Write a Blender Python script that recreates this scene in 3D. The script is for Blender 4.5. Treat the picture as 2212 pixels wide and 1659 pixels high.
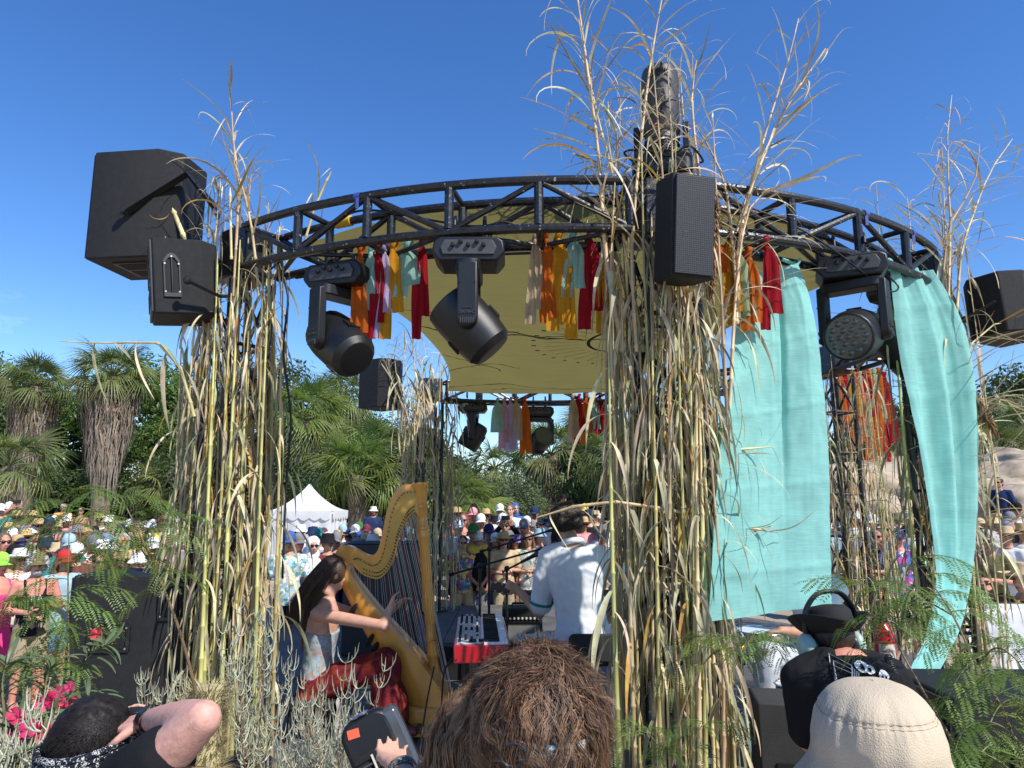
import bpy, math, random
from mathutils import Vector as V, Matrix, Quaternion, noise
RAD = math.radians
rnd = random.Random(11)
sc = bpy.context.scene
col = sc.collection
for o in list(bpy.data.objects):
    bpy.data.objects.remove(o)

# ------------------------------------------------------------------ camera
CAMZ, PITCH, FPX = 2.3, RAD(9.3), 710.0
cam = bpy.data.objects.new('camera', bpy.data.cameras.new('camera'))
col.objects.link(cam)
cam.location = (0, 0, CAMZ)
cam.rotation_euler = (RAD(90) + PITCH, 0, 0)
cam.data.sensor_width = 36
cam.data.lens = FPX / 1024 * 36
cam.data.clip_start = 0.05
cam.data.clip_end = 3000
sc.camera = cam
# ------------------------------------------------------------------ sky and sun
SUN_AZ, SUN_EL = RAD(132), RAD(46)      # behind the camera, to its right
w = bpy.data.worlds.new('World'); sc.world = w; w.use_nodes = True
nt = w.node_tree; nt.nodes.clear()
out = nt.nodes.new('ShaderNodeOutputWorld'); bg = nt.nodes.new('ShaderNodeBackground')
sky = nt.nodes.new('ShaderNodeTexSky'); sky.sky_type = 'NISHITA'; sky.sun_disc = False
sky.sun_elevation = SUN_EL; sky.sun_rotation = SUN_AZ
sky.air_density = 1.0; sky.dust_density = 0.05; sky.ozone_density = 4.5; sky.altitude = 0
bg.inputs[1].default_value = 0.149
tc = nt.nodes.new('ShaderNodeTexCoord'); mp = nt.nodes.new('ShaderNodeMapping'); mp.inputs[3].default_value = (5, 5, 13)
cn = nt.nodes.new('ShaderNodeTexNoise'); cn.inputs['Scale'].default_value = 1.6; cn.inputs['Detail'].default_value = 8; cn.inputs['Roughness'].default_value = .62
cr = nt.nodes.new('ShaderNodeValToRGB'); cr.color_ramp.elements[0].position = .6; cr.color_ramp.elements[1].position = .78
sx = nt.nodes.new('ShaderNodeSeparateXYZ'); er = nt.nodes.new('ShaderNodeMapRange')
er.inputs[1].default_value = .26; er.inputs[2].default_value = .08; er.inputs[3].default_value = 0; er.inputs[4].default_value = .8
mu = nt.nodes.new('ShaderNodeMath'); mu.operation = 'MULTIPLY'
mx = nt.nodes.new('ShaderNodeMix'); mx.data_type = 'RGBA'; mx.inputs[7].default_value = (7.2, 7.6, 8.2, 1)
L = nt.links.new
L(tc.outputs['Generated'], mp.inputs[0]); L(mp.outputs[0], cn.inputs['Vector']); L(cn.outputs[0], cr.inputs[0])
L(tc.outputs['Generated'], sx.inputs[0]); L(sx.outputs[2], er.inputs[0]); L(cr.outputs[0], mu.inputs[0]); L(er.outputs[0], mu.inputs[1])
L(mu.outputs[0], mx.inputs[0]); hs = nt.nodes.new('ShaderNodeHueSaturation'); hs.inputs['Hue'].default_value = .509; hs.inputs['Saturation'].default_value = 1.22; hs.inputs['Value'].default_value = 1.0; L(sky.outputs[0], hs.inputs['Color']); L(hs.outputs[0], mx.inputs[6]); L(mx.outputs[2], bg.inputs[0]); L(bg.outputs[0], out.inputs[0])
sun = bpy.data.objects.new('sun', bpy.data.lights.new('sun', 'SUN')); col.objects.link(sun)
sun.data.energy = 4.6; sun.data.angle = RAD(.53); sun.data.color = (1, .955, .88)
sd = V((math.sin(SUN_AZ) * math.cos(SUN_EL), math.cos(SUN_AZ) * math.cos(SUN_EL), math.sin(SUN_EL)))
sun.rotation_euler = sd.to_track_quat('Z', 'Y').to_euler()
sun.location = sd * 40
sc.view_settings.view_transform = 'Standard'; sc.view_settings.look = 'None'
sc.view_settings.exposure = 0.42; sc.view_settings.gamma = 1; sc.view_settings.use_curve_mapping = False
sc.render.engine = 'CYCLES'
sc.cycles.use_denoising = True
sc.cycles.max_bounces = 7; sc.cycles.transparent_max_bounces = 12
sc.cycles.diffuse_bounces = 3; sc.cycles.glossy_bounces = 3; sc.cycles.transmission_bounces = 4

# ------------------------------------------------------------------ helpers
SP, CP = math.sin(PITCH), math.cos(PITCH)
def W(x, y, Y):
    """point seen at (x, y) of the 2212 px wide photograph that stands Y metres in front of the lens"""
    u = (x * 1024 / 2212 - 512) / FPX; v = (384 - y * 1024 / 2212) / FPX
    f = CP - v * SP; s = Y / f
    return V((u * s, Y, CAMZ + (SP + v * CP) * s))
def WZ(x, y, z):
    """the same, for a point at height z"""
    u = (x * 1024 / 2212 - 512) / FPX; v = (384 - y * 1024 / 2212) / FPX
    s = (z - CAMZ) / (SP + v * CP)
    return V((u * s, (CP - v * SP) * s, z))
def U(a, b): return rnd.uniform(a, b)

MATS = {}
def pm(name, rgb=(.5, .5, .5), rough=.6, metal=0., var=.18, vs=6., bump=0., bs=80., trans=0., rv=0., spec=.5, coat=0., tcol=None, stretch=None, detail=4):
    """procedural surface: noise-varied colour, fine relief, optional light passing through, optional per-object shade"""
    if name in MATS: return MATS[name]
    m = bpy.data.materials.new(name); m.use_nodes = True; MATS[name] = m
    t = m.node_tree; n = t.nodes; l = t.links.new
    p = n['Principled BSDF']; o = n['Material Output']
    c = n.new('ShaderNodeTexCoord'); vec = c.outputs['Object']
    if stretch:
        q = n.new('ShaderNodeMapping'); q.inputs[3].default_value = stretch; l(vec, q.inputs[0]); vec = q.outputs[0]
    a = n.new('ShaderNodeTexNoise'); a.inputs['Scale'].default_value = vs; a.inputs['Detail'].default_value = detail; l(vec, a.inputs['Vector'])
    r = n.new('ShaderNodeMapRange'); r.inputs[1].default_value = .3; r.inputs[2].default_value = .7; r.inputs[3].default_value = 1 - var; r.inputs[4].default_value = 1 + var
    l(a.outputs[0], r.inputs[0]); val = r.outputs[0]
    h = n.new('ShaderNodeHueSaturation'); h.inputs['Color'].default_value = (*rgb, 1)
    if rv:
        i = n.new('ShaderNodeObjectInfo'); r2 = n.new('ShaderNodeMapRange'); r2.inputs[3].default_value = 1 - rv; r2.inputs[4].default_value = 1 + rv
        l(i.outputs['Random'], r2.inputs[0]); mm = n.new('ShaderNodeMath'); mm.operation = 'MULTIPLY'; l(val, mm.inputs[0]); l(r2.outputs[0], mm.inputs[1]); val = mm.outputs[0]
        w2 = n.new('ShaderNodeTexWhiteNoise'); w2.noise_dimensions = '1D'; l(i.outputs['Random'], w2.inputs['W'])
        r3 = n.new('ShaderNodeMapRange'); r3.inputs[3].default_value = .5 - rv * .09; r3.inputs[4].default_value = .5 + rv * .09
        l(w2.outputs[0], r3.inputs[0]); l(r3.outputs[0], h.inputs['Hue'])
    l(val, h.inputs['Value'])
    l(h.outputs[0], p.inputs['Base Color'])
    p.inputs['Roughness'].default_value = rough; p.inputs['Metallic'].default_value = metal
    p.inputs['Specular IOR Level'].default_value = spec
    if coat: p.inputs['Coat Weight'].default_value = coat; p.inputs['Coat Roughness'].default_value = .12
    if bump:
        b = n.new('ShaderNodeTexNoise'); b.inputs['Scale'].default_value = bs; b.inputs['Detail'].default_value = 3; l(vec, b.inputs['Vector'])
        k = n.new('ShaderNodeBump'); k.inputs['Strength'].default_value = bump; k.inputs['Distance'].default_value = .01; l(b.outputs[0], k.inputs['Height']); l(k.outputs[0], p.inputs['Normal'])
    if trans:
        ts = n.new('ShaderNodeBsdfTranslucent'); x = n.new('ShaderNodeMixShader'); x.inputs[0].default_value = trans
        if tcol: ts.inputs[0].default_value = (*tcol, 1)
        else: l(h.outputs[0], ts.inputs[0])
        l(p.outputs[0], x.inputs[1]); l(ts.outputs[0], x.inputs[2]); l(x.outputs[0], o.inputs[0])
    return m
def nodes(m): return m.node_tree.nodes, m.node_tree.links.new

def frame(d):
    d = d.normalized(); a = V((0, 0, 1)) if abs(d.z) < .9 else V((1, 0, 0))
    x = d.cross(a).normalized(); return x, d.cross(x).normalized(), d
class MB:
    """collects shapes into one mesh"""
    def __init__(s): s.v = []; s.f = []; s.m = []
    def add(s, vs, fs, mi=0, T=None):
        b = len(s.v)
        s.v += [T @ V(p) for p in vs] if T is not None else [V(p) for p in vs]
        s.f += [tuple(i + b for i in f) for f in fs]; s.m += [mi] * len(fs)
        return s
    def box(s, c, d, T=None, mi=0):
        x, y, z = (k / 2 for k in d); c = V(c)
        vs = [c + V((i * x, j * y, k * z)) for i in (-1, 1) for j in (-1, 1) for k in (-1, 1)]
        return s.add(vs, [(0, 1, 3, 2), (4, 6, 7, 5), (0, 4, 5, 1), (2, 3, 7, 6), (0, 2, 6, 4), (1, 5, 7, 3)], mi, T)
    def tube(s, pts, r, n=8, closed=False, cap=True, T=None, mi=0, flat=1.):
        pts = [V(p) for p in pts]; N = len(pts)
        if not hasattr(r, '__len__'): r = [r] * N
        vs = []; x = None
        for i, p in enumerate(pts):
            a = pts[(i + 1) % N] if (closed or i < N - 1) else p; b = pts[i - 1] if (closed or i > 0) else p
            d = (a - b).normalized()
            if x is None: x, y, _ = frame(d)
            else:
                x = (x - d * x.dot(d))
                x = x.normalized() if x.length > 1e-6 else frame(d)[0]
                y = d.cross(x)
            for k in range(n):
                t = 2 * math.pi * k / n
                vs.append(p + (x * math.cos(t) + y * math.sin(t) * flat) * r[i])
        fs = []
        for i in range(N if closed else N - 1):
            for k in range(n):
                j = (i + 1) % N
                fs.append((i * n + k, i * n + (k + 1) % n, j * n + (k + 1) % n, j * n + k))
        if cap and not closed:
            fs.append(tuple(range(n - 1, -1, -1))); fs.append(tuple((N - 1) * n + k for k in range(n)))
        return s.add(vs, fs, mi, T)
    def lathe(s, prof, n=16, T=None, mi=0, cap=True):
        vs = []; fs = []
        for r, z in prof:
            for k in range(n): t = 2 * math.pi * k / n; vs.append((r * math.cos(t), r * math.sin(t), z))
        for i in range(len(prof) - 1):
            for k in range(n): fs.append((i * n + k, i * n + (k + 1) % n, (i + 1) * n + (k + 1) % n, (i + 1) * n + k))
        if cap: fs.append(tuple(range(n - 1, -1, -1))); fs.append(tuple((len(prof) - 1) * n + k for k in range(n)))
        return s.add(vs, fs, mi, T)
    def ell(s, c, r, n=12, m=8, T=None, mi=0, rot=None):
        c = V(c); r = r if hasattr(r, '__len__') else (r, r, r); vs = []; fs = []
        for i in range(m + 1):
            a = math.pi * (i + .001 * (i == 0) - .001 * (i == m)) / m
            for k in range(n):
                t = 2 * math.pi * k / n
                q = V((r[0] * math.sin(a) * math.cos(t), r[1] * math.sin(a) * math.sin(t), -r[2] * math.cos(a)))
                vs.append(c + (rot @ q if rot is not None else q))
        for i in range(m):
            for k in range(n): fs.append((i * n + k, i * n + (k + 1) % n, (i + 1) * n + (k + 1) % n, (i + 1) * n + k))
        return s.add(vs, fs, mi, T)
    def cap(s, p, q, r1, r2, n=12):
        """tapered limb with round ends"""
        p = V(p); q = V(q); d = (q - p).normalized(); pts = []; rr = []
        for a in (80, 50, 20): pts.append(p - d * r1 * math.sin(RAD(a))); rr.append(r1 * math.cos(RAD(a)))
        pts += [p.lerp(q, .33), p.lerp(q, .66)]; rr += [r1 + (r2 - r1) * .33, r1 + (r2 - r1) * .66]
        for a in (20, 50, 80): pts.append(q + d * r2 * math.sin(RAD(a))); rr.append(r2 * math.cos(RAD(a)))
        return s.tube(pts, rr, n)
    def chain(s, pts, rr, n=12):
        for i in range(len(pts) - 1): s.cap(pts[i], pts[i + 1], rr[i], rr[i + 1], n)
        return s
    def prism(s, poly, t, T=None, mi=0, taper=1.):
        n = len(poly); vs = [(x, y, -t / 2) for x, y in poly] + [(x * taper, y * taper, t / 2) for x, y in poly]
        fs = [tuple(range(n - 1, -1, -1)), tuple(range(n, 2 * n))] + [(i, (i + 1) % n, n + (i + 1) % n, n + i) for i in range(n)]
        return s.add(vs, fs, mi, T)
    def sheet(s, fn, nu, nv, T=None, mi=0):
        vs = [fn(i / nu, j / nv) for j in range(nv + 1) for i in range(nu + 1)]
        return s.add(vs, [(j * (nu + 1) + i, j * (nu + 1) + i + 1, (j + 1) * (nu + 1) + i + 1, (j + 1) * (nu + 1) + i) for j in range(nv) for i in range(nu)], mi, T)
    def mesh(s, name, mats=None, smooth=35):
        me = bpy.data.meshes.new(name); me.from_pydata([tuple(p) for p in s.v], [], s.f)
        for m in (mats if isinstance(mats, (list, tuple)) else [mats]):
            if m: me.materials.append(m)
        if any(s.m): me.polygons.foreach_set('material_index', s.m)
        if smooth: me.shade_smooth(); smooth < 180 and me.set_sharp_from_angle(angle=RAD(smooth))
        me.update(); return me
    def build(s, name, mats, parent=None, smooth=35, bev=0, solid=0, world=False):
        if world and parent is not None:
            o0 = parent.get('_o') ; o0 = V(o0) if o0 else V((0, 0, 0)); s.v = [p - o0 for p in s.v]
        o = put(name, s.mesh(name, mats, smooth), parent)
        if world and parent is not None and parent.get('_o'): o['_o'] = parent['_o']
        if bev: b = o.modifiers.new('bevel', 'BEVEL'); b.width = bev; b.segments = 2; b.limit_method = 'ANGLE'; b.angle_limit = RAD(40)
        if solid: b = o.modifiers.new('solid', 'SOLIDIFY'); b.thickness = solid; b.offset = 0
        return o
def put(name, me, parent=None, loc=None, rot=None, scale=None):
    o = bpy.data.objects.new(name, me); col.objects.link(o)
    if parent is not None: o.parent = parent
    if loc is not None: o.location = loc
    if rot is not None:
        if isinstance(rot, Quaternion): o.rotation_mode = 'QUATERNION'; o.rotation_quaternion = rot
        else: o.rotation_euler = rot
    if scale is not None: o.scale = scale if hasattr(scale, '__len__') else (scale,) * 3
    return o
def tag(o, label=None, cat=None, group=None, kind=None):
    if label: o['label'] = label
    if cat: o['category'] = cat
    if group: o['group'] = group
    if kind: o['kind'] = kind
    return o
def thing(name, label, cat, loc=(0, 0, 0), rot=None, group=None, scale=None):
    o = put(name, None, None, loc, rot, scale); o.empty_display_size = .1
    o['_o'] = tuple(loc)
    return tag(o, label, cat, group)
def clone(root, loc=None, rot=None, scale=None, label=None, group=None):
    def cp(o, par):
        c = o.copy(); col.objects.link(c); c.parent = par
        for ch in o.children: cp(ch, c)
        return c
    r = cp(root, None)
    if loc is not None: r.location = loc
    if rot is not None: r.rotation_euler = rot
    if scale is not None: r.scale = scale if hasattr(scale, '__len__') else (scale,) * 3
    if label: r['label'] = label
    if group: r['group'] = group
    return r
def strip_marks():
    for o in bpy.data.objects:
        if '_o' in o: del o['_o']
def setmat(o, m):
    s = o.material_slots[0]; s.link = 'OBJECT'; s.material = m
def Tm(loc=(0, 0, 0), rx=0, ry=0, rz=0, s=1):
    return Matrix.Translation(V(loc)) @ Matrix.Rotation(rz, 4, 'Z') @ Matrix.Rotation(ry, 4, 'Y') @ Matrix.Rotation(rx, 4, 'X') @ Matrix.Scale(s, 4)
def Tax(loc, d, up=None):
    """z axis along d"""
    x, y, z = frame(V(d))
    return Matrix.Translation(V(loc)) @ Matrix((x, y, z)).transposed().to_4x4()
WORK = bpy.data.scenes.new('work')      # modifiers are evaluated in a scene of their own, which stays small
def evalmesh(o):
    if col.objects.get(o.name): col.objects.unlink(o)
    WORK.collection.objects.link(o)
    with bpy.context.temp_override(scene=WORK, view_layer=WORK.view_layers[0]):
        dg = bpy.context.evaluated_depsgraph_get(); dg.update()
        me = bpy.data.meshes.new_from_object(o.evaluated_get(dg))
    return me
def remesh(mb, name, mat, voxel, smooth=6, fac=.5):
    o = put('tmp', mb.mesh('tmp', None, 0))
    r = o.modifiers.new('r', 'REMESH'); r.mode = 'VOXEL'; r.voxel_size = voxel; r.use_smooth_shade = True
    if smooth: q = o.modifiers.new('s', 'SMOOTH'); q.factor = fac; q.iterations = smooth
    me = evalmesh(o); me.name = name
    t = o.data; bpy.data.objects.remove(o); bpy.data.meshes.remove(t)
    me.materials.clear(); me.materials.append(mat); me.shade_smooth()
    return me
def disp(me, fn):
    """push each vertex along its normal by fn(co)"""
    n = len(me.vertices); co = [0.] * (3 * n); no = [0.] * (3 * n); me.vertices.foreach_get('co', co); me.vertex_normals.foreach_get('vector', no)
    for i in range(n):
        j = 3 * i; d = fn(V(co[j:j + 3]))
        co[j] += no[j] * d; co[j + 1] += no[j + 1] * d; co[j + 2] += no[j + 2] * d
    me.vertices.foreach_set('co', co); me.update(); return me
def cat_rom(pts, k=6):
    pts = [V(p) for p in pts]; P = [pts[0] * 2 - pts[1]] + pts + [pts[-1] * 2 - pts[-2]]; o = []
    for i in range(1, len(P) - 2):
        a, b, c, d = P[i - 1:i + 3]
        for j in range(k):
            t = j / k
            o.append(.5 * ((2 * b) + (c - a) * t + (2 * a - 5 * b + 4 * c - d) * t * t + (3 * b - a - 3 * c + d) * t ** 3))
    o.append(pts[-1]); return o

# ------------------------------------------------------------------ ground
RC = V((.4, 7.87, 0)); STZ = .64
def sstep(a, b, x):
    t = min(1, max(0, (x - a) / (b - a))); return t * t * (3 - 2 * t)
def gz(x, y):
    """ground height: raised where the photographer stands, a sandy rise behind the crowd"""
    z = .3 * (1 - sstep(2.6, 4.0, y)) + .42 * sstep(10.5, 19, y) + .9 * sstep(19, 34, y)
    z += 1.1 * sstep(5, 12, x) * sstep(11, 19, y)
    return z
m_sand = pm('sand', (.36, .29, .21), .95, var=.25, vs=1.2, bump=.6, bs=30)
g = MB()
xs = [-900, -300, -120, -60, -40] + [i * 2.0 for i in range(-15, 16)] + [40, 60, 120, 300, 900]
ys = [-200, -50, -10, -4, -2, 0, 1, 2, 2.5, 3, 3.5, 4, 5, 6, 8] + [9 + i * 1.5 for i in range(20)] + [45, 60, 90, 160, 400, 1500]
g.add([(x, y, gz(x, y) + (.05 * noise.noise(V((x * .4, y * .4, 0))) if 8 < y < 60 else 0)) for y in ys for x in xs],
      [(j * len(xs) + i, j * len(xs) + i + 1, (j + 1) * len(xs) + i + 1, (j + 1) * len(xs) + i) for j in range(len(ys) - 1) for i in range(len(xs) - 1)])
tag(g.build('ground', m_sand), kind='structure')

# ------------------------------------------------------------------ stage deck
m_deck = pm('deck_paint', (.10, .098, .095), .75, var=.3, vs=3, bump=.25, bs=120)
m_black = pm('black_paint', (.012, .012, .014), .38, var=.5, vs=25, bump=.15, bs=60)
m_cover = pm('black_cover', (.014, .014, .015), .7, var=.3, vs=9, bump=.25, bs=300)
deck = thing('stage_deck', 'low round stage floor of grey painted deck panels', 'stage', (RC.x, RC.y, 0))
poly = lambda r, n=48: [(r * math.cos(2 * math.pi * i / n), r * math.sin(2 * math.pi * i / n)) for i in range(n)]
MB().prism(poly(4.02), STZ - .05, Tm((0, 0, (STZ - .05) / 2))).build('skirt', m_black, deck)
def clipx(pl, a, b, ax):
    for sgn, lim in ((1, a), (-1, -b)):
        o = []
        for i in range(len(pl)):
            p, q = pl[i], pl[(i + 1) % len(pl)]; dp = sgn * p[ax] - lim; dq = sgn * q[ax] - lim
            if dp >= 0: o.append(p)
            if dp * dq < 0:
                t = dp / (dp - dq); o.append((p[0] + (q[0] - p[0]) * t, p[1] + (q[1] - p[1]) * t))
        pl = o
        if not pl: return pl
    return pl
for i in range(-4, 4):
    for j in range(-5, 5):
        pl = clipx(clipx(poly(4.05, 64), i * 1.22 + .004, i * 1.22 + 1.216, 0), j * .93 + .004, j * .93 + .926, 1)
        if len(pl) > 2: MB().prism(pl, .05, Tm((0, 0, STZ - .024 - U(0, .003)))).build('deck_panel', m_deck, deck)

# ------------------------------------------------------------------ ring truss and towers
ROUT, RIN, ZT, ZB = 3.9, 3.6, 4.18, 3.88
m_truss = pm('truss_black', (.013, .013, .015), .33, var=.6, vs=30, bump=.2, bs=45)
n_, l_ = nodes(m_truss)     # paint chipped to bare metal in spots
a_ = n_.new('ShaderNodeTexNoise'); a_.inputs['Scale'].default_value = 38; a_.inputs['Detail'].default_value = 5
r_ = n_.new('ShaderNodeValToRGB'); r_.color_ramp.elements[0].position = .665; r_.color_ramp.elements[1].position = .7
x_ = n_.new('ShaderNodeMix'); x_.data_type = 'RGBA'; x_.inputs[7].default_value = (.3, .3, .3, 1)
tc_ = n_.new('ShaderNodeTexCoord'); l_(tc_.outputs['Object'], a_.inputs['Vector']); l_(a_.outputs[0], r_.inputs[0]); l_(r_.outputs[0], x_.inputs[0])
l_(n_['Hue/Saturation/Value'].outputs[0], x_.inputs[6]); l_(x_.outputs[2], n_['Principled BSDF'].inputs['Base Color'])
def RP(ang, r, z): return V((RC.x + r * math.cos(RAD(ang)), RC.y + r * math.sin(RAD(ang)), z))
def arc_truss(a0, a1, label):
    t = thing('arched_truss', label, 'truss', RP((a0 + a1) / 2, 3.75, ZB), group='curved truss sections of the stage roof')
    n = max(2, round((a1 - a0) / 8.8)); st = [a0 + (a1 - a0) * i / n for i in range(n + 1)]
    fine = [a0 + (a1 - a0) * i / (n * 4) for i in range(n * 4 + 1)]
    for r in (ROUT, RIN):
        for z in (ZT, ZB): MB().tube([RP(a, r, z) for a in fine], .028, 10).build('chord', m_truss, t, world=True)
    for i, a in enumerate(st):
        for r in (ROUT, RIN): MB().tube([RP(a, r, ZB + .02), RP(a, r, ZT - .02)], .029, 10).build('upright', m_truss, t, world=True)
        for z in (ZT, ZB): MB().tube([RP(a, RIN + .02, z), RP(a, ROUT - .02, z)], .02, 8).build('spacer', m_truss, t, world=True)
        if i < n:
            b = st[i + 1]; z0, z1 = (ZB, ZT) if i % 2 else (ZT, ZB)
            for r in (ROUT, RIN): MB().tube([RP(a + .4, r, z0 + (.02 if i % 2 else -.02)), RP(b - .4, r, z1 - (.02 if i % 2 else -.02))], .019, 8).build('diagonal', m_truss, t, world=True)
            MB().tube([RP(a + .4, ROUT - .02 if i % 2 else RIN + .02, ZB), RP(b - .4, RIN + .02 if i % 2 else ROUT - .02, ZB)], .016, 8).build('diagonal', m_truss, t, world=True)
    return t
TOW = {'left': -129, 'center': -82, 'right': -40.5, 'far_right': 14, 'back_right': 65, 'back_left': 117}
arc_truss(-125.4, -85.6, 'black curved truss from the left tower to the middle front tower')
arc_truss(-78.4, -44.0, 'black curved truss from the middle front tower to the right tower')
arc_truss(-37, 10.5, 'black curved truss along the far right side of the stage')
arc_truss(17.5, 61.5, 'black curved truss between the two rear right towers')
arc_truss(68.5, 113.5, 'black curved truss at the back above the crowd gap')
def tower(key, label):
    a = TOW[key]; c = RP(a, 3.75, 0); t = thing('truss_tower', label, 'tower', c, group='truss towers carrying the roof')
    rz = RAD(a); h = .15
    def q(i, j, z): v = Matrix.Rotation(rz, 3, 'Z') @ V((i * h, j * h, 0)); return V((v.x, v.y, z))
    cs = [(-1, -1), (1, -1), (1, 1), (-1, 1)]; z0 = STZ + .01 if key.startswith('back') else .02
    for i, j in cs: MB().tube([q(i, j, z0), q(i, j, ZB - .06)], .026, 10).build('leg', m_truss, t)
    MB().box((0, 0, z0 + .01), (.5, .5, .02), Matrix.Rotation(rz, 4, 'Z')).build('base_plate', m_truss, t, bev=.004)
    MB().box((0, 0, (ZT + ZB) / 2), (.3, .3, .36), Matrix.Rotation(rz, 4, 'Z')).build('corner_block', m_truss, t, bev=.012)
    k = 0; z = .35 + z0
    while z < ZB - .5:
        for s in range(4):
            A, B = cs[s], cs[(s + 1) % 4]
            MB().tube([q(*A, z), q(*B, z)], .014, 6).build('rung', m_truss, t)
            MB().tube([q(*(A if k % 2 else B), z + .03), q(*(B if k % 2 else A), z + .47)], .014, 6).build('diagonal', m_truss, t)
        z += .5; k += 1
for k, lb in (('left', 'black truss tower at the left, wrapped in dry canes'), ('center', 'black truss tower at the middle front below the upright spotlight'), ('right', 'black truss tower at the right end beside the narrow turquoise cloth'),
              ('far_right', 'black truss tower seen between the two turquoise cloths'), ('back_right', 'black truss tower behind the middle front one'), ('back_left', 'black truss tower behind the harp column')):
    tower(k, lb)

# ------------------------------------------------------------------ canopy
m_can = bpy.data.materials.new('canopy_cloth'); m_can.use_nodes = True
def canopy_mat():
    n, l = nodes(m_can); p = n['Principled BSDF']; o = n['Material Output']
    tc = n.new('ShaderNodeTexCoord'); sep = n.new('ShaderNodeSeparateXYZ'); l(tc.outputs['Object'], sep.inputs[0])
    def M(op, a, b=None, c=None):
        q = n.new('ShaderNodeMath'); q.operation = op
        for i, k in enumerate((a, b, c)):
            if k is None: continue
            if isinstance(k, (int, float)): q.inputs[i].default_value = k
            else: l(k, q.inputs[i])
        return q.outputs[0]
    X, Y = sep.outputs[0], sep.outputs[1]
    nz = n.new('ShaderNodeTexNoise'); nz.inputs['Scale'].default_value = 2.2; nz.inputs['Detail'].default_value = 3; l(tc.outputs['Object'], nz.inputs['Vector'])
    wob = M('MULTIPLY', M('SUBTRACT', nz.outputs[0], .5), .5)
    lines = []
    def curve(y0, amp, fr, ph, wd, xa, xb):
        f = M('SUBTRACT', M('ADD', Y, wob), M('MULTIPLY_ADD', M('SINE', M('MULTIPLY_ADD', X, fr, ph)), amp, y0))
        q = M('LESS_THAN', M('ABSOLUTE', f), wd)
        lines.append(M('MULTIPLY', q, M('MULTIPLY', M('GREATER_THAN', X, xa), M('LESS_THAN', X, xb))))
    curve(-.55, .06, 1.5, 0, .02, -1.75, 2.2); curve(-.9, .3, 2.2, 1.8, .014, -1.5, .2); curve(1.2, .5, 2.0, 1.1, .02, -1.7, -.55); curve(1.25, .42, 3.4, .3, .017, -1.65, -.3)
    curve(2.65, .22, 3.1, 0, .02, -1.6, .6); curve(2.95, .10, 6.1, 1, .018, -.7, 1.9); curve(.35, .14, 7.0, 2, .016, .8, 2.6)
    cx, cy = .95, -.35
    dx, dy = M('SUBTRACT', X, cx), M('SUBTRACT', Y, cy)
    r = M('SQRT', M('ADD', M('POWER', M('ABSOLUTE', dx), 2), M('POWER', M('ABSOLUTE', dy), 2)))
    lines.append(M('LESS_THAN', M('ABSOLUTE', M('SUBTRACT', r, .52)), .02))
    an = M('ARCTAN2', dy, dx)
    ray = M('LESS_THAN', M('ABSOLUTE', M('SINE', M('MULTIPLY', an, 17))), M('DIVIDE', .10, M('ADD', r, .2)))
    lines.append(M('MULTIPLY', ray, M('MULTIPLY', M('GREATER_THAN', r, .62), M('LESS_THAN', r, 1.0))))
    dot = M('MULTIPLY', M('LESS_THAN', M('ABSOLUTE', M('SUBTRACT', r, 1.12)), .025), M('GREATER_THAN', M('SINE', M('MULTIPLY', an, 34)), .85)); lines.append(dot)
    ink = lines[0]
    for q in lines[1:]: ink = M('MAXIMUM', ink, q)
    st = n.new('ShaderNodeMapping'); st.inputs[3].default_value = (1.2, 34, 1); l(tc.outputs['Object'], st.inputs[0])
    wv = n.new('ShaderNodeTexNoise'); wv.inputs['Scale'].default_value = 3; wv.inputs['Detail'].default_value = 6; l(st.outputs[0], wv.inputs['Vector'])
    rp = n.new('ShaderNodeMix'); rp.data_type = 'RGBA'; rp.inputs[6].default_value = (.17, .145, .047, 1); rp.inputs[7].default_value = (.28, .24, .082, 1); l(wv.outputs[0], rp.inputs[0])
    mx = n.new('ShaderNodeMix'); mx.data_type = 'RGBA'; mx.inputs[7].default_value = (.012, .011, .008, 1); l(ink, mx.inputs[0]); l(rp.outputs[2], mx.inputs[6])
    l(mx.outputs[2], p.inputs['Base Color']); p.inputs['Roughness'].default_value = .9; p.inputs['Specular IOR Level'].default_value = .1
    ts = n.new('ShaderNodeBsdfTranslucent'); l(mx.outputs[2], ts.inputs[0]); x = n.new('ShaderNodeMixShader'); x.inputs[0].default_value = .5
    l(p.outputs[0], x.inputs[1]); l(ts.outputs[0], x.inputs[2]); l(x.outputs[0], o.inputs[0])
canopy_mat()
cv = thing('canopy', 'olive shade cloth with black line drawings stretched under the ring truss', 'canopy', (RC.x, RC.y, ZT))
def canf(u, v):
    # front edge follows the front arc, back edge the back arc, side edges sag inwards
    af = -126 + 82 * u; ab = 114 - 47 * u
    f = RP(af, 3.45, 4.16); b = RP(ab, 3.5, 4.0)
    p = f.lerp(b, v)
    sag = .42 * 4 * v * (1 - v)
    p.x += sag * ((1 - u) ** 3) - .6 * sag * (u ** 3)
    p.z += .10 * math.sin(math.pi * u) * (1 - v) - .16 * math.sin(math.pi * u) * math.sin(math.pi * v) + .015 * noise.noise(V((u * 7, v * 7, 1)))
    return p - V((RC.x, RC.y, ZT))
MB().sheet(canf, 40, 40).build('shade_cloth', m_can, cv, smooth=180)

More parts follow.
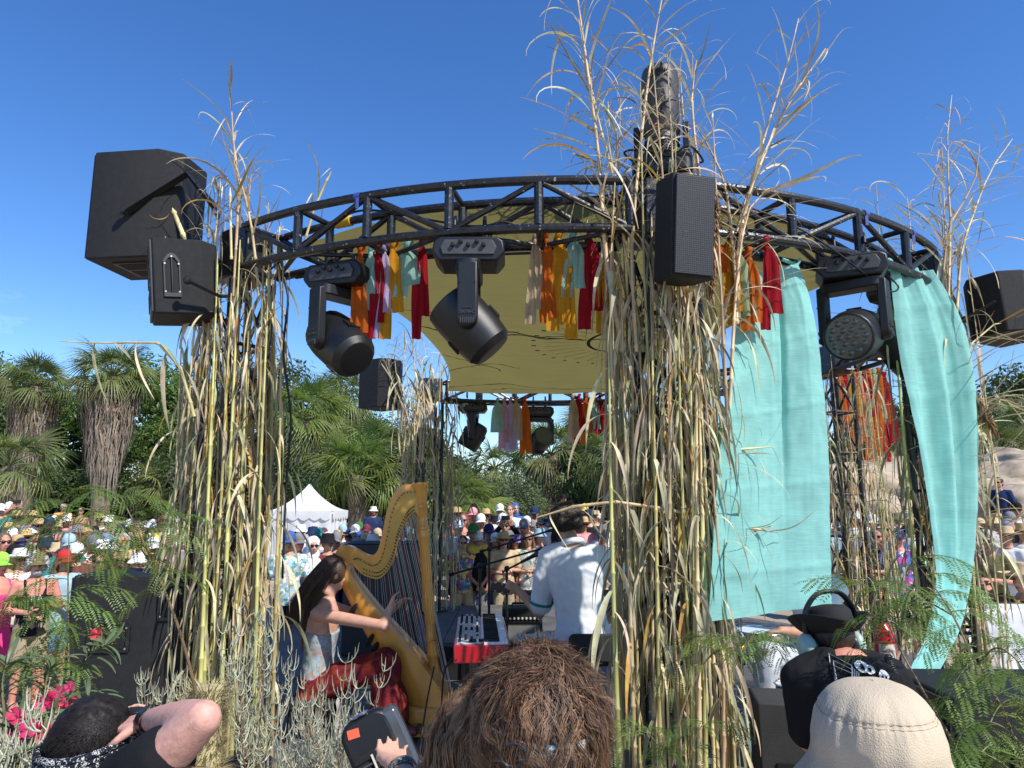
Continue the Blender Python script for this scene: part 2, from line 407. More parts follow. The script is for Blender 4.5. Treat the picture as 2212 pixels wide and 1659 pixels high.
# ------------------------------------------------------------------ palms
m_frond = pm('palm_frond', (.15, .18, .055), .5, var=.25, vs=3, trans=.3, rv=.35, tcol=(.17, .24, .04))
m_frond2 = pm('palm_frond_bright', (.15, .20, .045), .48, var=.25, vs=3, trans=.35, rv=.35, tcol=(.2, .3, .04))
m_dead = pm('palm_dead_leaf', (.22, .16, .105), .9, var=.6, vs=4, rv=.2, stretch=(1, 1, .12), detail=8)
m_trunk = pm('palm_trunk', (.17, .13, .095), .95, var=.4, vs=8, bump=.8, bs=25, stretch=(1, 1, .3))
m_dead2 = pm('palm_dead_leaf_grey', (.27, .235, .19), .9, var=.5, vs=4, stretch=(1, 1, .12), detail=8)
def frond_mesh(seed, nseg, droop, spread):
    q = random.Random(seed); b = MB(); L0 = 1.05
    pet = [V((t * L0, 0, .10 * math.sin(t * 1.6) - .05 * t * t)) for t in (0, .35, .7, 1)]
    b.tube(pet, [.028, .02, .016, .012], 5)
    h = pet[-1]
    for i in range(nseg):
        a = (i / (nseg - 1) - .5) * 2 * spread; ln = (1.0 - .22 * abs(a) / spread) * q.uniform(.9, 1.06)
        d = V((math.cos(a), math.sin(a), .12 * math.cos(a * 1.5) - .05)); sd_ = V((-math.sin(a), math.cos(a), 0)); wd = .05
        rows = []; p = h.copy(); dz = q.uniform(.8, 1.25) * droop
        for k in range(5):
            t = k / 4
            pp = h + d * (ln * t) + V((0, 0, -dz * t ** 2.6)) + sd_ * (.02 * math.sin(5 * t + i))
            wk = wd * (.25 + .75 * min(1, t * 2.2)) * (1 if t < .55 else (1 - t) / .45 * .97 + .03)
            rows.append((pp - sd_ * wk * .5 , pp + V((0, 0, .014 * (1 - t))), pp + sd_ * wk * .5))
        vs = [v for r in rows for v in r]
        b.add(vs, [(k * 3 + j, k * 3 + j + 1, k * 3 + j + 4, k * 3 + j + 3) for k in range(4) for j in range(2)])
    return b.mesh('frond', m_frond, 60)
FRONDS = [frond_mesh(1, 24, .25, 1.9), frond_mesh(2, 24, .55, 1.8), frond_mesh(3, 22, .85, 1.7)]
def skirt_mesh(seed, H, r0, r1, n):
    q = random.Random(seed); b = MB()
    for i in range(n):
        a = q.uniform(0, 6.283); t = q.random(); z = -t * H; r = (r0 + (r1 - r0) * t) * q.uniform(.5, 1.08)
        ln = q.uniform(.8, 2.0); wd = q.uniform(.012, .05); ca, sa = math.cos(a), math.sin(a); pts = []
        for k in range(4):
            s = k / 3; rr = r * (.3 + .7 * math.sin(min(1, s * 2.4) * 1.57)) * (1 - .12 * s) + q.uniform(-.05, .05)
            aa = a + q.uniform(-.1, .1)
            pts.append(V((rr * math.cos(aa), rr * math.sin(aa), z - ln * s ** 1.3)))
        side = V((-sa, ca, 0)) * wd
        vs = []
        for k, p in enumerate(pts): ww = side * (.5 if k < 3 else .12); vs += [p - ww, p + ww]
        b.add(vs, [(2 * k, 2 * k + 1, 2 * k + 3, 2 * k + 2) for k in range(3)], 1 if q.random() < .15 + .6 * t else 0)
    return b.mesh('skirt', [m_dead, m_dead2], 60)
SK_L, SK_S = skirt_mesh(5, 4.6, 1.3, .55, 3000), skirt_mesh(6, 2.0, 1.15, .7, 1500)
def palm(x, y, Y, s, label, skirt='L', n=34, bright=False, lo=-48, name='fan_palm'):
    c = W(x, y, Y); g0 = gz(c.x, c.y) - .1; t = thing(name, label, 'palm tree', (c.x, c.y, g0), group='fan palms behind the crowd', rot=(0, 0, U(0, 6)))
    h = c.z - g0
    tr = MB(); pts = [(.15 * math.sin(k * .9) * k / 6, .1 * math.cos(k), h * k / 6) for k in range(7)]; pts[-1] = (0, 0, h)
    tr.tube(pts, [.42 * s, .36 * s, .33 * s, .31 * s, .3 * s, .3 * s, .22 * s], 10).build('trunk', m_trunk, t)
    if skirt: put('skirt', SK_L if skirt == 'L' else SK_S, t, (0, 0, h - .15), (0, 0, U(0, 6)), (s, s, s * (1 if skirt == 'S' else .8 * min(1, max(.3, (h - 1) / 4.6)))))['kind'] = 'stuff'
    for i in range(n):
        k = (i + .5) / n; el = RAD(82 - (82 - lo) * k ** .75 + U(-8, 8)); az = i * 2.399 + U(-.25, .25)
        d = 0 if el > .7 else (1 if el > 0 else 2)
        o = put('frond', FRONDS[d], t, (0, 0, h + U(-.1, .12)), (U(-.5, .5), -el, az), s * U(.85, 1.15) * (.85 if k < .12 else 1))
        setmat(o, m_frond2 if bright else m_frond)
    return t
palm(78, 835, 31, .92, 'shaggy fan palm at the far left edge with a brown skirt of dead leaves', n=34, lo=-22)
palm(243, 815, 29.5, .98, 'tall shaggy fan palm right of the one at the left edge', n=36, lo=-22)
palm(20, 1010, 22, .85, 'low dark green fan palm at the left edge above the hatted crowd', None, 26, lo=-20)
palm(352, 1055, 25, .7, 'low fan palm with pale leaves beside the left cane tower', None, 24, lo=-25)
palm(655, 905, 27, 1.05, 'fan palm with long hanging leaves just right of the left cane tower', 'L', 40, True)
palm(742, 868, 32, 1.0, 'fan palm with upright crown left of the rear loudspeaker', 'S', 36)
palm(770, 1030, 22.5, .95, 'low bright green fan palm beside the white tent', None, 34, True, lo=-15)
palm(815, 985, 26, 1.0, 'dark fan palm with thick shaggy trunk behind the harp', 'L', 34)
palm(985, 1100, 19.5, .8, 'bright fan palm leaning beside the rear left tower', None, 26, True, lo=-20)
palm(1068, 1012, 41, 1.1, 'distant fan palm below the hanging rear ribbons', 'S', 38)
palm(1190, 985, 33, 1.15, 'fan palm with a huge grey brown skirt in the middle gap', 'L', 42)
palm(1275, 940, 37, 1.15, 'fan palm partly hidden behind the middle front tower', 'L', 38)
palm(1335, 1000, 30, 1.0, 'fan palm behind the guitarist and the middle canes', 'L', 30)
palm(1023, 1046, 85, .95, 'tiny far palm in the sky gap over the crowd', 'S', 24)
palm(1045, 1062, 75, .9, 'second tiny far palm in the sky gap', 'S', 22)
palm(2150, 985, 27, 1.0, 'dark fan palm above the tan boulders at the right', 'S', 34)
palm(2215, 930, 31, 1.05, 'fan palm cut off by the right edge above the boulders', 'L', 34)
palm(1900, 960, 34, 1.0, 'fan palm behind the orange ribbons and right canes', 'L', 30)
palm(440, 930, 37, 1.0, 'fan palm mostly hidden behind the left cane tower', 'L', 30)
palm(1430, 930, 42, 1.1, 'far fan palm behind the canes of the middle front tower', 'L', 30)
palm(1650, 960, 36, 1.1, 'far fan palm behind the wide turquoise cloth', 'L', 28)

# ------------------------------------------------------------------ broadleaf trees and shrubs
m_leafg = pm('leaf_bright', (.075, .135, .022), .5, var=.35, vs=1.6, trans=.3, rv=.15, tcol=(.16, .28, .03))
m_leafd = pm('leaf_dark', (.05, .08, .022), .5, var=.4, vs=1.6, trans=.25, rv=.2, tcol=(.09, .15, .02))
m_leafo = pm('leaf_olive', (.085, .11, .04), .55, var=.35, vs=1.6, trans=.25, rv=.15)
m_bark = pm('bark', (.12, .09, .06), .95, var=.4, vs=9, bump=.7, bs=30, stretch=(1, 1, .3))
def crown_mesh(seed, nl, per, rx, rz, ls):
    q = random.Random(seed); b = MB(); vs = []; fs = []
    for i in range(nl):
        a = q.uniform(0, 6.283); el = math.asin(q.uniform(-.55, 1)); rr = q.uniform(.45, 1) ** .6
        c = V((rx * rr * math.cos(el) * math.cos(a), rx * rr * math.cos(el) * math.sin(a), rz * rr * math.sin(el))); lr = rx * q.uniform(.16, .34)
        for k in range(per):
            d = V((q.gauss(0, 1), q.gauss(0, 1), q.gauss(0, 1))).normalized() * (lr * q.random() ** .4)
            p = c + d; n = (d.normalized() + V((q.gauss(0, .6), q.gauss(0, .6), .5 + q.gauss(0, .5)))).normalized()
            x, y, _ = frame(n); sz = ls * q.uniform(.6, 1.3); th = q.uniform(0, 6.28); e = x * math.cos(th) + y * math.sin(th); f = n.cross(e)
            j = len(vs); vs += [p - e * sz, p - f * sz * .38 + n * sz * .1, p + e * sz, p + f * sz * .38 + n * sz * .1]; fs.append((j, j + 1, j + 2, j + 3))
    b.add(vs, fs); return b.mesh('crown', m_leafg, 0)
CR = [crown_mesh(31, 80, 230, 1, .8, .042), crown_mesh(32, 70, 220, 1, .95, .045), crown_mesh(33, 100, 180, 1, .65, .035)]
def leafy(x, y, Y, r, mat, label, k=0, name='broadleaf_tree', cat='tree', sz=1.):
    c = W(x, y, Y); g0 = gz(c.x, c.y) - .1; t = thing(name, label, cat, (c.x, c.y, g0), rot=(0, 0, U(0, 6)), group='trees and shrubs behind the crowd')
    h = max(.5, c.z - g0); b = MB(); b.tube([(0, 0, 0), (.08, .02, h * .4), (-.05, .06, h * .8), (0, 0, h)], [r * .09, r * .075, r * .055, r * .03], 8)
    for i in range(6):
        a = i * 1.05 + U(-.3, .3); b.tube([(0, 0, h * U(.45, .75)), (r * .35 * math.cos(a), r * .35 * math.sin(a), h + r * U(-.2, .1)), (r * .7 * math.cos(a), r * .7 * math.sin(a), h + r * U(-.1, .4))], [r * .045, r * .03, r * .01], 6)
    b.build('trunk', m_bark, t)
    o = put('crown', CR[k], t, (0, 0, h), (0, 0, U(0, 6)), (r, r, r * sz)); o['kind'] = 'stuff'; setmat(o, mat)
for a in ((330, 910, 39, 4.0, m_leafg, 'bright green leafy tree between the shaggy palms and the left tower', 0), (130, 990, 40, 3.6, m_leafg, 'green leafy tree behind the two left palms', 1), (420, 980, 36, 2.8, m_leafg, 'light green tree peeping past the left canes', 2),
          (300, 1050, 36, 2.4, m_leafd, 'dark shrub under the bright tree at the left', 1, 'shrub', 'shrub'), (110, 1070, 37, 2.6, m_leafd, 'dark shrub under the leftmost palms', 2, 'shrub', 'shrub'), (200, 1075, 38, 2.6, m_leafd, 'dark shrub beside the trunk of the tall left palm', 0, 'shrub', 'shrub'),
          (-30, 940, 38, 4.2, m_leafd, 'dark tree cut off by the left edge', 1), (450, 1070, 26, 2.2, m_leafd, 'dark shrub behind the left cane tower', 0, 'shrub', 'shrub'), (600, 960, 38, 4.2, m_leafd, 'dark tree behind the white tent', 1), (700, 990, 34, 3.4, m_leafd, 'dark tree over the bright low palm', 2),
          (850, 1010, 34, 2.6, m_leafd, 'dark tree behind the harp neck', 0), (900, 1060, 24, 1.8, m_leafd, 'dark shrub behind the harp column', 1, 'shrub', 'shrub'), (1085, 1092, 27, 1.5, m_leafo, 'rounded olive green bush behind the raised phone', 2, 'shrub', 'shrub'), (1130, 1105, 29, 1.2, m_leafo, 'small olive bush below the huge palm skirt', 0, 'shrub', 'shrub'),
          (1035, 1108, 30, 1.3, m_leafo, 'olive bush left of the rounded one', 1, 'shrub', 'shrub'), (1330, 1060, 33, 3.0, m_leafd, 'dark tree behind the guitarist', 1), (1480, 1040, 36, 4.0, m_leafd, 'dark tree behind the middle canes', 0), (1700, 1040, 38, 4.0, m_leafd, 'dark tree behind the wide turquoise cloth', 2),
          (2170, 965, 36, 3.6, m_leafd, 'dark green tree above the boulders', 1), (1960, 1000, 40, 4.0, m_leafd, 'dark tree between the turquoise cloths', 0), (2080, 1010, 34, 2.8, m_leafd, 'dark shrub behind the narrow turquoise cloth', 2, 'shrub', 'shrub'), (660, 1075, 27, 2.0, m_leafd, 'dark shrub beside the tent wall', 2, 'shrub', 'shrub')):
    leafy(*a)
for i, (x, Y, r, w_) in enumerate(((-330, 34, 4.2, 'first'), (-620, 36, 4.5, 'second'), (-950, 34, 4.2, 'third'), (2500, 34, 4.2, 'fourth'), (2850, 36, 4.5, 'fifth'), (3250, 34, 4.2, 'sixth'), (-150, 44, 4.5, 'seventh'), (2380, 42, 4.5, 'eighth'))):
    leafy(x, 985, Y, r, m_leafd if i % 2 else m_leafg, '%s leafy tree continuing the grove beyond the picture edge' % w_, i % 3)

# ------------------------------------------------------------------ boulders, tent, parasol
m_rock = pm('granite', (.42, .33, .235), .95, var=.4, vs=1.6, bump=1.0, bs=7, detail=10)
def boulder(x, y, Y, s, label):
    c = W(x, y, Y); b = MB(); b.ell((0, 0, 0), (1, 1, 1), 44, 30); sd_ = U(0, 50)
    for i, p in enumerate(b.v):
        f = 1 + .3 * noise.noise(p * 1.1 + V((sd_, 0, 0))) + .16 * abs(noise.noise(p * 2.3 + V((sd_, 0, 0)))) + .05 * noise.noise(p * 7 + V((sd_, 0, 0)))
        b.v[i] = V((p.x * s[0], p.y * s[1], p.z * s[2])) * f
    o = b.build('boulder', m_rock, smooth=60); o.location = c; o.rotation_euler = (0, 0, U(0, 3)); tag(o, label, 'boulder', 'tan boulders at the right')
for a in ((2178, 1055, 21, (1.5, 1.2, .85), 'big round tan boulder at the right edge'), (2120, 1085, 20, (1.0, 1.0, .6), 'tan boulder beside the narrow turquoise cloth'), (2215, 1100, 17, (1.1, 1, .6), 'tan boulder low at the right edge'), (2195, 1018, 25, (1.8, 1.3, .8), 'upper tan boulder below the dark palms'),
          (1850, 1062, 22, (1.7, 1.2, .8), 'tan boulder behind the pink shirted man'), (1930, 1050, 23, (1.6, 1.2, .9), 'tan boulder under the orange ribbons'), (1995, 1075, 21, (1.2, 1, .7), 'tan boulder behind the right canes'), (1890, 1105, 18, (.9, .8, .5), 'small tan boulder between the canes')):
    boulder(*a)
m_tent = pm('tent_canvas', (.8, .8, .79), .7, var=.05, vs=2, trans=.25, bump=.1, bs=8)
c = W(664, 1150, 18.5); tz = gz(c.x, c.y)
tt = thing('pagoda_tent', 'white pagoda tent with scalloped valance behind the crowd', 'tent', (c.x, c.y, tz))
topz = W(650, 1045, 18.5).z - tz; ez = W(650, 1103, 18.5).z - tz; hw = .80
def tentf(i):
    def f(u, v):
        a = i * math.pi / 2; s = hw * (1 - v) * 1.0; z = ez + (topz - ez) * (v ** 1.9 * .8 + .2 * v); r = Matrix.Rotation(a, 3, 'Z')
        return r @ V((-s + 2 * s * u, -max(s, .02), z))
    return f
b = MB()
for i in range(4): b.sheet(tentf(i), 6, 10)
b.build('roof', m_tent, tt, smooth=60)
for i in range(4):
    r = Matrix.Rotation(i * math.pi / 2, 3, 'Z')
    MB().sheet(lambda u, v: r @ V((-hw + 2 * hw * u, -hw - .04, ez - (.16 + .07 * abs(math.sin(u * 6 * math.pi))) * v)), 48, 1).build('valance', m_tent, tt, smooth=0)
    MB().sheet(lambda u, v: r @ V((-hw + 2 * hw * u, -hw + .015 * math.sin(u * 25), (ez - .02) * (1 - v))), 40, 2).build('wall', m_tent, tt, smooth=60)
c = W(372, 1140, 15.5); pz = gz(c.x, c.y)
pt = thing('parasol', 'white market parasol over the crowd left of the cane tower', 'umbrella', (c.x, c.y, pz))
pk = W(372, 1108, 15.5).z - pz; m_par = pm('parasol_cloth', (.72, .74, .8), .7, var=.05, trans=.3)
for i in range(8):
    A, B = [V((.62 * math.cos(a), .62 * math.sin(a), pk - .27)) for a in (i * math.pi / 4, (i + 1) * math.pi / 4)]
    MB().sheet(lambda u, v: V((0, 0, pk)).lerp(A.lerp(B, u), v) + V((0, 0, -.03 * math.sin(math.pi * u) * v)), 4, 4).build('canopy_panel', m_par, pt, smooth=60)
MB().tube([(0, 0, 0), (0, 0, pk + .03)], .02, 8).build('pole', m_truss, pt)

# ------------------------------------------------------------------ reed canes
m_caneA = pm('cane_straw', (.50, .38, .20), .5, var=.35, vs=9, rv=.28, stretch=(1, 1, .25), bump=.1, bs=90)
m_caneB = pm('cane_green', (.40, .35, .13), .45, var=.4, vs=7, rv=.3, stretch=(1, 1, .25), bump=.1, bs=90)
m_rleafA = pm('reed_leaf_straw', (.58, .49, .31), .6, var=.3, vs=6, trans=.25, rv=.35)
m_rleafB = pm('reed_leaf_greygreen', (.30, .29, .165), .6, var=.3, vs=6, trans=.25, rv=.35)
m_rleafC = pm('reed_leaf_gold', (.50, .29, .06), .6, var=.35, vs=6, trans=.3, rv=.3)
def reed_leaf(seed, e0, turn, p1, wd, tw, kink=0., wav=.3):
    """blade along +x that leaves the stem at angle e0 and bends down by turn"""
    q = random.Random(seed); b = MB(); N = 12; p = V((0, 0, 0)); rows = []; kp = q.uniform(.25, .5)
    for k in range(N + 1):
        t = k / N
        el = e0 - turn * t ** p1 - (kink if t > kp else 0)
        az = wav * math.sin(t * 4 + seed) * t
        d = V((math.cos(el) * math.cos(az), math.cos(el) * math.sin(az), math.sin(el)))
        if k: p = p + d / N
        s = V((-math.sin(az), math.cos(az), 0)); n = d.cross(s); a = tw * t + .25 * math.sin(7 * t + seed)
        s2 = s * math.cos(a) + n * math.sin(a); n2 = d.cross(s2)
        ww = wd * (.55 + .45 * min(1, t * 5)) * (1 - max(0, t - .3) / .7) ** .8 + .0015
        rows += [p - s2 * ww + n2 * ww * .35, p.copy(), p + s2 * ww + n2 * ww * .35]
    b.add(rows, [(k * 3 + j, k * 3 + j + 1, k * 3 + j + 4, k * 3 + j + 3) for k in range(N) for j in range(2)])
    return b.mesh('leaf', m_rleafA, 180)
LV_UP = [reed_leaf(1, 1.0, .9, 1.6, .017, .6), reed_leaf(2, .9, 1.7, 1.5, .018, 1.2), reed_leaf(3, .7, .5, 2, .014, .3), reed_leaf(4, 1.1, 2.5, 2.2, .016, 2.0), reed_leaf(5, 1.2, .5, 1.5, .012, .8), reed_leaf(6, .8, .9, 1.2, .015, .5, 1.3), reed_leaf(7, 1.0, .3, 1.2, .012, .2, 1.9), reed_leaf(8, .8, .25, 1.5, .012, .4)]
LV_DN = [reed_leaf(11, .9, 2.45, .22, .025, 1.5), reed_leaf(12, .3, 1.85, .18, .026, 2.5), reed_leaf(13, 1.1, 2.6, .3, .022, -1.8), reed_leaf(14, -.3, 1.25, .2, .027, 3.0), reed_leaf(15, .8, 2.35, .18, .02, .8, 0, .7), reed_leaf(16, .5, 2.05, .15, .028, -2.2), reed_leaf(17, .2, 1.75, .15, .018, 4.0, 0, .9)]
LV_TH = [reed_leaf(21, .6, .5, 1.5, .009, .5, 0, .5), reed_leaf(22, .8, 1.2, 1.3, .008, .5, 0, .6), reed_leaf(23, .4, .9, 1.8, .01, 1, 0, .4)]
NCANE = 0
def cane(pts, label, group, r=.011, lf=(.1, 1., .16), up=None, ls=(.35, .6), green=False, mix=(.6, .3, .1), thin=0., dn=None):
    """pts: world polyline from base to tip; leaves at the joints"""
    global NCANE; NCANE += 1
    cv = cat_rom(pts, 4) if len(pts) > 2 else [V(pts[0]).lerp(V(pts[1]), i / 10) + V((U(-.006, .006), U(-.006, .006), 0)) for i in range(11)]
    base = cv[0]; t = thing('reed_cane', label, 'cane', base, group=group)
    Ls = [0.]
    for i in range(1, len(cv)): Ls.append(Ls[-1] + (cv[i] - cv[i - 1]).length)
    T = Ls[-1]
    def at(s):
        s = max(0, min(T, s))
        for i in range(1, len(cv)):
            if Ls[i] >= s: k = (s - Ls[i - 1]) / max(1e-6, Ls[i] - Ls[i - 1]); return cv[i - 1].lerp(cv[i], k), (cv[i] - cv[i - 1]).normalized()
        return cv[-1], (cv[-1] - cv[-2]).normalized()
    P = []; RR = []; s = 0; nodes_ = []
    step = U(.17, .24); s = U(0, .15)
    P.append(at(0)[0] - base); RR.append(r)
    while s < T - .02:
        rt = r * (1 - .72 * (s / T) ** 1.6) if T > 1 else r * .8
        for ds, k in ((0, 1.), (.008, 1.28), (.016, 1.28), (.022, .96)): P.append(at(s + ds)[0] - base); RR.append(rt * k)
        nodes_.append(s); s += step
    P.append(at(T)[0] - base); RR.append(r * .25)
    MB().tube(P, RR, 7).build('stalk', m_caneB if green else m_caneA, t, smooth=50)
    a0 = U(0, 6.28); k = 0; s = T * lf[0]
    while s < T * lf[1]:
        p, d = at(s); fr = s / T
        isup = (fr > up) if up is not None else False
        az = a0 + k * math.pi + U(-.9, .9)
        protos = LV_TH if rnd.random() < thin else (LV_UP if isup else LV_DN)
        ln = U(*ls) * (.75 + .5 * (1 - fr) if isup else 1)
        q = V((0, 0, 1)).rotation_difference(d if isup else d.lerp(V((0, 0, 1)), .6).normalized()) @ Quaternion((0, 0, 1), az)
        o = put('leaf', rnd.choice(protos), t, p - base + (q @ V((r * .6, 0, 0))), q, (ln, ln * U(.7, 1.25) if ln < .7 else ln, ln))
        x = rnd.random(); setmat(o, m_rleafA if x < mix[0] else (m_rleafB if x < mix[0] + mix[1] else m_rleafC))
        s += lf[2] * U(.6, 1.4); k += 1
    return t
def bundle(key, n, label, group, zt, rr, lf, z0=.0, green=.3, ls=(.3, .55), mix=(.6, .3, .1), arc=(0, 6.283), lean=.06, thin=0., up=None):
    c = RP(TOW[key], 3.75, 0)
    for i in range(n):
        a = arc[0] + (arc[1] - arc[0]) * (i + U(.1, .9)) / n; r = U(*rr)
        b = c + V((r * math.cos(a), r * math.sin(a), z0)); h = U(*zt); r2 = r * U(.75, 1.15)
        tp = c + V((r2 * math.cos(a + U(-.2, .2)), r2 * math.sin(a + U(-.2, .2)), h))
        m = b.lerp(tp, .5) + V((U(-lean, lean), U(-lean, lean), 0))
        cane([b, m, tp], label, group, U(.008, .0125), lf, up, ls, rnd.random() < green, mix, thin)
bundle('center', 13, 'loose dry cane sticking up round the upright spotlight', 'canes above the middle front tower', (4.5, 5.2), (.18, .42), (.5, 1, .07), 2.2, .1, (.3, .55), (.9, .06, .04), thin=.35, up=.62)
bundle('left', 9, 'loose dry cane sticking up beside the steel clamp pole', 'canes above the left tower', (4.3, 4.75), (.15, .32), (.5, 1, .07), 2.4, .1, (.3, .5), (.9, .05, .05), up=.7)
bundle('right', 6, 'loose dry cane sticking up at the right end of the truss', 'canes above the right tower', (4.4, 5.1), (.15, .4), (.5, 1, .07), 2.4, .1, (.35, .6), (.8, .15, .05), thin=.4, up=.6)
FR = (math.pi * .95, math.pi * 2.05)      # the half that faces the camera
bundle('left', 27, 'dry reed cane tied upright to the left truss tower', 'canes on the left tower', (2.6, 4.3), (.17, .33), (.38, 1, .11), .05, .45, ls=(.22, .45), arc=FR, mix=(.5, .42, .08))
bundle('left', 12, 'dry reed cane hidden round the back of the left truss tower', 'canes behind the left tower', (2.8, 4.2), (.2, .4), (.25, 1, .2), .05, .3, arc=(0, math.pi), mix=(.35, .6, .05))
bundle('center', 33, 'dry reed cane tied to the middle front truss tower', 'canes on the middle front tower', (2.8, 4.5), (.17, .33), (.36, 1, .095), .05, .25, ls=(.22, .46), arc=FR, mix=(.5, .44, .06))
bundle('center', 10, 'dry reed cane on the stage side of the middle front tower', 'canes behind the middle front tower', (2.8, 4.2), (.2, .38), (.3, 1, .16), .1, .3, arc=(0, math.pi), mix=(.3, .65, .05))
bundle('right', 22, 'dry reed cane tied to the right truss tower', 'canes on the right tower', (2.8, 4.5), (.17, .36), (.3, 1, .13), .05, .3, mix=(.6, .3, .1), thin=.3)
bundle('far_right', 36, 'dry reed cane on the tower between the turquoise cloths', 'canes on the far right tower', (2.6, 4.4), (.2, .62), (.2, 1, .12), .05, .3, mix=(.25, .7, .05), thin=.4)
bundle('back_left', 24, 'dry reed cane on the rear left tower behind the harp', 'canes on the rear left tower', (3.0, 4.9), (.2, .48), (.25, 1, .13), STZ + .02, .2, (.35, .65), (.4, .56, .04))
bundle('back_right', 14, 'dry reed cane on the rear right tower', 'canes on the rear right tower', (3.0, 4.6), (.2, .5), (.3, 1, .14), STZ + .02, .2, (.35, .6), (.3, .65, .05), thin=.3)
PLACE = 1
def hero(pl, Y, label, **k):
    pts = [W(x, y, Y + (dy[0] if dy else 0)) for x, y, *dy in pl]
    kw = dict(lf=(.35, 1, .06), up=.3, ls=(.3, .6), mix=(.85, .05, .1)); kw.update(k)
    return cane(pts, label, 'tall canes standing above the roof truss', kw.pop('r', .011), **kw)
hero([(1345, 760), (1310, 560), (1292, 330), (1270, 160), (1248, 0), (1236, -60)], 4.0, 'thick straw cane left of the upright spotlight, leaning left out of the frame', r=.014, ls=(.45, .75))
hero([(1375, 760), (1365, 540), (1382, 330), (1402, 160), (1425, 20), (1440, -50)], 3.98, 'feathery straw cane standing right in front of the upright spotlight', r=.012, ls=(.35, .6), lf=(.3, 1, .055))
hero([(1390, 760), (1355, 560), (1325, 385), (1290, 250), (1262, 110), (1250, 40)], 4.03, 'thin straw cane crossing behind the thick leaning one', ls=(.4, .7))
hero([(1530, 560), (1512, 390), (1500, 290), (1494, 195), (1505, 130)], 4.0, 'slender cane just right of the upright spotlight', ls=(.3, .5), lf=(.45, 1, .08))
hero([(1590, 620), (1570, 420), (1545, 345), (1515, 290), (1505, 275)], 4.05, 'bent cane arching left over the hanging loudspeaker', ls=(.25, .5), lf=(.4, 1, .1))
hero([(1560, 760), (1580, 547), (1635, 352), (1674, 219), (1701, 137), (1725, 40)], 4.1, 'long cane leaning right above the hanging loudspeaker', ls=(.3, .55), lf=(.4, 1, .09))
hero([(1590, 700), (1600, 500), (1643, 352), (1705, 219), (1744, 164), (1783, 105)], 4.05, 'snapped brown cane with a bush of dry thin leaves', r=.015, ls=(.35, .65), lf=(.45, .95, .035), thin=.45, mix=(.95, .05, 0))
hero([(1575, 900), (1590, 620), (1610, 480), (1640, 420), (1690, 400)], 4.0, 'cane with a shaggy fringe of leaves right of the hanging loudspeaker', ls=(.35, .7), lf=(.35, 1, .03), up=.55, thin=.5, mix=(.9, .1, 0))
hero([(505, 640), (515, 406), (505, 318), (502, 262), (496, 200)], 4.62, 'pale feathery cane rising above the left tower beside the steel clamp', lf=(.4, 1, .05), ls=(.4, .62))
hero([(560, 640), (545, 500), (528, 420), (510, 360), (505, 330)], 4.6, 'pale bent cane on top of the left tower', lf=(.3, 1, .09), ls=(.3, .5))
hero([(500, 560), (498, 470), (497, 405)], 4.55, 'short cane with reddish leaves beside the steel clamp', lf=(.5, 1, .04), ls=(.4, .65), mix=(.3, 0, .7))
hero([(655, 540), (672, 470), (690, 425), (703, 396), (716, 370)], 4.7, 'lone cane with looping leaves above the left truss', lf=(.4, 1, .085), ls=(.28, .5))
hero([(345, 520), (348, 450), (352, 410), (372, 450), (405, 530)], 4.75, 'folded yellow cane lying on the left loudspeakers', r=.02, lf=(.1, .9, .2), mix=(.3, 0, .7), ls=(.2, .35))
hero([(420, 900), (387, 788), (349, 747), (309, 735), (242, 742), (129, 737)], 4.5, 'cane bowed over to the left in front of the palms', lf=(.3, .9, .14), up=2, ls=(.3, .6), mix=(.4, .5, .1))
hero([(2040, 900), (2053, 491), (2049, 413), (2047, 323), (2047, 287), (2056, 205)], 5.0, 'pale cane with curled leaves standing at the right end', lf=(.5, 1, .06), ls=(.25, .45))
hero([(2030, 800), (2044, 520), (2085, 430), (2108, 380), (2116, 310)], 5.0, 'cane leaning right at the right end of the stage', lf=(.4, 1, .06), ls=(.4, .7), thin=.3)
hero([(2060, 800), (2075, 560), (2095, 484), (2137, 375), (2187, 300)], 5.1, 'cane leaning over the right edge loudspeaker', lf=(.4, 1, .055), ls=(.4, .75), thin=.3)
hero([(2080, 1100), (2075, 900), (2090, 760), (2150, 700), (2215, 690)], 5.0, 'drooping cane with a spray of thin leaves at the right edge', lf=(.3, 1, .04), ls=(.5, .8), thin=.6, up=.4)
hero([(2085, 1250), (2085, 1050), (2100, 900), (2150, 850), (2205, 900)], 5.1, 'cane arching down over the boulders at the right', lf=(.3, 1, .04), ls=(.4, .8), thin=.5, up=.3, mix=(.7, .3, 0))
hero([(1480, 1108), (1380, 1090), (1294, 1084), (1220, 1100), (1160, 1118)], 3.9, 'cane lying level in front of the guitarist with leaves hanging', lf=(.05, 1, .09), up=2, ls=(.15, .3), mix=(.9, .05, .05))
hero([(1500, 1240), (1560, 1160), (1600, 1140), (1680, 1150)], 4.0, 'cane poking right across the wide turquoise cloth', lf=(.3, 1, .03), up=.1, ls=(.25, .5), thin=.7, mix=(1, 0, 0))
hero([(1500, 1120), (1550, 1010), (1610, 965), (1670, 965)], 4.0, 'upper cane with thin leaves across the wide turquoise cloth', lf=(.3, 1, .03), up=.1, ls=(.25, .5), thin=.7, mix=(1, 0, 0))
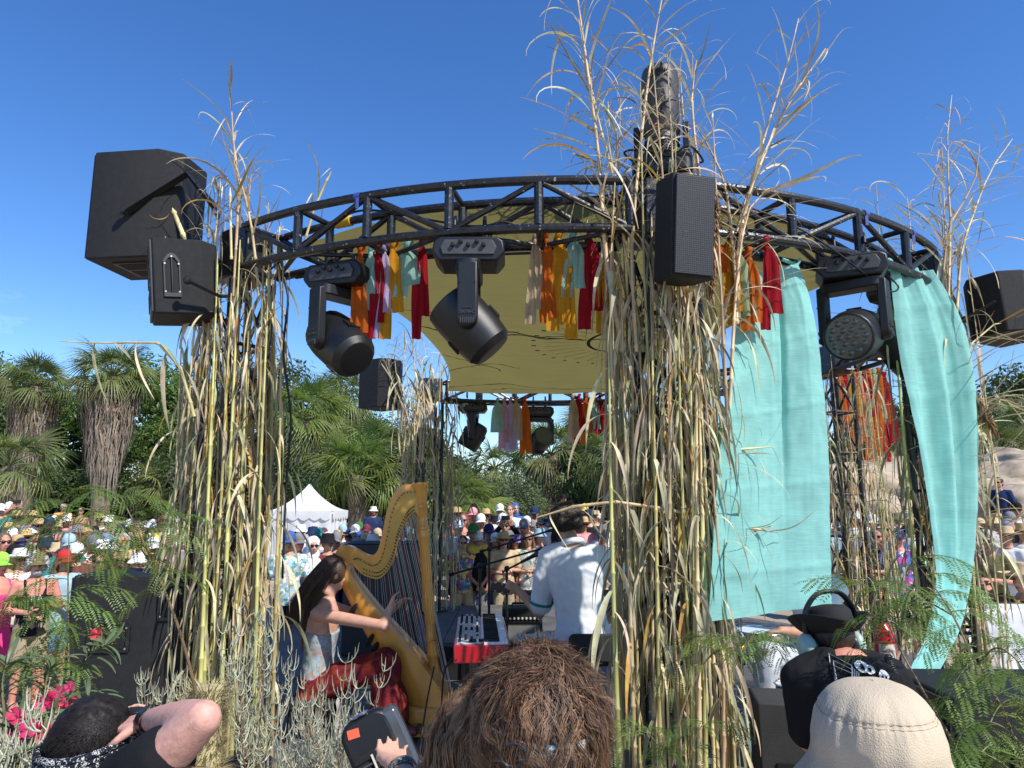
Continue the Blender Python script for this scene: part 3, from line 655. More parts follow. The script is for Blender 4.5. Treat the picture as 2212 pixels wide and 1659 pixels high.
for i, x in enumerate((442, 458, 474, 489, 521, 548, 572, 600)):
    b = W(x + U(-6, 6), 1500, 4.5 + U(-.1, .15)); b.z = .05; tp = W(x + 22 + U(-12, 12), 560 + U(-60, 160), 4.6)
    cane([b, b.lerp(tp, .5) + V((U(-.03, .03), 0, 0)), tp], 'stout green yellow cane, %s from the left of those fronting the left tower' % ('first', 'second', 'third', 'fourth', 'fifth', 'sixth', 'seventh', 'eighth')[i], 'stout canes at the front of the left tower', U(.013, .017), (.4, 1, .2), None, (.3, .55), True, (.6, .3, .1))
for i, x in enumerate((1330, 1352, 1410, 1468, 1490, 1513, 1525)):
    b = W(1428 + (x - 1428) * .85 + U(-6, 6), 1500, 3.85 + U(-.1, .1)); b.z = .25; tp = W(x - 15 + U(-15, 15), 600 + U(-80, 150), 3.95)
    cane([b, b.lerp(tp, .5) + V((U(-.03, .03), 0, 0)), tp], 'stout straight cane, %s from the left of those fronting the middle tower' % ('first', 'second', 'third', 'fourth', 'fifth', 'sixth', 'seventh')[i], 'stout canes at the front of the middle tower', U(.012, .016), (.4, 1, .16), None, (.3, .6), i % 2 == 0, (.6, .3, .1))
for i, (x0, x1, y1) in enumerate(((880, 850, 735), (895, 872, 742), (905, 890, 730), (870, 838, 775), (912, 905, 760))):
    hero([(x0, 1000), (x0 + 5, 900), (x1 + 8, 820), (x1, y1)], 10.7 + U(-.2, .2), '%s sunlit cane leaning left off the rear left tower, from the left' % ('second', 'third', 'fourth', 'first', 'fifth')[i], lf=(.45, 1, .045), up=.75, ls=(.4, .8), mix=(.97, .03, 0), r=.013)
m_plume = pm('reed_plume_brown', (.27, .155, .07), .8, var=.3, vs=12, trans=.2)
def plume(x0, y0, x1, y1, Y, rr, label):
    A, B = W(x0, y0, Y), W(x1, y1, Y); b = MB(); d = B - A; x, y, z = frame(d); L_ = d.length
    b.tube([V((0, 0, 0)), d], [.005, .002], 5)
    for i in range(420):
        t = rnd.random() ** .8; a = U(0, 6.28); o = x * math.cos(a) + y * math.sin(a); r = rr * math.sin(math.pi * min(1, t * .8 + .15)) * U(.4, 1)
        p = d * t; q = p + o * r + z * L_ * U(.04, .16); e = q + o * U(-.01, .01) + V((0, 0, -.02)); s = z.cross(o) * .0022
        b.add([p - s, p + s, q + s * 1.6, q - s * 1.6, e], [(0, 1, 2, 3), (3, 2, 4)])
    o = b.build('reed_plume', m_plume, smooth=0); o.location = A; tag(o, label, 'plume', 'brown reed plumes')
plume(1545, 415, 1538, 515, 3.85, .06, 'brown seed plume hanging beside the hanging loudspeaker')
plume(1545, 560, 1536, 640, 3.87, .03, 'small brown seed plume below the hanging loudspeaker')
plume(2100, 850, 2150, 935, 4.9, .05, 'brown seed plume drooping at the right edge by the boulders')

# ------------------------------------------------------------------ writing
def text_mesh(s, size, depth, mat, xs=1.):
    cu = bpy.data.curves.new('t', 'FONT'); cu.body = s; cu.size = size; cu.extrude = depth; cu.align_x = 'CENTER'; cu.align_y = 'CENTER'
    o = bpy.data.objects.new('t', cu); col.objects.link(o)
    me = evalmesh(o)
    bpy.data.objects.remove(o); bpy.data.curves.remove(cu)
    for v in me.vertices: v.co.x *= xs
    me.materials.clear(); me.materials.append(mat); me.name = 'lettering'; return me
# ------------------------------------------------------------------ moving-head spotlights
m_fix = pm('fixture_black', (.007, .007, .008), .42, var=.25, vs=14, bump=.12, bs=400)
m_fixg = pm('fixture_grey', (.05, .05, .052), .5, var=.2, vs=10, bump=.1, bs=400)
m_lens = pm('lens_glass', (.05, .06, .055), .06, var=.3, vs=4, coat=1)
m_slot = pm('vent_slot', (.004, .004, .004), .8)
m_lett = pm('raised_lettering', (.05, .05, .052), .45)
m_steel = pm('galvanised_steel', (.55, .56, .58), .32, 1., var=.2, vs=18, bump=.05)
m_tape = pm('blue_tape', (.03, .06, .28), .6)
TXT_C = text_mesh('CHAUVET', .028, .0015, m_lett, .8); TXT_P = text_mesh('PROFESSIONAL', .009, .001, m_lett, .9)
def rrect(w, h, r, n=5):
    o = []
    for cx, cy, a in ((w / 2 - r, h / 2 - r, 0), (-w / 2 + r, h / 2 - r, 90), (-w / 2 + r, -h / 2 + r, 180), (w / 2 - r, -h / 2 + r, 270)):
        for i in range(n + 1): t = RAD(a + 90 * i / n); o.append((cx + r * math.cos(t), cy + r * math.sin(t)))
    return o
def spotlight(label, loc, pan, tilt, yaw=None, lens=True, letters=True, scale=1., drop=.1):
    """hung upside down; local x runs through the two yoke arms, pan turns the yoke, tilt the head"""
    t = thing('moving_head_spotlight', label, 'spotlight', loc, rot=(0, 0, yaw if yaw is not None else 0), group='hanging spotlights', scale=scale)
    hexa = [(-.215, -.02), (-.17, -.075), (.17, -.075), (.215, -.02), (.205, .05), (.165, .075), (-.165, .075), (-.205, .05)]
    MB().prism(hexa, .27, Tm((0, 0, -.09), rx=RAD(90))).build('base', m_fix, t, bev=.012)
    pnl = MB().prism([(-.15, -.045), (.15, -.045), (.165, 0), (.14, .045), (-.14, .045), (-.165, 0)], .014, Tm((0, -.139, -.085), rx=RAD(90))).build('control_panel', m_fixg, t, bev=.003)
    for i, x in enumerate((-.09, -.045, .0, .05, .09)): MB().lathe([(.013, 0), (.013, .02), (.009, .022)], 10, Tm((x, -.145, -.075 + .02 * (i % 2)), rx=RAD(90))).build('socket', m_slot, pnl)
    for x in (-.09, .09):
        c = MB(); c.box((x, 0, .0), (.035, .05, drop * .9)); c.tube([(x, -.055, drop * .62), (x, -.05, drop), (x, 0, drop + .045), (x, .05, drop), (x, .055, drop * .62)], .013, 6); c.build('clamp', m_fix, t, bev=.003)
    R = Matrix.Rotation(pan, 4, 'Z'); yk = put('yoke', None, t)
    cross = MB(); cross.prism(rrect(.39, .15, .06), .07, R @ Tm((0, 0, -.2))); cross.tube([(0, 0, -.15), (0, 0, -.2)], .07, 16)
    yk = cross.build('yoke', m_fix, t, bev=.01)
    bpy.data.objects.remove(bpy.data.objects[[o.name for o in t.children if o.type == 'EMPTY'][0]])
    for s in (-1, 1):
        ol = [(-.06, .19)] + [(-.062, -.15)] + [(.062 * math.cos(RAD(a)), -.15 + .07 * math.sin(RAD(a))) for a in range(200, 341, 20)] + [(.062, -.15), (.06, .19)]
        arm = MB().prism(ol, .055, R @ Tm((s * .185, 0, -.37), rx=RAD(90), rz=s * RAD(90)), taper=.93).build('yoke_arm', m_fix, yk, bev=.008)
        TX = R @ Tm((s * .2145, 0, -.37), rx=RAD(90), rz=s * RAD(90))
        for k in range(7): MB().box((-.036 + k * .012, -.175 - .0, .003), (.005, .03, .006), TX).build('rib', m_fixg, arm)
        for (bx, bz) in ((-.045, .05), (.045, .05), (-.048, -.12), (.048, -.12)): MB().lathe([(.006, 0), (.005, .003)], 8, TX @ Tm((bx, bz, 0))).build('screw', m_slot, arm)
        if letters:
            for me, dz in ((TXT_C, -.125), (TXT_P, -.098)):
                o = put('lettering', me, arm); o.matrix_local = TX @ Tm((0, dz, .003), rz=math.pi)
    H = R @ Tm((0, 0, -.52), rx=tilt)        # head: optical axis +y before tilt
    HX = H @ Tm((0, 0, 0), rx=RAD(-90))       # lathe axis z along +y
    hd = MB(); HX = HX @ Matrix.Scale(1.1, 4); hd.lathe([(.07, -.2), (.105, -.195), (.135, -.16), (.148, -.06), (.150, .05), (.148, .1), (.14, .165), (.132, .172)], 20, HX)
    hd = hd.build('head', m_fix, t, smooth=30, bev=.004)
    MB().lathe([(.124, .1722), (.122, .166)], 28, HX).build('lens_plate', m_lens, hd)
    if lens:
        for rr, n in ((0, 1), (.045, 6), (.093, 12)):
            for k in range(n):
                a = 2 * math.pi * k / n; MB().ell((rr * math.cos(a), rr * math.sin(a), .170), (.02, .02, .012), 10, 5, HX).build('lens', m_lens, hd)
    for k in range(9): MB().box((-.05 + k * .0125, -.147, -.04), (.006, .012, .075), HX).build('vent_slot', m_slot, hd)
    for k in range(6): MB().box((-.03 + k * .0125, .147, -.04), (.006, .012, .075), HX).build('vent_slot', m_slot, hd)
    return t
LA = W(1015, 522, 4.12); spotlight('hanging spotlight at the middle of the front truss, head tipped to lower right', LA, RAD(90), RAD(48), drop=.11)
LB = W(742, 575, 4.46); spotlight('hanging spotlight beside the left tower with its head drooping to the right', LB, RAD(70), RAD(35), yaw=RAD(-20), drop=.11)
LC = W(1835, 556, 4.5); spotlight('hanging spotlight by the right truss showing its round lens face', LC, RAD(-18), RAD(196), yaw=RAD(-22), drop=.11)
LD = W(1935, 610, 5.35); spotlight('hanging spotlight half hidden behind the narrow turquoise cloth', LD, RAD(60), RAD(55), yaw=RAD(35), lens=False)
LE = W(1022, 868, 11.55); spotlight('small far spotlight hanging left of the rear ribbons', LE, RAD(85), RAD(-60), lens=False, letters=False, scale=1.1)
LF = W(1165, 878, 11.6); spotlight('small far spotlight hanging right of the rear ribbons', LF, RAD(20), RAD(160), lens=False, letters=False, scale=1.1)
# upright spotlight on the middle tower
c0 = W(1432, 385, 4.14); t = thing('upright_spotlight', 'tall grey spotlight standing upright on top of the middle front tower', 'spotlight', c0, rot=(0, 0, RAD(-14)))
MB().prism(rrect(.36, .34, .05), .12, Tm((0, 0, .03))).build('base', m_fix, t, bev=.012)
yk = MB().prism(rrect(.32, .15, .06), .06, Tm((0, 0, .12))).build('yoke', m_fix, t, bev=.01)
for s in (-1, 1): MB().prism([(-.05, -.06), (.05, -.06), (.045, .16), (.02, .19), (-.02, .19), (-.045, .16)], .04, Tm((s * .15, 0, .16), rx=RAD(90), rz=RAD(90))).build('yoke_arm', m_fix, yk, bev=.006)
prof = [(.09, -.17), (.105, -.16), (.108, -.05), (.10, -.03), (.116, .0), (.118, .2), (.112, .26), (.118, .30), (.112, .40), (.10, .425), (.05, .43)]
hd = MB().lathe(prof, 14, Tm((0, 0, .30))).build('head', m_fixg, t, smooth=30)
for k in range(5): MB().lathe([(.1095, 0), (.1095, .006)], 24, Tm((0, 0, .15 + k * .018))).build('cooling_fin', m_fix, hd)
for k in range(8):
    a = RAD(-118 + k * 8); MB().box((0, 0, 0), (.006, .012, .05), Tm((.113 * math.cos(a), .113 * math.sin(a), .65), rz=a + RAD(90))).build('vent_slot', m_slot, hd)
et = text_mesh('ELATION', .042, .001, pm('dark_lettering', (.02, .02, .02), .5), .85); a = RAD(-82)
o = put('lettering', et, hd); o.matrix_local = Tm((.1175 * math.cos(a), .1175 * math.sin(a), .42), rz=a + RAD(90)) @ Tm(rx=RAD(90)) @ Tm(rz=RAD(-90))
MB().tube([(.022 * math.cos(q * .3142), .1 * math.sin(q * .3142), 0) for q in range(20)], .0018, 5, closed=True, T=Tm((.1185 * math.cos(a), .1185 * math.sin(a), .42), rz=a + RAD(90)) @ Tm(rx=RAD(90))).build('emblem_ring', MATS['dark_lettering'], hd)
MB().tube(cat_rom([(-.16, -.12, .06), (-.22, -.16, .12), (-.1, -.2, .1), (.05, -.17, .06), (.16, -.19, .1), (.24, -.1, .04), (.2, .05, .1)], 6), .007, 6).build('cable', m_fix, t)

# ------------------------------------------------------------------ loudspeakers
m_spk = pm('speaker_black', (.011, .011, .012), .62, var=.3, vs=30, bump=.5, bs=420, spec=.35)
m_grille = pm('speaker_grille', (.02, .02, .022), .5, var=.1)
n_, l_ = nodes(m_grille); tc_ = n_.new('ShaderNodeTexCoord'); vo = n_.new('ShaderNodeTexVoronoi'); vo.inputs['Scale'].default_value = 90; vo.inputs['Randomness'].default_value = .12
l_(tc_.outputs['Object'], vo.inputs['Vector']); rm = n_.new('ShaderNodeValToRGB'); rm.color_ramp.elements[0].position = .42; rm.color_ramp.elements[1].position = .5; rm.color_ramp.elements[0].color = (.002, .002, .002, 1); rm.color_ramp.elements[1].color = (.035, .035, .038, 1)
l_(vo.outputs['Distance'], rm.inputs[0]); l_(rm.outputs[0], n_['Principled BSDF'].inputs['Base Color'])
bp = n_.new('ShaderNodeBump'); bp.inputs['Strength'].default_value = .8; bp.inputs['Distance'].default_value = .004; l_(rm.outputs[0], bp.inputs['Height']); l_(bp.outputs[0], n_['Principled BSDF'].inputs['Normal'])
def cabinet(label, loc, size, yaw=0, pitch=0, roll=0, tap=.62, handle=(), knob=True, group='hung loudspeakers', name='loudspeaker', port=False, ch=.25, bands=False):
    """front is local -y; loc = centre of the box"""
    w_, d_, h_ = size; t = thing(name, label, 'speaker', loc, rot=(pitch, roll, yaw), group=group)
    ol = [(-w_ / 2, -d_ / 2), (w_ / 2, -d_ / 2), (w_ / 2, d_ / 2 - d_ * ch), (w_ / 2 * tap, d_ / 2), (-w_ / 2 * tap, d_ / 2), (-w_ / 2, d_ / 2 - d_ * ch)]
    MB().prism(ol, h_).build('cabinet', m_spk, t, bev=.012)
    gr = MB().box((0, -d_ / 2 - .008, 0), (w_ - .03, .016, h_ - .03)).build('grille', m_grille, t, bev=.004)
    if bands:
        for k, (z, hh) in enumerate(((-.25, .2), (.03, .12), (.3, .16))):
            for j in range(9): MB().box((0, -d_ / 2 - .018, (z + hh * (j / 8 - .5)) * h_), (w_ - .04, .006, .006)).build('grille_louvre', m_spk, gr)
    for sx_, hx, hz, hw, hh in handle:      # recessed carrying handles on the side walls
        R = Tm((sx_ * (w_ / 2 + .001), hx * d_, hz * h_), rz=RAD(90)) @ Tm(rx=RAD(90))
        f = MB()
        arch = lambda s: [(-hw * s / 2, -hh * s / 2), (hw * s / 2, -hh * s / 2), (hw * s / 2, hh * s * .32), (hw * s * .25, hh * s * .46), (0, hh * s / 2), (-hw * s * .25, hh * s * .46), (-hw * s / 2, hh * s * .32)]
        o_, i_ = arch(1), arch(.82); n = len(o_)
        for z in (.012,):
            f.add([(x, y, z) for x, y in o_] + [(x, y, z) for x, y in i_] + [(x, y, 0) for x, y in o_] + [(x, y, 0) for x, y in i_], [(k, (k + 1) % n, n + (k + 1) % n, n + k) for k in range(n)] + [(k, 2 * n + k, 2 * n + (k + 1) % n, (k + 1) % n) for k in range(n)] + [(n + k, n + (k + 1) % n, 3 * n + (k + 1) % n, 3 * n + k) for k in range(n)], T=R)
        hnd = f.build('handle', m_fix, t, smooth=20)
        MB().prism(arch(.8), .003, R @ Tm((0, 0, .001))).build('handle_recess', m_slot, hnd)
        MB().box((0, 0, .008), (hw * .11, hh * .84, .012), R).build('handle_grip', m_fix, hnd, bev=.004)
        for kx, ky in ((-.42, -.4), (.42, -.4), (-.42, .25), (.42, .25), (0, .42)): MB().lathe([(.007, 0), (.006, .004)], 8, R @ Tm((kx * hw * .98, ky * hh * .98, .012))).build('screw', m_steel, hnd)
    if port:
        pf = MB().box((0, 0, -h_ / 2 - .004), (w_ * .62, d_ * .55, .008)).build('port_frame', m_fix, t, bev=.003)
        for i in range(2): MB().box(((i - .5) * w_ * .3, 0, -h_ / 2 - .009), (w_ * .24, d_ * .45, .003)).build('port_opening', m_slot, pf)
    return t
def bracket(label, pts, loc, r=.022, knob=None):
    t = thing('speaker_bracket', label, 'bracket', loc, group='loudspeaker brackets')
    MB().tube(pts, r, 4, flat=.6).build('arm', m_fix, t, smooth=0, world=True, bev=.003)
    if knob is not None: MB().ell(knob, (.028, .025, .028), 7, 5).build('knob', m_fix, t, smooth=40, world=True)
S1 = W(330, 468, 4.95); cabinet('big black loudspeaker high at the left against the sky', S1, (.5, .62, .8), yaw=RAD(-97), roll=RAD(0), port=True, ch=.22)
k1 = W(275, 458, 4.68); bracket('angled black arm holding the big high loudspeaker at the left', [k1, W(405, 376, 4.7), W(468, 452, 4.75), W(476, 480, 4.8)], k1, .042, k1 + V((-.02, -.02, 0)))
pp = thing('steel_pole', 'galvanised steel pole with a half clamp on top of the left tower', 'pole', W(476, 540, 4.78))
MB().tube([W(472, 560, 4.78), W(479, 405, 4.78)], .024, 14).build('pipe', m_steel, pp, world=True)
cc = W(478, 396, 4.78)
MB().tube([cc + V((.045 * math.cos(a), 0, .045 * math.sin(a) + .01)) for a in [RAD(-60 + i * 22) for i in range(13)]], .013, 8).build('half_clamp', m_steel, pp, world=True)
MB().box(W(470, 455, 4.75), (.05, .05, .06)).build('coupler', m_steel, pp, world=True, bev=.008)
S2 = W(400, 612, 4.62); cabinet('black louvred loudspeaker clamped to the left tower below the big one', S2, (.3, .40, .52), yaw=RAD(-62), roll=RAD(-4), pitch=RAD(6), bands=True, tap=.5, handle=((1, -.22, .0, .10, .3),))
k2 = W(405, 606, 4.36); bracket('short black arm on the louvred left loudspeaker', [k2, W(475, 640, 4.5), W(490, 640, 4.6)], k2, .022, k2)
S3 = W(1472, 500, 3.72); cabinet('black loudspeaker hanging at the middle front among the canes', S3, (.26, .26, .56), yaw=RAD(16), pitch=RAD(7), tap=.55)
S4 = W(2172, 668, 5.2); cabinet('black loudspeaker cut off by the right edge', S4, (.42, .52, .46), yaw=RAD(118), roll=RAD(2), tap=.55)
k4 = W(2085, 690, 5.1); bracket('black arm reaching to the right edge loudspeaker', [W(2060, 705, 5.2), k4, W(2150, 650, 4.95)], k4, .02, k4)
S5 = W(828, 832, 10.9); cabinet('black loudspeaker on the rear left tower lit by the sun', S5, (.5, .55, .75), yaw=RAD(-125), tap=.55)
PA = W(318, 1372, 5.0); cabinet('wide black floor loudspeaker behind the feathery branches at the left', PA, (.5, .78, .84), yaw=RAD(-84), tap=.9, ch=.08, handle=((1, -.18, .05, .26, .2), (1, .33, .3, .22, .24)), group='floor loudspeakers')
sbz = PA.z - .42; cabinet('black bass bin under the wide floor loudspeaker at the left', V((PA.x, PA.y, sbz - .42)), (.51, .8, .83), yaw=RAD(-84), tap=.95, ch=.05, handle=((1, .25, .2, .26, .2),), group='floor loudspeakers')
cabinet('black bass bin lying at the right edge behind the feathery branches', V((2.25, 3.17, .86)), (.5, 1.05, 1.36), yaw=RAD(-91), pitch=0, tap=.9, ch=.1, handle=((1, -.3, .30, .24, .22), (1, .3, .30, .24, .22)), group='floor loudspeakers')
cabinet('tall black loudspeaker standing behind the harp strings', V((-1.46, 8.3, STZ + .6)), (.78, .6, 1.18), yaw=RAD(2), tap=.95, ch=.05, group='floor loudspeakers')
wz = thing('stage_monitor', 'black wedge monitor with mesh front at the bottom middle edge of the stage', 'speaker', V((.62, 3.75, .3)), rot=(0, 0, RAD(-12)))
MB().prism([(-.2, 0), (.2, 0), (.2, .2), (-.05, .42), (-.2, .42)], .62, Tm((0, 0, 0), rx=RAD(90), rz=RAD(90))).build('cabinet', m_spk, wz, bev=.012)
MB().box((0, -.19, .2), (.58, .02, .36)).build('grille', m_grille, wz)

# ------------------------------------------------------------------ ribbons and turquoise cloths
def cloth_mat(name, rgb, tr=.45):
    m = pm(name, rgb, .9, var=.12, vs=5, trans=tr, spec=.1)
    if 'weave' in m: return m
    n, l = nodes(m); tc = n.new('ShaderNodeTexCoord'); b = n.new('ShaderNodeBump'); b.inputs['Strength'].default_value = .5; b.inputs['Distance'].default_value = .003
    ws = []
    for ax in ('X', 'Z'):
        q = n.new('ShaderNodeTexWave'); q.wave_type = 'BANDS'; q.bands_direction = ax; q.inputs['Scale'].default_value = 60; q.inputs['Distortion'].default_value = 2.5; q.inputs['Detail'].default_value = 2; l(tc.outputs['Object'], q.inputs['Vector']); ws.append(q.outputs['Fac'])
    a = n.new('ShaderNodeMath'); a.operation = 'ADD'; l(ws[0], a.inputs[0]); l(ws[1], a.inputs[1]); l(a.outputs[0], b.inputs['Height']); l(b.outputs[0], n['Principled BSDF'].inputs['Normal'])
    hv = n['Hue/Saturation/Value']; old = hv.inputs['Value'].links[0].from_socket; s1 = n.new('ShaderNodeTexNoise'); s1.inputs['Scale'].default_value = 9; s1.inputs['Detail'].default_value = 6; mp = n.new('ShaderNodeMapping'); mp.inputs[3].default_value = (1, 1, 14); l(tc.outputs['Object'], mp.inputs[0]); l(mp.outputs[0], s1.inputs['Vector']); r1 = n.new('ShaderNodeMapRange'); r1.inputs[1].default_value = .3; r1.inputs[2].default_value = .7; r1.inputs[3].default_value = .93; r1.inputs[4].default_value = 1.06; l(s1.outputs[0], r1.inputs[0]); mm = n.new('ShaderNodeMath'); mm.operation = 'MULTIPLY'; l(old, mm.inputs[0]); l(r1.outputs[0], mm.inputs[1]); l(mm.outputs[0], hv.inputs['Value'])
    m['weave'] = 1; return m
RB = {'orange': (.62, .14, .02), 'red': (.38, .015, .025), 'yellow': (.68, .32, .025), 'mint': (.36, .6, .52), 'beige': (.55, .42, .27), 'lilac': (.55, .45, .68), 'pale green': (.4, .5, .28), 'pink': (.6, .1, .14), 'pale pink': (.62, .36, .42)}
def ribbon(x, y0, y1, Y, colr, label, w=.085, tails=2, grp='cloth strips tied to the front truss', short=.7):
    m = cloth_mat('ribbon_' + colr.replace(' ', '_'), RB[colr], .4); A = W(x, y0, Y); B = W(x, y1, Y); ln = A.z - B.z
    t = thing('cloth_strip', label, 'ribbon', A, group=grp); sd_ = U(0, 9)
    MB().tube([V((w * .3 * math.cos(a) * .5, .04 * math.sin(a), .035 + .04 * math.cos(a))) for a in [i * .52 for i in range(12)]], w * .2, 7, closed=True, flat=.3).build('loop', m, t, smooth=180)
    MB().ell((0, -.035, -.02), (w * .22, .016, .022), 10, 7).build('knot', m, t, smooth=180)
    for k in range(tails):
        L_ = ln * (1 if k == 0 else U(short, .98)); side = (k - .5 * (tails - 1)) * w * .8; tw = U(-.8, .8); ww = w * U(.7, 1.1)
        def f(u, v):
            wv = ww * (.22 + .78 * min(1, v * 5) ** .7) * (1 + .05 * math.sin(v * 6 + sd_)); a = .5 * tw * v * v + .25 * math.sin(v * 3 + sd_ + k)
            q = (u - .5) * wv; fo = .008 * math.sin(u * 9 + sd_ + v * 4) * min(1, v * 4)
            return V((side * v ** .6 + q * math.cos(a) + .006 * math.sin(v * 5 + sd_ * 2), -.04 - .01 * k + q * math.sin(a) * .6 + fo, -.02 - L_ * v))
        MB().sheet(f, 8, 22).build('tail', m, t, smooth=180)
def Yi(x, y):       # where the inner lower chord crosses that line of sight
    p = WZ(x, y, ZB); return p.y
FRONT = [(781, 550, 726, 'orange', 'left of the hanging middle spotlight, first from the left'), (803, 548, 668, 'mint', 'second from the left on the front truss'), (819, 545, 728, 'red', 'dark red, third from the left on the front truss'), (832, 546, 727, 'lilac', 'sheer pale strip low between red and yellow ones'), (851, 541, 729, 'yellow', 'beside the big mint bow at the left'), (882, 539, 640, 'mint', 'short wide bow left of the middle spotlight'), (913, 527, 729, 'red', 'closest to the middle spotlight on its left'),
         (1156, 521, 697, 'beige', 'leftmost strip right of the middle spotlight'), (1180, 520, 694, 'orange', 'between beige and yellow strips'), (1206, 520, 711, 'yellow', 'long strip left of the short mint bow'), (1238, 518, 640, 'mint', 'short bow right of the middle spotlight'), (1229, 600, 729, 'yellow', 'thin end hanging below the mint bow'), (1273, 520, 708, 'red', 'wide strip at the left of the middle canes'), (1305, 525, 717, 'yellow', 'half hidden by the middle canes')]
for x, y0, y1, c, lb in FRONT: ribbon(x, y0, y1, 4.28 if 1100 < x else 4.42, c, c + ' cloth ribbon ' + lb, w=.1 if 'wide' in lb or 'bow' in lb else .07, tails=1 if 'thin' in lb else 2)
for x, y0, y1, c, lb in ((1545, 530, 590, 'orange', 'knotted right of the hanging loudspeaker'), (1572, 545, 700, 'yellow', 'between canes right of the hanging loudspeaker'), (1595, 555, 690, 'pale green', 'behind the orange one on the right truss'), (1615, 560, 711, 'orange', 'wide strip over the turquoise cloth'), (1652, 536, 709, 'red', 'wide strip over the top of the turquoise cloth')): ribbon(x, y0, y1, 4.12, c, c + ' cloth ribbon ' + lb, w=.08)
for x, y0, y1, c, lb in ((1075, 868, 932, 'mint', 'first of the far strips between the two rear spotlights'), (1090, 868, 967, 'pale pink', 'second of the far strips in the sky gap'), (1103, 868, 972, 'lilac', 'third of the far strips in the sky gap'), (1115, 867, 965, 'beige', 'fourth of the far strips in the sky gap'), (1134, 866, 979, 'orange', 'last of the far strips, left of the right rear spotlight'),
                         (1237, 861, 954, 'beige', 'leftmost on the rear truss beside the middle canes'), (1250, 861, 957, 'red', 'second on the rear truss beside the middle canes'), (1266, 860, 957, 'orange', 'third on the rear truss beside the middle canes'), (1282, 860, 932, 'mint', 'fourth on the rear truss beside the middle canes'), (1296, 860, 935, 'red', 'last on the rear truss, almost behind the middle canes')):
    ribbon(x, y0, y1, 11.4, c, c + ' cloth ribbon ' + lb, w=.13, grp='cloth strips on the rear truss')
ORD = ('first', 'second', 'third', 'fourth', 'fifth', 'sixth', 'seventh', 'eighth', 'ninth', 'tenth')
for i, c in enumerate(('orange', 'red', 'yellow', 'orange', 'beige', 'red', 'orange', 'pale green', 'orange', 'red')):
    ribbon(1812 + i * 10.5, 812 + U(-8, 8), 950 + U(-40, 50), 9.6, c, c + ' cloth ribbon, %s from the left behind the canes between the turquoise cloths' % ORD[i], w=.16, grp='cloth strips between the turquoise cloths')
m_turq = cloth_mat('turquoise_cloth', (.37, .78, .71), .42)
def hang(name, label, rows, Yl, folds, amp, ny=150, nx=70, fold=None):
    """rows: (left x, right x, y left, y right, Y left, Y right) from top to bottom"""
    t = thing(name, label, 'cloth', W(rows[0][0], rows[0][2], rows[0][4]), group='turquoise cloths on the right truss')
    Lc = cat_rom([W(a, c, e) for a, b, c, d, e, f in rows], 8); Rc = cat_rom([W(b, d, f) for a, b, c, d, e, f in rows], 8); n = len(Lc) - 1
    def fn(u, v):
        k = v * n; i = min(n - 1, int(k)); s = k - i; p = Lc[i].lerp(Lc[i + 1], s); q = Rc[i].lerp(Rc[i + 1], s); g_ = p.lerp(q, u)
        am = amp * (.35 + .65 * math.sin(math.pi * min(1, v + .15)))
        d = am * math.sin(u * folds * 6.283 + .7 * math.sin(v * 4)) + am * .5 * noise.noise(V((u * 5, v * 3, 2))) + .006 * noise.noise(V((u * 16, v * 20, 5)))
        c = .006 * math.exp(-((v * 5) % 1 - .5) ** 2 * 500) + .005 * math.exp(-((u * 3) % 1 - .5) ** 2 * 300) + .012 * noise.noise(V((u * 3 + v * 2, v * 7, 8))) * abs(noise.noise(V((u * 4, v * 3, 11))))
        if fold: c += (.04 * u / fold if u < fold else .04 - .05 * math.exp(-((u - fold) / .03) ** 2) + .16 * (u - fold)) * min(1, v * 3) * (1 - .8 * sstep(.45, .85, v))
        return g_ + V((.15 * d, -d - c, 0))
    MB().sheet(fn, nx, ny).build('fabric', m_turq, t, smooth=180, world=True)
    return t
t = hang('turquoise_cloth', 'wide turquoise cloth hanging from the right truss down to the bass player corner', [(1610, 1722, 590, 572, 4.25, 4.42), (1592, 1742, 690, 660, 4.2, 4.45), (1570, 1760, 830, 800, 4.05, 4.42), (1552, 1776, 980, 950, 3.95, 4.38), (1542, 1787, 1150, 1130, 3.86, 4.35), (1532, 1791, 1343, 1306, 3.8, 4.33)], 0, 1.4, .035, fold=.6)
MB().tube([W(1690, 560, 4.4), W(1722, 573, 4.41), W(1728, 560, 4.42)], .012, 6).build('tie', m_turq, t, world=True)
t['label'] = 'wide turquoise cloth hanging beside the middle front tower'
t = hang('turquoise_cloth', 'narrow turquoise cloth tied to the right end of the truss, twisting down to the floor', [(1922, 2010, 573, 585, 4.75, 5.0), (1932, 2062, 690, 680, 4.7, 5.0), (1948, 2090, 810, 790, 4.68, 4.95), (1975, 2103, 950, 940, 4.65, 4.9), (1998, 2104, 1100, 1100, 4.6, 4.85), (2018, 2090, 1250, 1250, 4.5, 4.7), (2000, 2062, 1370, 1370, 4.2, 4.35), (1962, 2010, 1460, 1480, 3.7, 3.8), (1965, 2020, 1520, 1545, 3.35, 3.4)], 0, 2.2, .045)
MB().ell(W(1920, 572, 4.75), (.035, .03, .05), 10, 8).build('knot', m_turq, t, world=True)

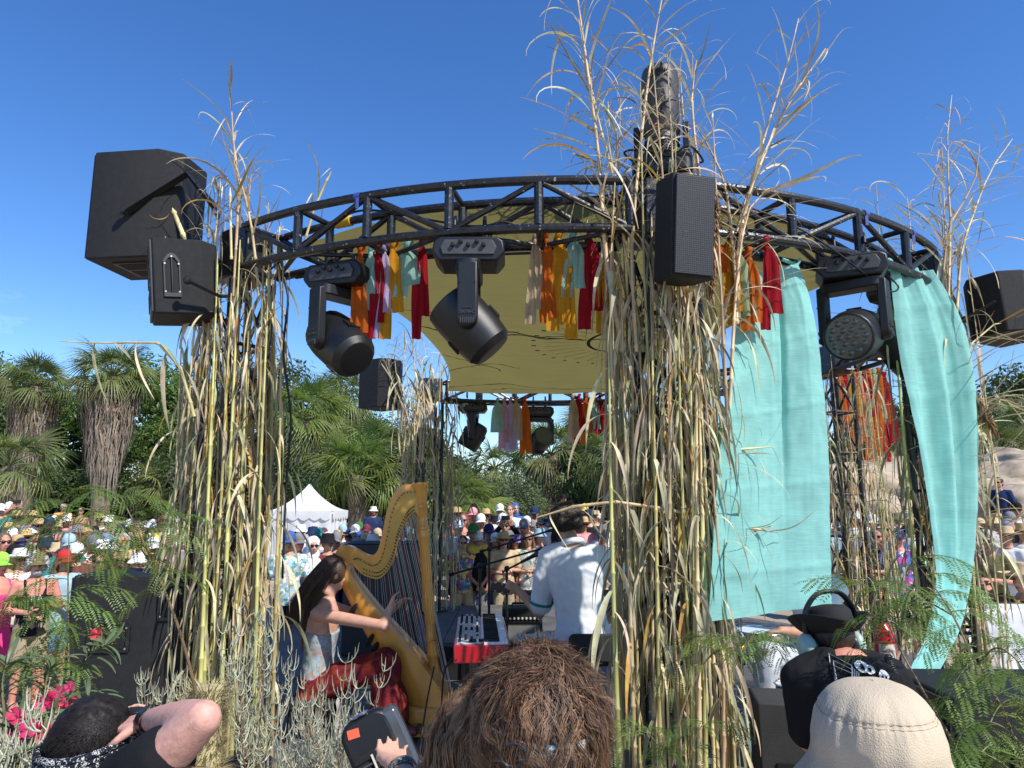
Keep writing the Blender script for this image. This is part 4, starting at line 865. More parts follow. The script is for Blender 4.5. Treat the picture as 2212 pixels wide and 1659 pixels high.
# ------------------------------------------------------------------ cables, tape and wedges on the truss
def cable(label, pts, r=.007, mat=None, name='cable', k=6):
    t = MB().tube(cat_rom(pts, k), r, 6); o = t.build(name, mat or m_fix, smooth=180)
    return tag(o, label, 'cable', 'cables on the stage')
def tape(x, y, Y, label, h=.07):
    p = W(x, y, Y); o = MB().tube([p + V((-.012, 0, -.002)), p + V((.012, 0, .002))], .0315, 10).build('tape', m_tape); tag(o, label, 'tape', 'blue tape wrapped on the truss')
Z1, Z2 = ZT - .03, ZB + .03
cable('black cable sagging along the front left truss', [RP(-124, 3.75, ZB), RP(-118, 3.8, 4.0), RP(-112, 3.86, 4.1), RP(-108, 3.86, 4.08), RP(-103, 3.8, 4.0), RP(-99, 3.75, 3.97), RP(-95, 3.75, 4.03), RP(-90, 3.8, 4.1), RP(-86, 3.85, 4.12)])
cable('thin black cable looping to the middle spotlight', [RP(-110, 3.7, 3.93), RP(-104, 3.72, 3.98), RP(-101, 3.78, 3.9), RP(-99, 3.8, 3.82), RP(-98, 3.85, 3.84), RP(-97, 3.85, 3.95), RP(-94, 3.8, 3.9)], .006)
cable('thick black cable under the ribbon chord', [RP(-122, 3.62, 3.84), RP(-114, 3.6, 3.835), RP(-106, 3.6, 3.845), RP(-98, 3.62, 3.83), RP(-90, 3.6, 3.84), RP(-86, 3.6, 3.85)], .009)
cable('black cable hanging in a loop by the right spotlight', [RP(-74, 3.85, 4.1), RP(-70, 3.9, 4.0), RP(-66, 3.95, 3.86), RP(-62, 3.97, 3.72), RP(-58, 3.95, 3.66), RP(-55, 3.9, 3.74), RP(-56, 3.85, 3.84)], .006)
cable('black cable bundle along the right truss', [RP(-76, 3.7, 4.05), RP(-70, 3.72, 4.0), RP(-64, 3.74, 4.04), RP(-58, 3.74, 3.98), RP(-52, 3.72, 4.02), RP(-46, 3.72, 4.05)], .014)
cable('second black cable bundle inside the right truss', [RP(-74, 3.66, 3.95), RP(-68, 3.68, 4.02), RP(-61, 3.66, 3.94), RP(-55, 3.68, 3.98), RP(-46, 3.7, 3.93)], .011)
cable('black cable along the rear truss', [RP(111, 3.75, 3.95), RP(104, 3.74, 3.85), RP(98, 3.74, 3.9), RP(92, 3.7, 3.84), RP(85, 3.72, 3.86), RP(78, 3.72, 3.84)], .009)
cable('black cable dangling down the left tower', [W(600, 560, 4.75), W(622, 640, 4.72), W(612, 760, 4.7), W(628, 900, 4.75), W(618, 1050, 4.8), W(610, 1250, 4.8)], .008)
for a, lb in ((-110.5, 'blue tape on the top chord left of the middle spotlight'), (-60, 'blue tape on the right truss near the round lens spotlight'), (-51, 'blue tape flag further along the right truss')):
    p = RP(a, ROUT, ZT); d = (RP(a + .3, ROUT, ZT) - RP(a - .3, ROUT, ZT)); b = MB(); b.tube([p - d * .5, p + d * .5], .0305, 12); b.box(p + V((0, -.028, -.05)), (.02, .003, .07)); tag(b.build('tape', m_tape), lb, 'tape', 'blue tape wrapped on the truss')
o = MB().tube([RP(-116.5, RIN, 4.18), RP(-114.5, RIN, 4.18)], .036, 12).build('yellow_band', pm('yellow_band', (.7, .42, .02), .5), smooth=40); tag(o, 'yellow band wrapped on the inner chord at the left', 'band')

# ------------------------------------------------------------------ people: shared builders
def skin_mat(name, rgb):
    m = pm(name, rgb, .5, var=.12, vs=14, spec=.35, bump=.05, bs=200)
    m.node_tree.nodes['Principled BSDF'].inputs['Subsurface Weight'].default_value = .12
    m.node_tree.nodes['Principled BSDF'].inputs['Subsurface Scale'].default_value = .01
    return m
SKIN = [skin_mat('skin_fair', (.56, .31, .22)), skin_mat('skin_tan', (.46, .25, .165)), skin_mat('skin_olive', (.38, .2, .125)), skin_mat('skin_flushed', (.58, .25, .18))]
def loft(mb, secs, T=None, n=20):
    """secs: (z, rx, ry, cy) ellipses"""
    vs = []; fs = []
    for s in secs:
        z, rx, ry = s[:3]; cy = s[3] if len(s) > 3 else 0; cx = s[4] if len(s) > 4 else 0
        for k in range(n): a = 2 * math.pi * k / n; vs.append((cx + rx * math.cos(a), cy + ry * math.sin(a), z))
    for i in range(len(secs) - 1):
        for k in range(n): fs.append((i * n + k, i * n + (k + 1) % n, (i + 1) * n + (k + 1) % n, (i + 1) * n + k))
    fs.append(tuple(range(n - 1, -1, -1))); fs.append(tuple((len(secs) - 1) * n + k for k in range(n)))
    return mb.add(vs, fs, 0, T)
TORSO = [(.82, .135, .095, 0), (.90, .168, .118, .005), (.98, .162, .112, 0), (1.08, .146, .10, -.005), (1.18, .150, .106, -.008), (1.28, .168, .116, -.005), (1.36, .175, .113, 0), (1.42, .150, .094, .006), (1.46, .10, .074, .012), (1.50, .062, .062, .012)]
def offs(secs, d, z0, z1, flare=0.):
    o = []
    for s in secs:
        if z0 <= s[0] <= z1: o.append((s[0], s[1] + d, s[2] + d, s[3] if len(s) > 3 else 0))
    f = o[0]; o.insert(0, (z0 - .02, f[1] + flare, f[2] + flare, f[3])); return o
def add_head(mb, T):
    E = lambda c, r, n=14, m=10: mb.ell(c, r, n, m, T)
    E((0, .012, .035), (.077, .096, .092)); E((0, -.018, -.04), (.064, .074, .078)); E((0, -.06, -.093), (.028, .024, .022)); E((0, -.078, .035), (.052, .02, .018))
    mb.tube([(0, -.088, .015), (0, -.102, -.01), (0, -.114, -.03), (0, -.1, -.04)], [.010, .013, .017, .012], 8, T=T)
    E((.013, -.1, -.034), .010); E((-.013, -.1, -.034), .010); E((0, -.088, -.062), (.024, .012, .007)); E((0, -.086, -.074), (.021, .012, .008))
    for s in (-1, 1): E((s * .04, -.066, -.02), (.024, .02, .02)); E((s * .079, .012, -.01), (.011, .022, .032))
    mb.tube([(0, .02, -.06), (0, .025, -.16)], [.056, .060], 12, T=T)
def fingers(mb, w, d, n, side, s=1., curl=.5, spread=.18, thumb=1):
    """w wrist, d direction of the hand, n palm normal (towards the palm side), side = thumb side"""
    d = V(d).normalized(); n = (V(n) - d * V(n).dot(d)).normalized(); t = d.cross(n) * side
    k = V(w) + d * .085 * s
    for a in (-.03, -.01, .01, .03): mb.cap(V(w) + t * a * .6 * s, k + t * a * s, .016 * s, .014 * s, 8)
    for i, (a, L_) in enumerate(((.033, .066), (.011, .076), (-.011, .070), (-.033, .054))):
        p = k + t * a * s; dd = (d + t * (a * spread * 14)).normalized(); r = .0092 * s; an = 0
        for j, f in enumerate((.45, .32, .23)):
            an += curl * (.55 if j == 0 else .8); q = p + (dd * math.cos(an) + n * math.sin(an)) * L_ * f * s; mb.cap(p, q, r, r * .92, 8); p = q; r *= .92
    if thumb:
        p = V(w) + d * .025 * s + t * .03 * s; q = p + (t * .75 + d * .6 + n * .25).normalized() * .042 * s; e = q + (t * .25 + d * .85 + n * .35).normalized() * .036 * s
        mb.cap(p, q, .014 * s, .0115 * s, 8); mb.cap(q, e, .0115 * s, .009 * s, 8)
ARM = (.052, .043, .04, .029)
def arms_of(pose):
    E = {'A': (((.255, .03, 1.13), (.27, -.06, .89)), ((.255, .03, 1.13), (.27, -.06, .89))),
         'B': (((.27, .0, 1.13), (.07, -.27, 1.17)), ((.27, .02, 1.13), (.04, -.24, 1.10))),
         'C': (((.30, -.14, 1.42), (.13, -.33, 1.66)), ((.29, -.12, 1.40), (.06, -.33, 1.64))),
         'D': (((.26, .0, 1.13), (.06, -.2, .93)), ((.26, .0, 1.13), (.03, -.22, .91)))}[pose]
    o = []
    for s, (e, w_) in zip((1, -1), E): o.append([V((s * .185, .005, 1.405)), V((s * e[0], e[1], e[2])), V((s * w_[0], w_[1], w_[2]))])
    return o
LEGS = [[V((s * .092, .0, .88)), V((s * .105, -.02, .49)), V((s * .11, .02, .085))] for s in (1, -1)]
def body_std(pose):
    b = MB(); loft(b, TORSO)
    for s, A in zip((1, -1), arms_of(pose)):
        b.chain([A[0] + V((-s * .03, 0, .0)), A[0], A[1], A[2]], [.06, .056, .04, .029]); d = (A[2] - A[1]).normalized()
        fingers(b, A[2], d if pose != 'C' else d.lerp(V((0, 0, 1)), .5), V((-s, .2, 0)) if pose in 'AD' else V((0, .3, -1)) if pose == 'B' else V((0, 1, 0)), s, 1.15, .55)
    for Lg in LEGS:
        b.chain(Lg, [.082, .056, .038]); b.cap(Lg[2] + V((0, .03, -.04)), Lg[2] + V((0, -.15, -.05)), .04, .032)
    add_head(b, Tm((0, -.005, 1.635)))
    return remesh(b, 'body', SKIN[0], .0125, 4, .4)
def wrinkle(me, a=.008, f=9.):
    return disp(me, lambda c: a * noise.noise(c * f))
M0 = pm('cloth_plain', (.5, .5, .5), .9, bump=.2, bs=300, spec=.1)
def shirt_std(kind, pose):
    b = MB(); z1 = 1.475 if kind != 'tank' else 1.42
    if kind == 'tank':
        loft(b, offs(TORSO, .014, .84, 1.33, .01))
        for s in (1, -1): b.chain([(s * .095, -.1, 1.30), (s * .105, -.05, 1.44), (s * .105, .04, 1.455), (s * .1, .11, 1.32)], [.02, .02, .02, .02])
    else:
        loft(b, offs(TORSO, .022, .82, 1.475, .016))
        for s, A in zip((1, -1), arms_of(pose)):
            if kind == 'tee': b.chain([A[0] + V((-s * .06, 0, .0)), A[0], A[0].lerp(A[1], .72)], [.08, .078, .072])
            else: b.chain([A[0] + V((-s * .06, 0, .0)), A[0], A[1], A[1].lerp(A[2], .93)], [.08, .075, .058, .046])
            b.cap(A[0] + V((-s * .09, 0, .025)), A[0] + V((-s * .01, 0, 0)), .062, .07)
    return wrinkle(remesh(b, 'shirt', M0, .016, 3, .4))
def bottom_std(kind):
    b = MB(); loft(b, [(.80, .14, .1, 0)] + [(s[0], s[1] + .014, s[2] + .014, s[3]) for s in TORSO[1:4]])
    if kind == 'skirt': loft(b, [(.45, .25, .2, 0), (.6, .22, .17, 0), (.8, .19, .14, 0), (.95, .175, .125, 0)])
    else:
        for Lg in LEGS:
            if kind == 'shorts': b.chain([Lg[0], Lg[0].lerp(Lg[1], .85)], [.102, .09])
            else: b.chain([Lg[0], Lg[1], Lg[2]], [.1, .08, .066])
    return wrinkle(remesh(b, 'trousers', M0, .018, 3, .4))
POSES = 'ABCD'
BODY = {p: body_std(p) for p in POSES}
SHIRT = {(k, p): shirt_std(k, p) for k in ('tee', 'long') for p in POSES}; SHIRT.update({('tank', p): None for p in POSES}); tk = shirt_std('tank', 'A'); SHIRT.update({('tank', p): tk for p in POSES})
BOT = {k: bottom_std(k) for k in ('shorts', 'pants', 'skirt')}
HC = V((0, -.005, 1.635))
m_straw = pm('straw', (.52, .36, .16), .85, var=.25, vs=40, bump=.6, bs=160)
def hatm(kind):
    b = MB(); T = Tm(HC)
    if kind == 'cap':
        b.lathe([(.092, .0), (.096, .03), (.09, .07), (.07, .105), (.035, .125), (.004, .13)], 20, T @ Matrix.Diagonal((.93, 1.12, 1, 1)) @ Tm((0, .008, .03)), cap=False)
        def f(u, v):
            a = RAD(-62 + 124 * u); r = .098 + v * .075 * math.cos(a * .9); return HC + V((.93 * r * math.sin(a), .008 - 1.12 * r * math.cos(a), .032 + .006 - .03 * v - .025 * (abs(u - .5) * 2) ** 2))
        b.sheet(f, 14, 4); b.ell(HC + V((0, .01, .162)), (.008, .008, .005), 8, 4)
    elif kind == 'straw':
        b.lathe([(.20, .02), (.19, .004), (.15, .0), (.11, .012), (.098, .02), (.094, .08), (.08, .11), (.03, .118), (.003, .11)], 26, T @ Matrix.Diagonal((.95, 1.1, 1, 1)) @ Tm((0, .005, .045)), cap=False)
    elif kind == 'bucket':
        b.lathe([(.145, -.03), (.12, .0), (.098, .025), (.094, .08), (.085, .1), (.003, .105)], 24, T @ Matrix.Diagonal((.95, 1.1, 1, 1)) @ Tm((0, .005, .03)), cap=False)
    elif kind == 'hood':
        b.ell(HC + V((0, .035, .03)), (.105, .115, .125), 18, 12); b.cap(HC + V((0, .05, -.08)), HC + V((0, .04, -.17)), .105, .115)
    for i, p in enumerate(b.v): b.v[i] = p + V((0, 0, .006 * noise.noise(p * 14)))
    me = b.mesh('hat', M0, 50); return me
HAT = {k: hatm(k) for k in ('cap', 'straw', 'bucket', 'hood')}
def hairm(kind):
    b = MB(); b.ell(HC + V((0, .026, .042)), (.088, .099, .098), 22, 16); b.ell(HC + V((0, .05, -.02)), (.08, .072, .08), 18, 12)
    if kind == 'long':
        for s in (-1, 0, 1): b.chain([HC + V((s * .055, .03, .02)), HC + V((s * .085, .045, -.08)), HC + V((s * .10, .04, -.19)), HC + V((s * .09, .05, -.30))], [.05, .045, .045, .025], 8)
    if kind == 'curly':
        for i in range(60):
            a = i * 2.399; z = rnd.random(); q = V((math.cos(a) * .1 * math.sqrt(1 - z * z * .8), .03 + math.sin(a) * .105 * math.sqrt(1 - z * z * .8), -.06 + z * .2))
            if q.y > -.06 or q.z > .07: b.ell(HC + q, U(.028, .042), 8, 6)
    if kind == 'beard':
        b = MB(); b.ell(HC + V((0, -.05, -.085)), (.058, .052, .052), 16, 12); b.ell(HC + V((0, -.086, -.05)), (.034, .018, .012), 10, 6)
    me = remesh(b, 'hair', M0, .009, 1, .3)
    disp(me, lambda c: .008 * noise.noise(c * 60) + .006 * noise.noise(V((c.x * 140, c.y * 140, c.z * 12))))
    return me
HAIR = {k: hairm(k) for k in ('short', 'long', 'curly', 'beard')}
gl = MB()
for s in (-1, 1):
    gl.ell(HC + V((s * .032, -.094, .012)), (.029, .012, .021), 14, 8); gl.tube([HC + V((s * .055, -.088, .016)), HC + V((s * .082, -.03, .012)), HC + V((s * .084, .01, .006))], .0035, 5)
gl.tube([HC + V((-.012, -.104, .018)), HC + V((.012, -.104, .018))], .004, 5)
GLAS = gl.mesh('sunglasses', pm('sunglass_black', (.008, .008, .01), .08, coat=.5), 60)
ey = MB()
for s in (-1, 1): ey.ell(HC + V((s * .032, -.083, .01)), (.017, .008, .009), 10, 6)
EYES = ey.mesh('eyes', pm('eye_dark', (.03, .02, .015), .2), 60)
lp = MB(); lp.ell(HC + V((0, -.0935, -.064)), (.022, .012, .009), 12, 6)
LIPS = lp.mesh('lips', pm('lips', (.33, .1, .08), .45), 60)
COL = {'white': (.78, .78, .77), 'offwhite': (.66, .63, .56), 'black': (.014, .014, .016), 'grey': (.2, .2, .21), 'navy': (.022, .035, .095), 'blue': (.05, .11, .3), 'sky': (.33, .47, .56), 'teal': (.05, .22, .21), 'green': (.05, .16, .05), 'lime': (.3, .72, .08), 'olive': (.16, .15, .07), 'tan': (.5, .38, .23), 'brown': (.13, .075, .04), 'orange': (.72, .22, .05), 'red': (.5, .03, .035), 'maroon': (.16, .035, .05), 'pink': (.78, .06, .24), 'rose': (.68, .3, .32), 'yellow': (.62, .47, .1), 'purple': (.2, .08, .36), 'straw': None, 'blond': (.42, .27, .11), 'dark': (.028, .018, .012), 'silver': (.38, .37, .36), 'auburn': (.16, .07, .03), 'denim': (.12, .2, .34), 'khaki': (.33, .27, .18)}
def cm(c):
    if c == 'straw': return m_straw
    return pm('cloth_' + c, COL[c], .9, var=.14, vs=9, bump=.2, bs=300, spec=.12)
def hm(c): return pm('hair_' + c, COL[c], .55, var=.4, vs=60, bump=.6, bs=140, stretch=(1, 1, .12))
def patt(name, cols, scale, thr=.5):
    """printed cloth: blotches of several colours"""
    if name in MATS: return MATS[name]
    m = pm(name, cols[0], .9, spec=.1, bump=.15, bs=250); n, l = nodes(m); tc = n.new('ShaderNodeTexCoord'); v = n.new('ShaderNodeTexVoronoi'); v.inputs['Scale'].default_value = scale
    dn = n.new('ShaderNodeTexNoise'); dn.inputs['Scale'].default_value = scale * .7; l(tc.outputs['Object'], dn.inputs['Vector']); ad = n.new('ShaderNodeVectorMath'); ad.operation = 'MULTIPLY_ADD'; ad.inputs[1].default_value = (.12,) * 3; l(dn.outputs['Color'], ad.inputs[0]); l(tc.outputs['Object'], ad.inputs[2]); l(ad.outputs[0], v.inputs['Vector'])
    r = n.new('ShaderNodeValToRGB'); r.color_ramp.interpolation = 'CONSTANT'
    sp = n.new('ShaderNodeSeparateColor'); l(v.outputs['Color'], sp.inputs[0]); l(sp.outputs[0], r.inputs[0])
    e = r.color_ramp.elements
    for i, c in enumerate(cols):
        if i < 2: k = e[i]; k.position = i / len(cols)
        else: k = e.new(i / len(cols))
        k.color = (*c, 1)
    l(r.outputs[0], n['Principled BSDF'].inputs['Base Color']); return m
PAT = {'floral': lambda: patt('print_floral', [COL['sky'], COL['white'], (.1, .3, .3), COL['sky'], (.6, .5, .3)], 24), 'tiedye_orange': lambda: patt('print_orange', [COL['orange'], (.8, .4, .12), (.75, .3, .1)], 16), 'tiedye_purple': lambda: patt('print_purple', [COL['purple'], (.6, .1, .35), COL['white'], (.08, .16, .5), (.05, .05, .12)], 14), 'paisley': lambda: patt('print_paisley', [(.14, .06, .05), (.26, .12, .08), (.08, .04, .04), (.34, .2, .13)], 40), 'leafprint': lambda: patt('print_leaf', [(.65, .62, .5), (.3, .4, .25), (.66, .6, .45), (.5, .35, .2)], 26), 'plaid': lambda: patt('print_plaid', [(.6, .6, .55), (.2, .3, .22), (.5, .5, .5)], 30), 'yellowblack': lambda: patt('print_yellowblack', [COL['yellow'], (.02, .02, .02), COL['yellow']], 30), 'multi': lambda: patt('print_multi', [(.5, .05, .1), (.1, .2, .5), (.7, .5, .1), (.05, .2, .12)], 22), 'stripes': lambda: patt('print_stripe', [(.7, .68, .62), (.55, .3, .3), (.7, .68, .62)], 30), 'bluehat': lambda: patt('print_bluehat', [(.05, .03, .22), (.3, .25, .5), (.03, .03, .12)], 60)}
def clothmat(c): return PAT[c]() if c in PAT else cm(c)
NP = 0
def person(x, y, Y, hat, top, bot, hair, label, pose='B', g=1, skin=None, yaw=None, beard=None, loc=None, hgt=None, face_to=(0.2, 4.0), group='crowd round the stage'):
    """x, y: top of the head or hat in the photograph"""
    global NP; NP += 1
    if loc is None:
        best = None
        for k in range(-16, 30):
            yy = Y * (1 + k * .02); p = W(x, y, yy); h = p.z - gz(p.x, p.y) - (.03 if hat else 0); pen = max(0, 1.62 - h) * 10 + max(0, h - 1.86) * 10 + abs(k) * .02 + (9 if (p.x - RC.x) ** 2 + (p.y - RC.y) ** 2 < 4.35 ** 2 else 0)
            if best is None or pen < best[0]: best = (pen, p, h)
        p, h = best[1], best[2]; h = min(1.95, max(1.45, h)); loc = V((p.x, p.y, p.z - h - (.03 if hat else 0)))
    else: h = hgt
    s = h / 1.76
    if yaw is None: d = V((face_to[0] - loc.x, face_to[1] - loc.y)); yaw = math.atan2(d.y, d.x) + RAD(90) + U(-.35, .35)
    t = thing('person', label, 'person', loc, rot=(0, 0, yaw), group=group, scale=s)
    sk = SKIN[skin if skin is not None else rnd.choice((0, 0, 1, 1, 2, 3))]
    def add(nm, me, m): o = put(nm, me, t); setmat(o, m) if m else None; return o
    add('body', BODY[pose], sk)
    if top: k, c = top.split(':'); add('top', SHIRT[(k, pose)], clothmat(c))
    if bot: k, c = bot.split(':'); add({'shorts': 'shorts', 'pants': 'trousers', 'skirt': 'skirt'}[k], BOT[k], clothmat(c))
    if hair: k, c = hair.split(':'); add('hair', HAIR[k], hm(c))
    if beard: add('beard', HAIR['beard'], hm(beard))
    if hat: k, c = hat.split(':'); add('hat', HAT[k], clothmat(c))
    if g == 1: add('sunglasses', GLAS, None)
    elif g: o = add('sunglasses', GLAS, pm('glass_' + g, {'orange': (.7, .2, .01), 'green': (.02, .3, .18), 'red': (.5, .02, .03), 'blue': (.02, .1, .4)}[g], .08, coat=.6))
    else: add('eyes', EYES, None)
    add('lips', LIPS, None)
    return t
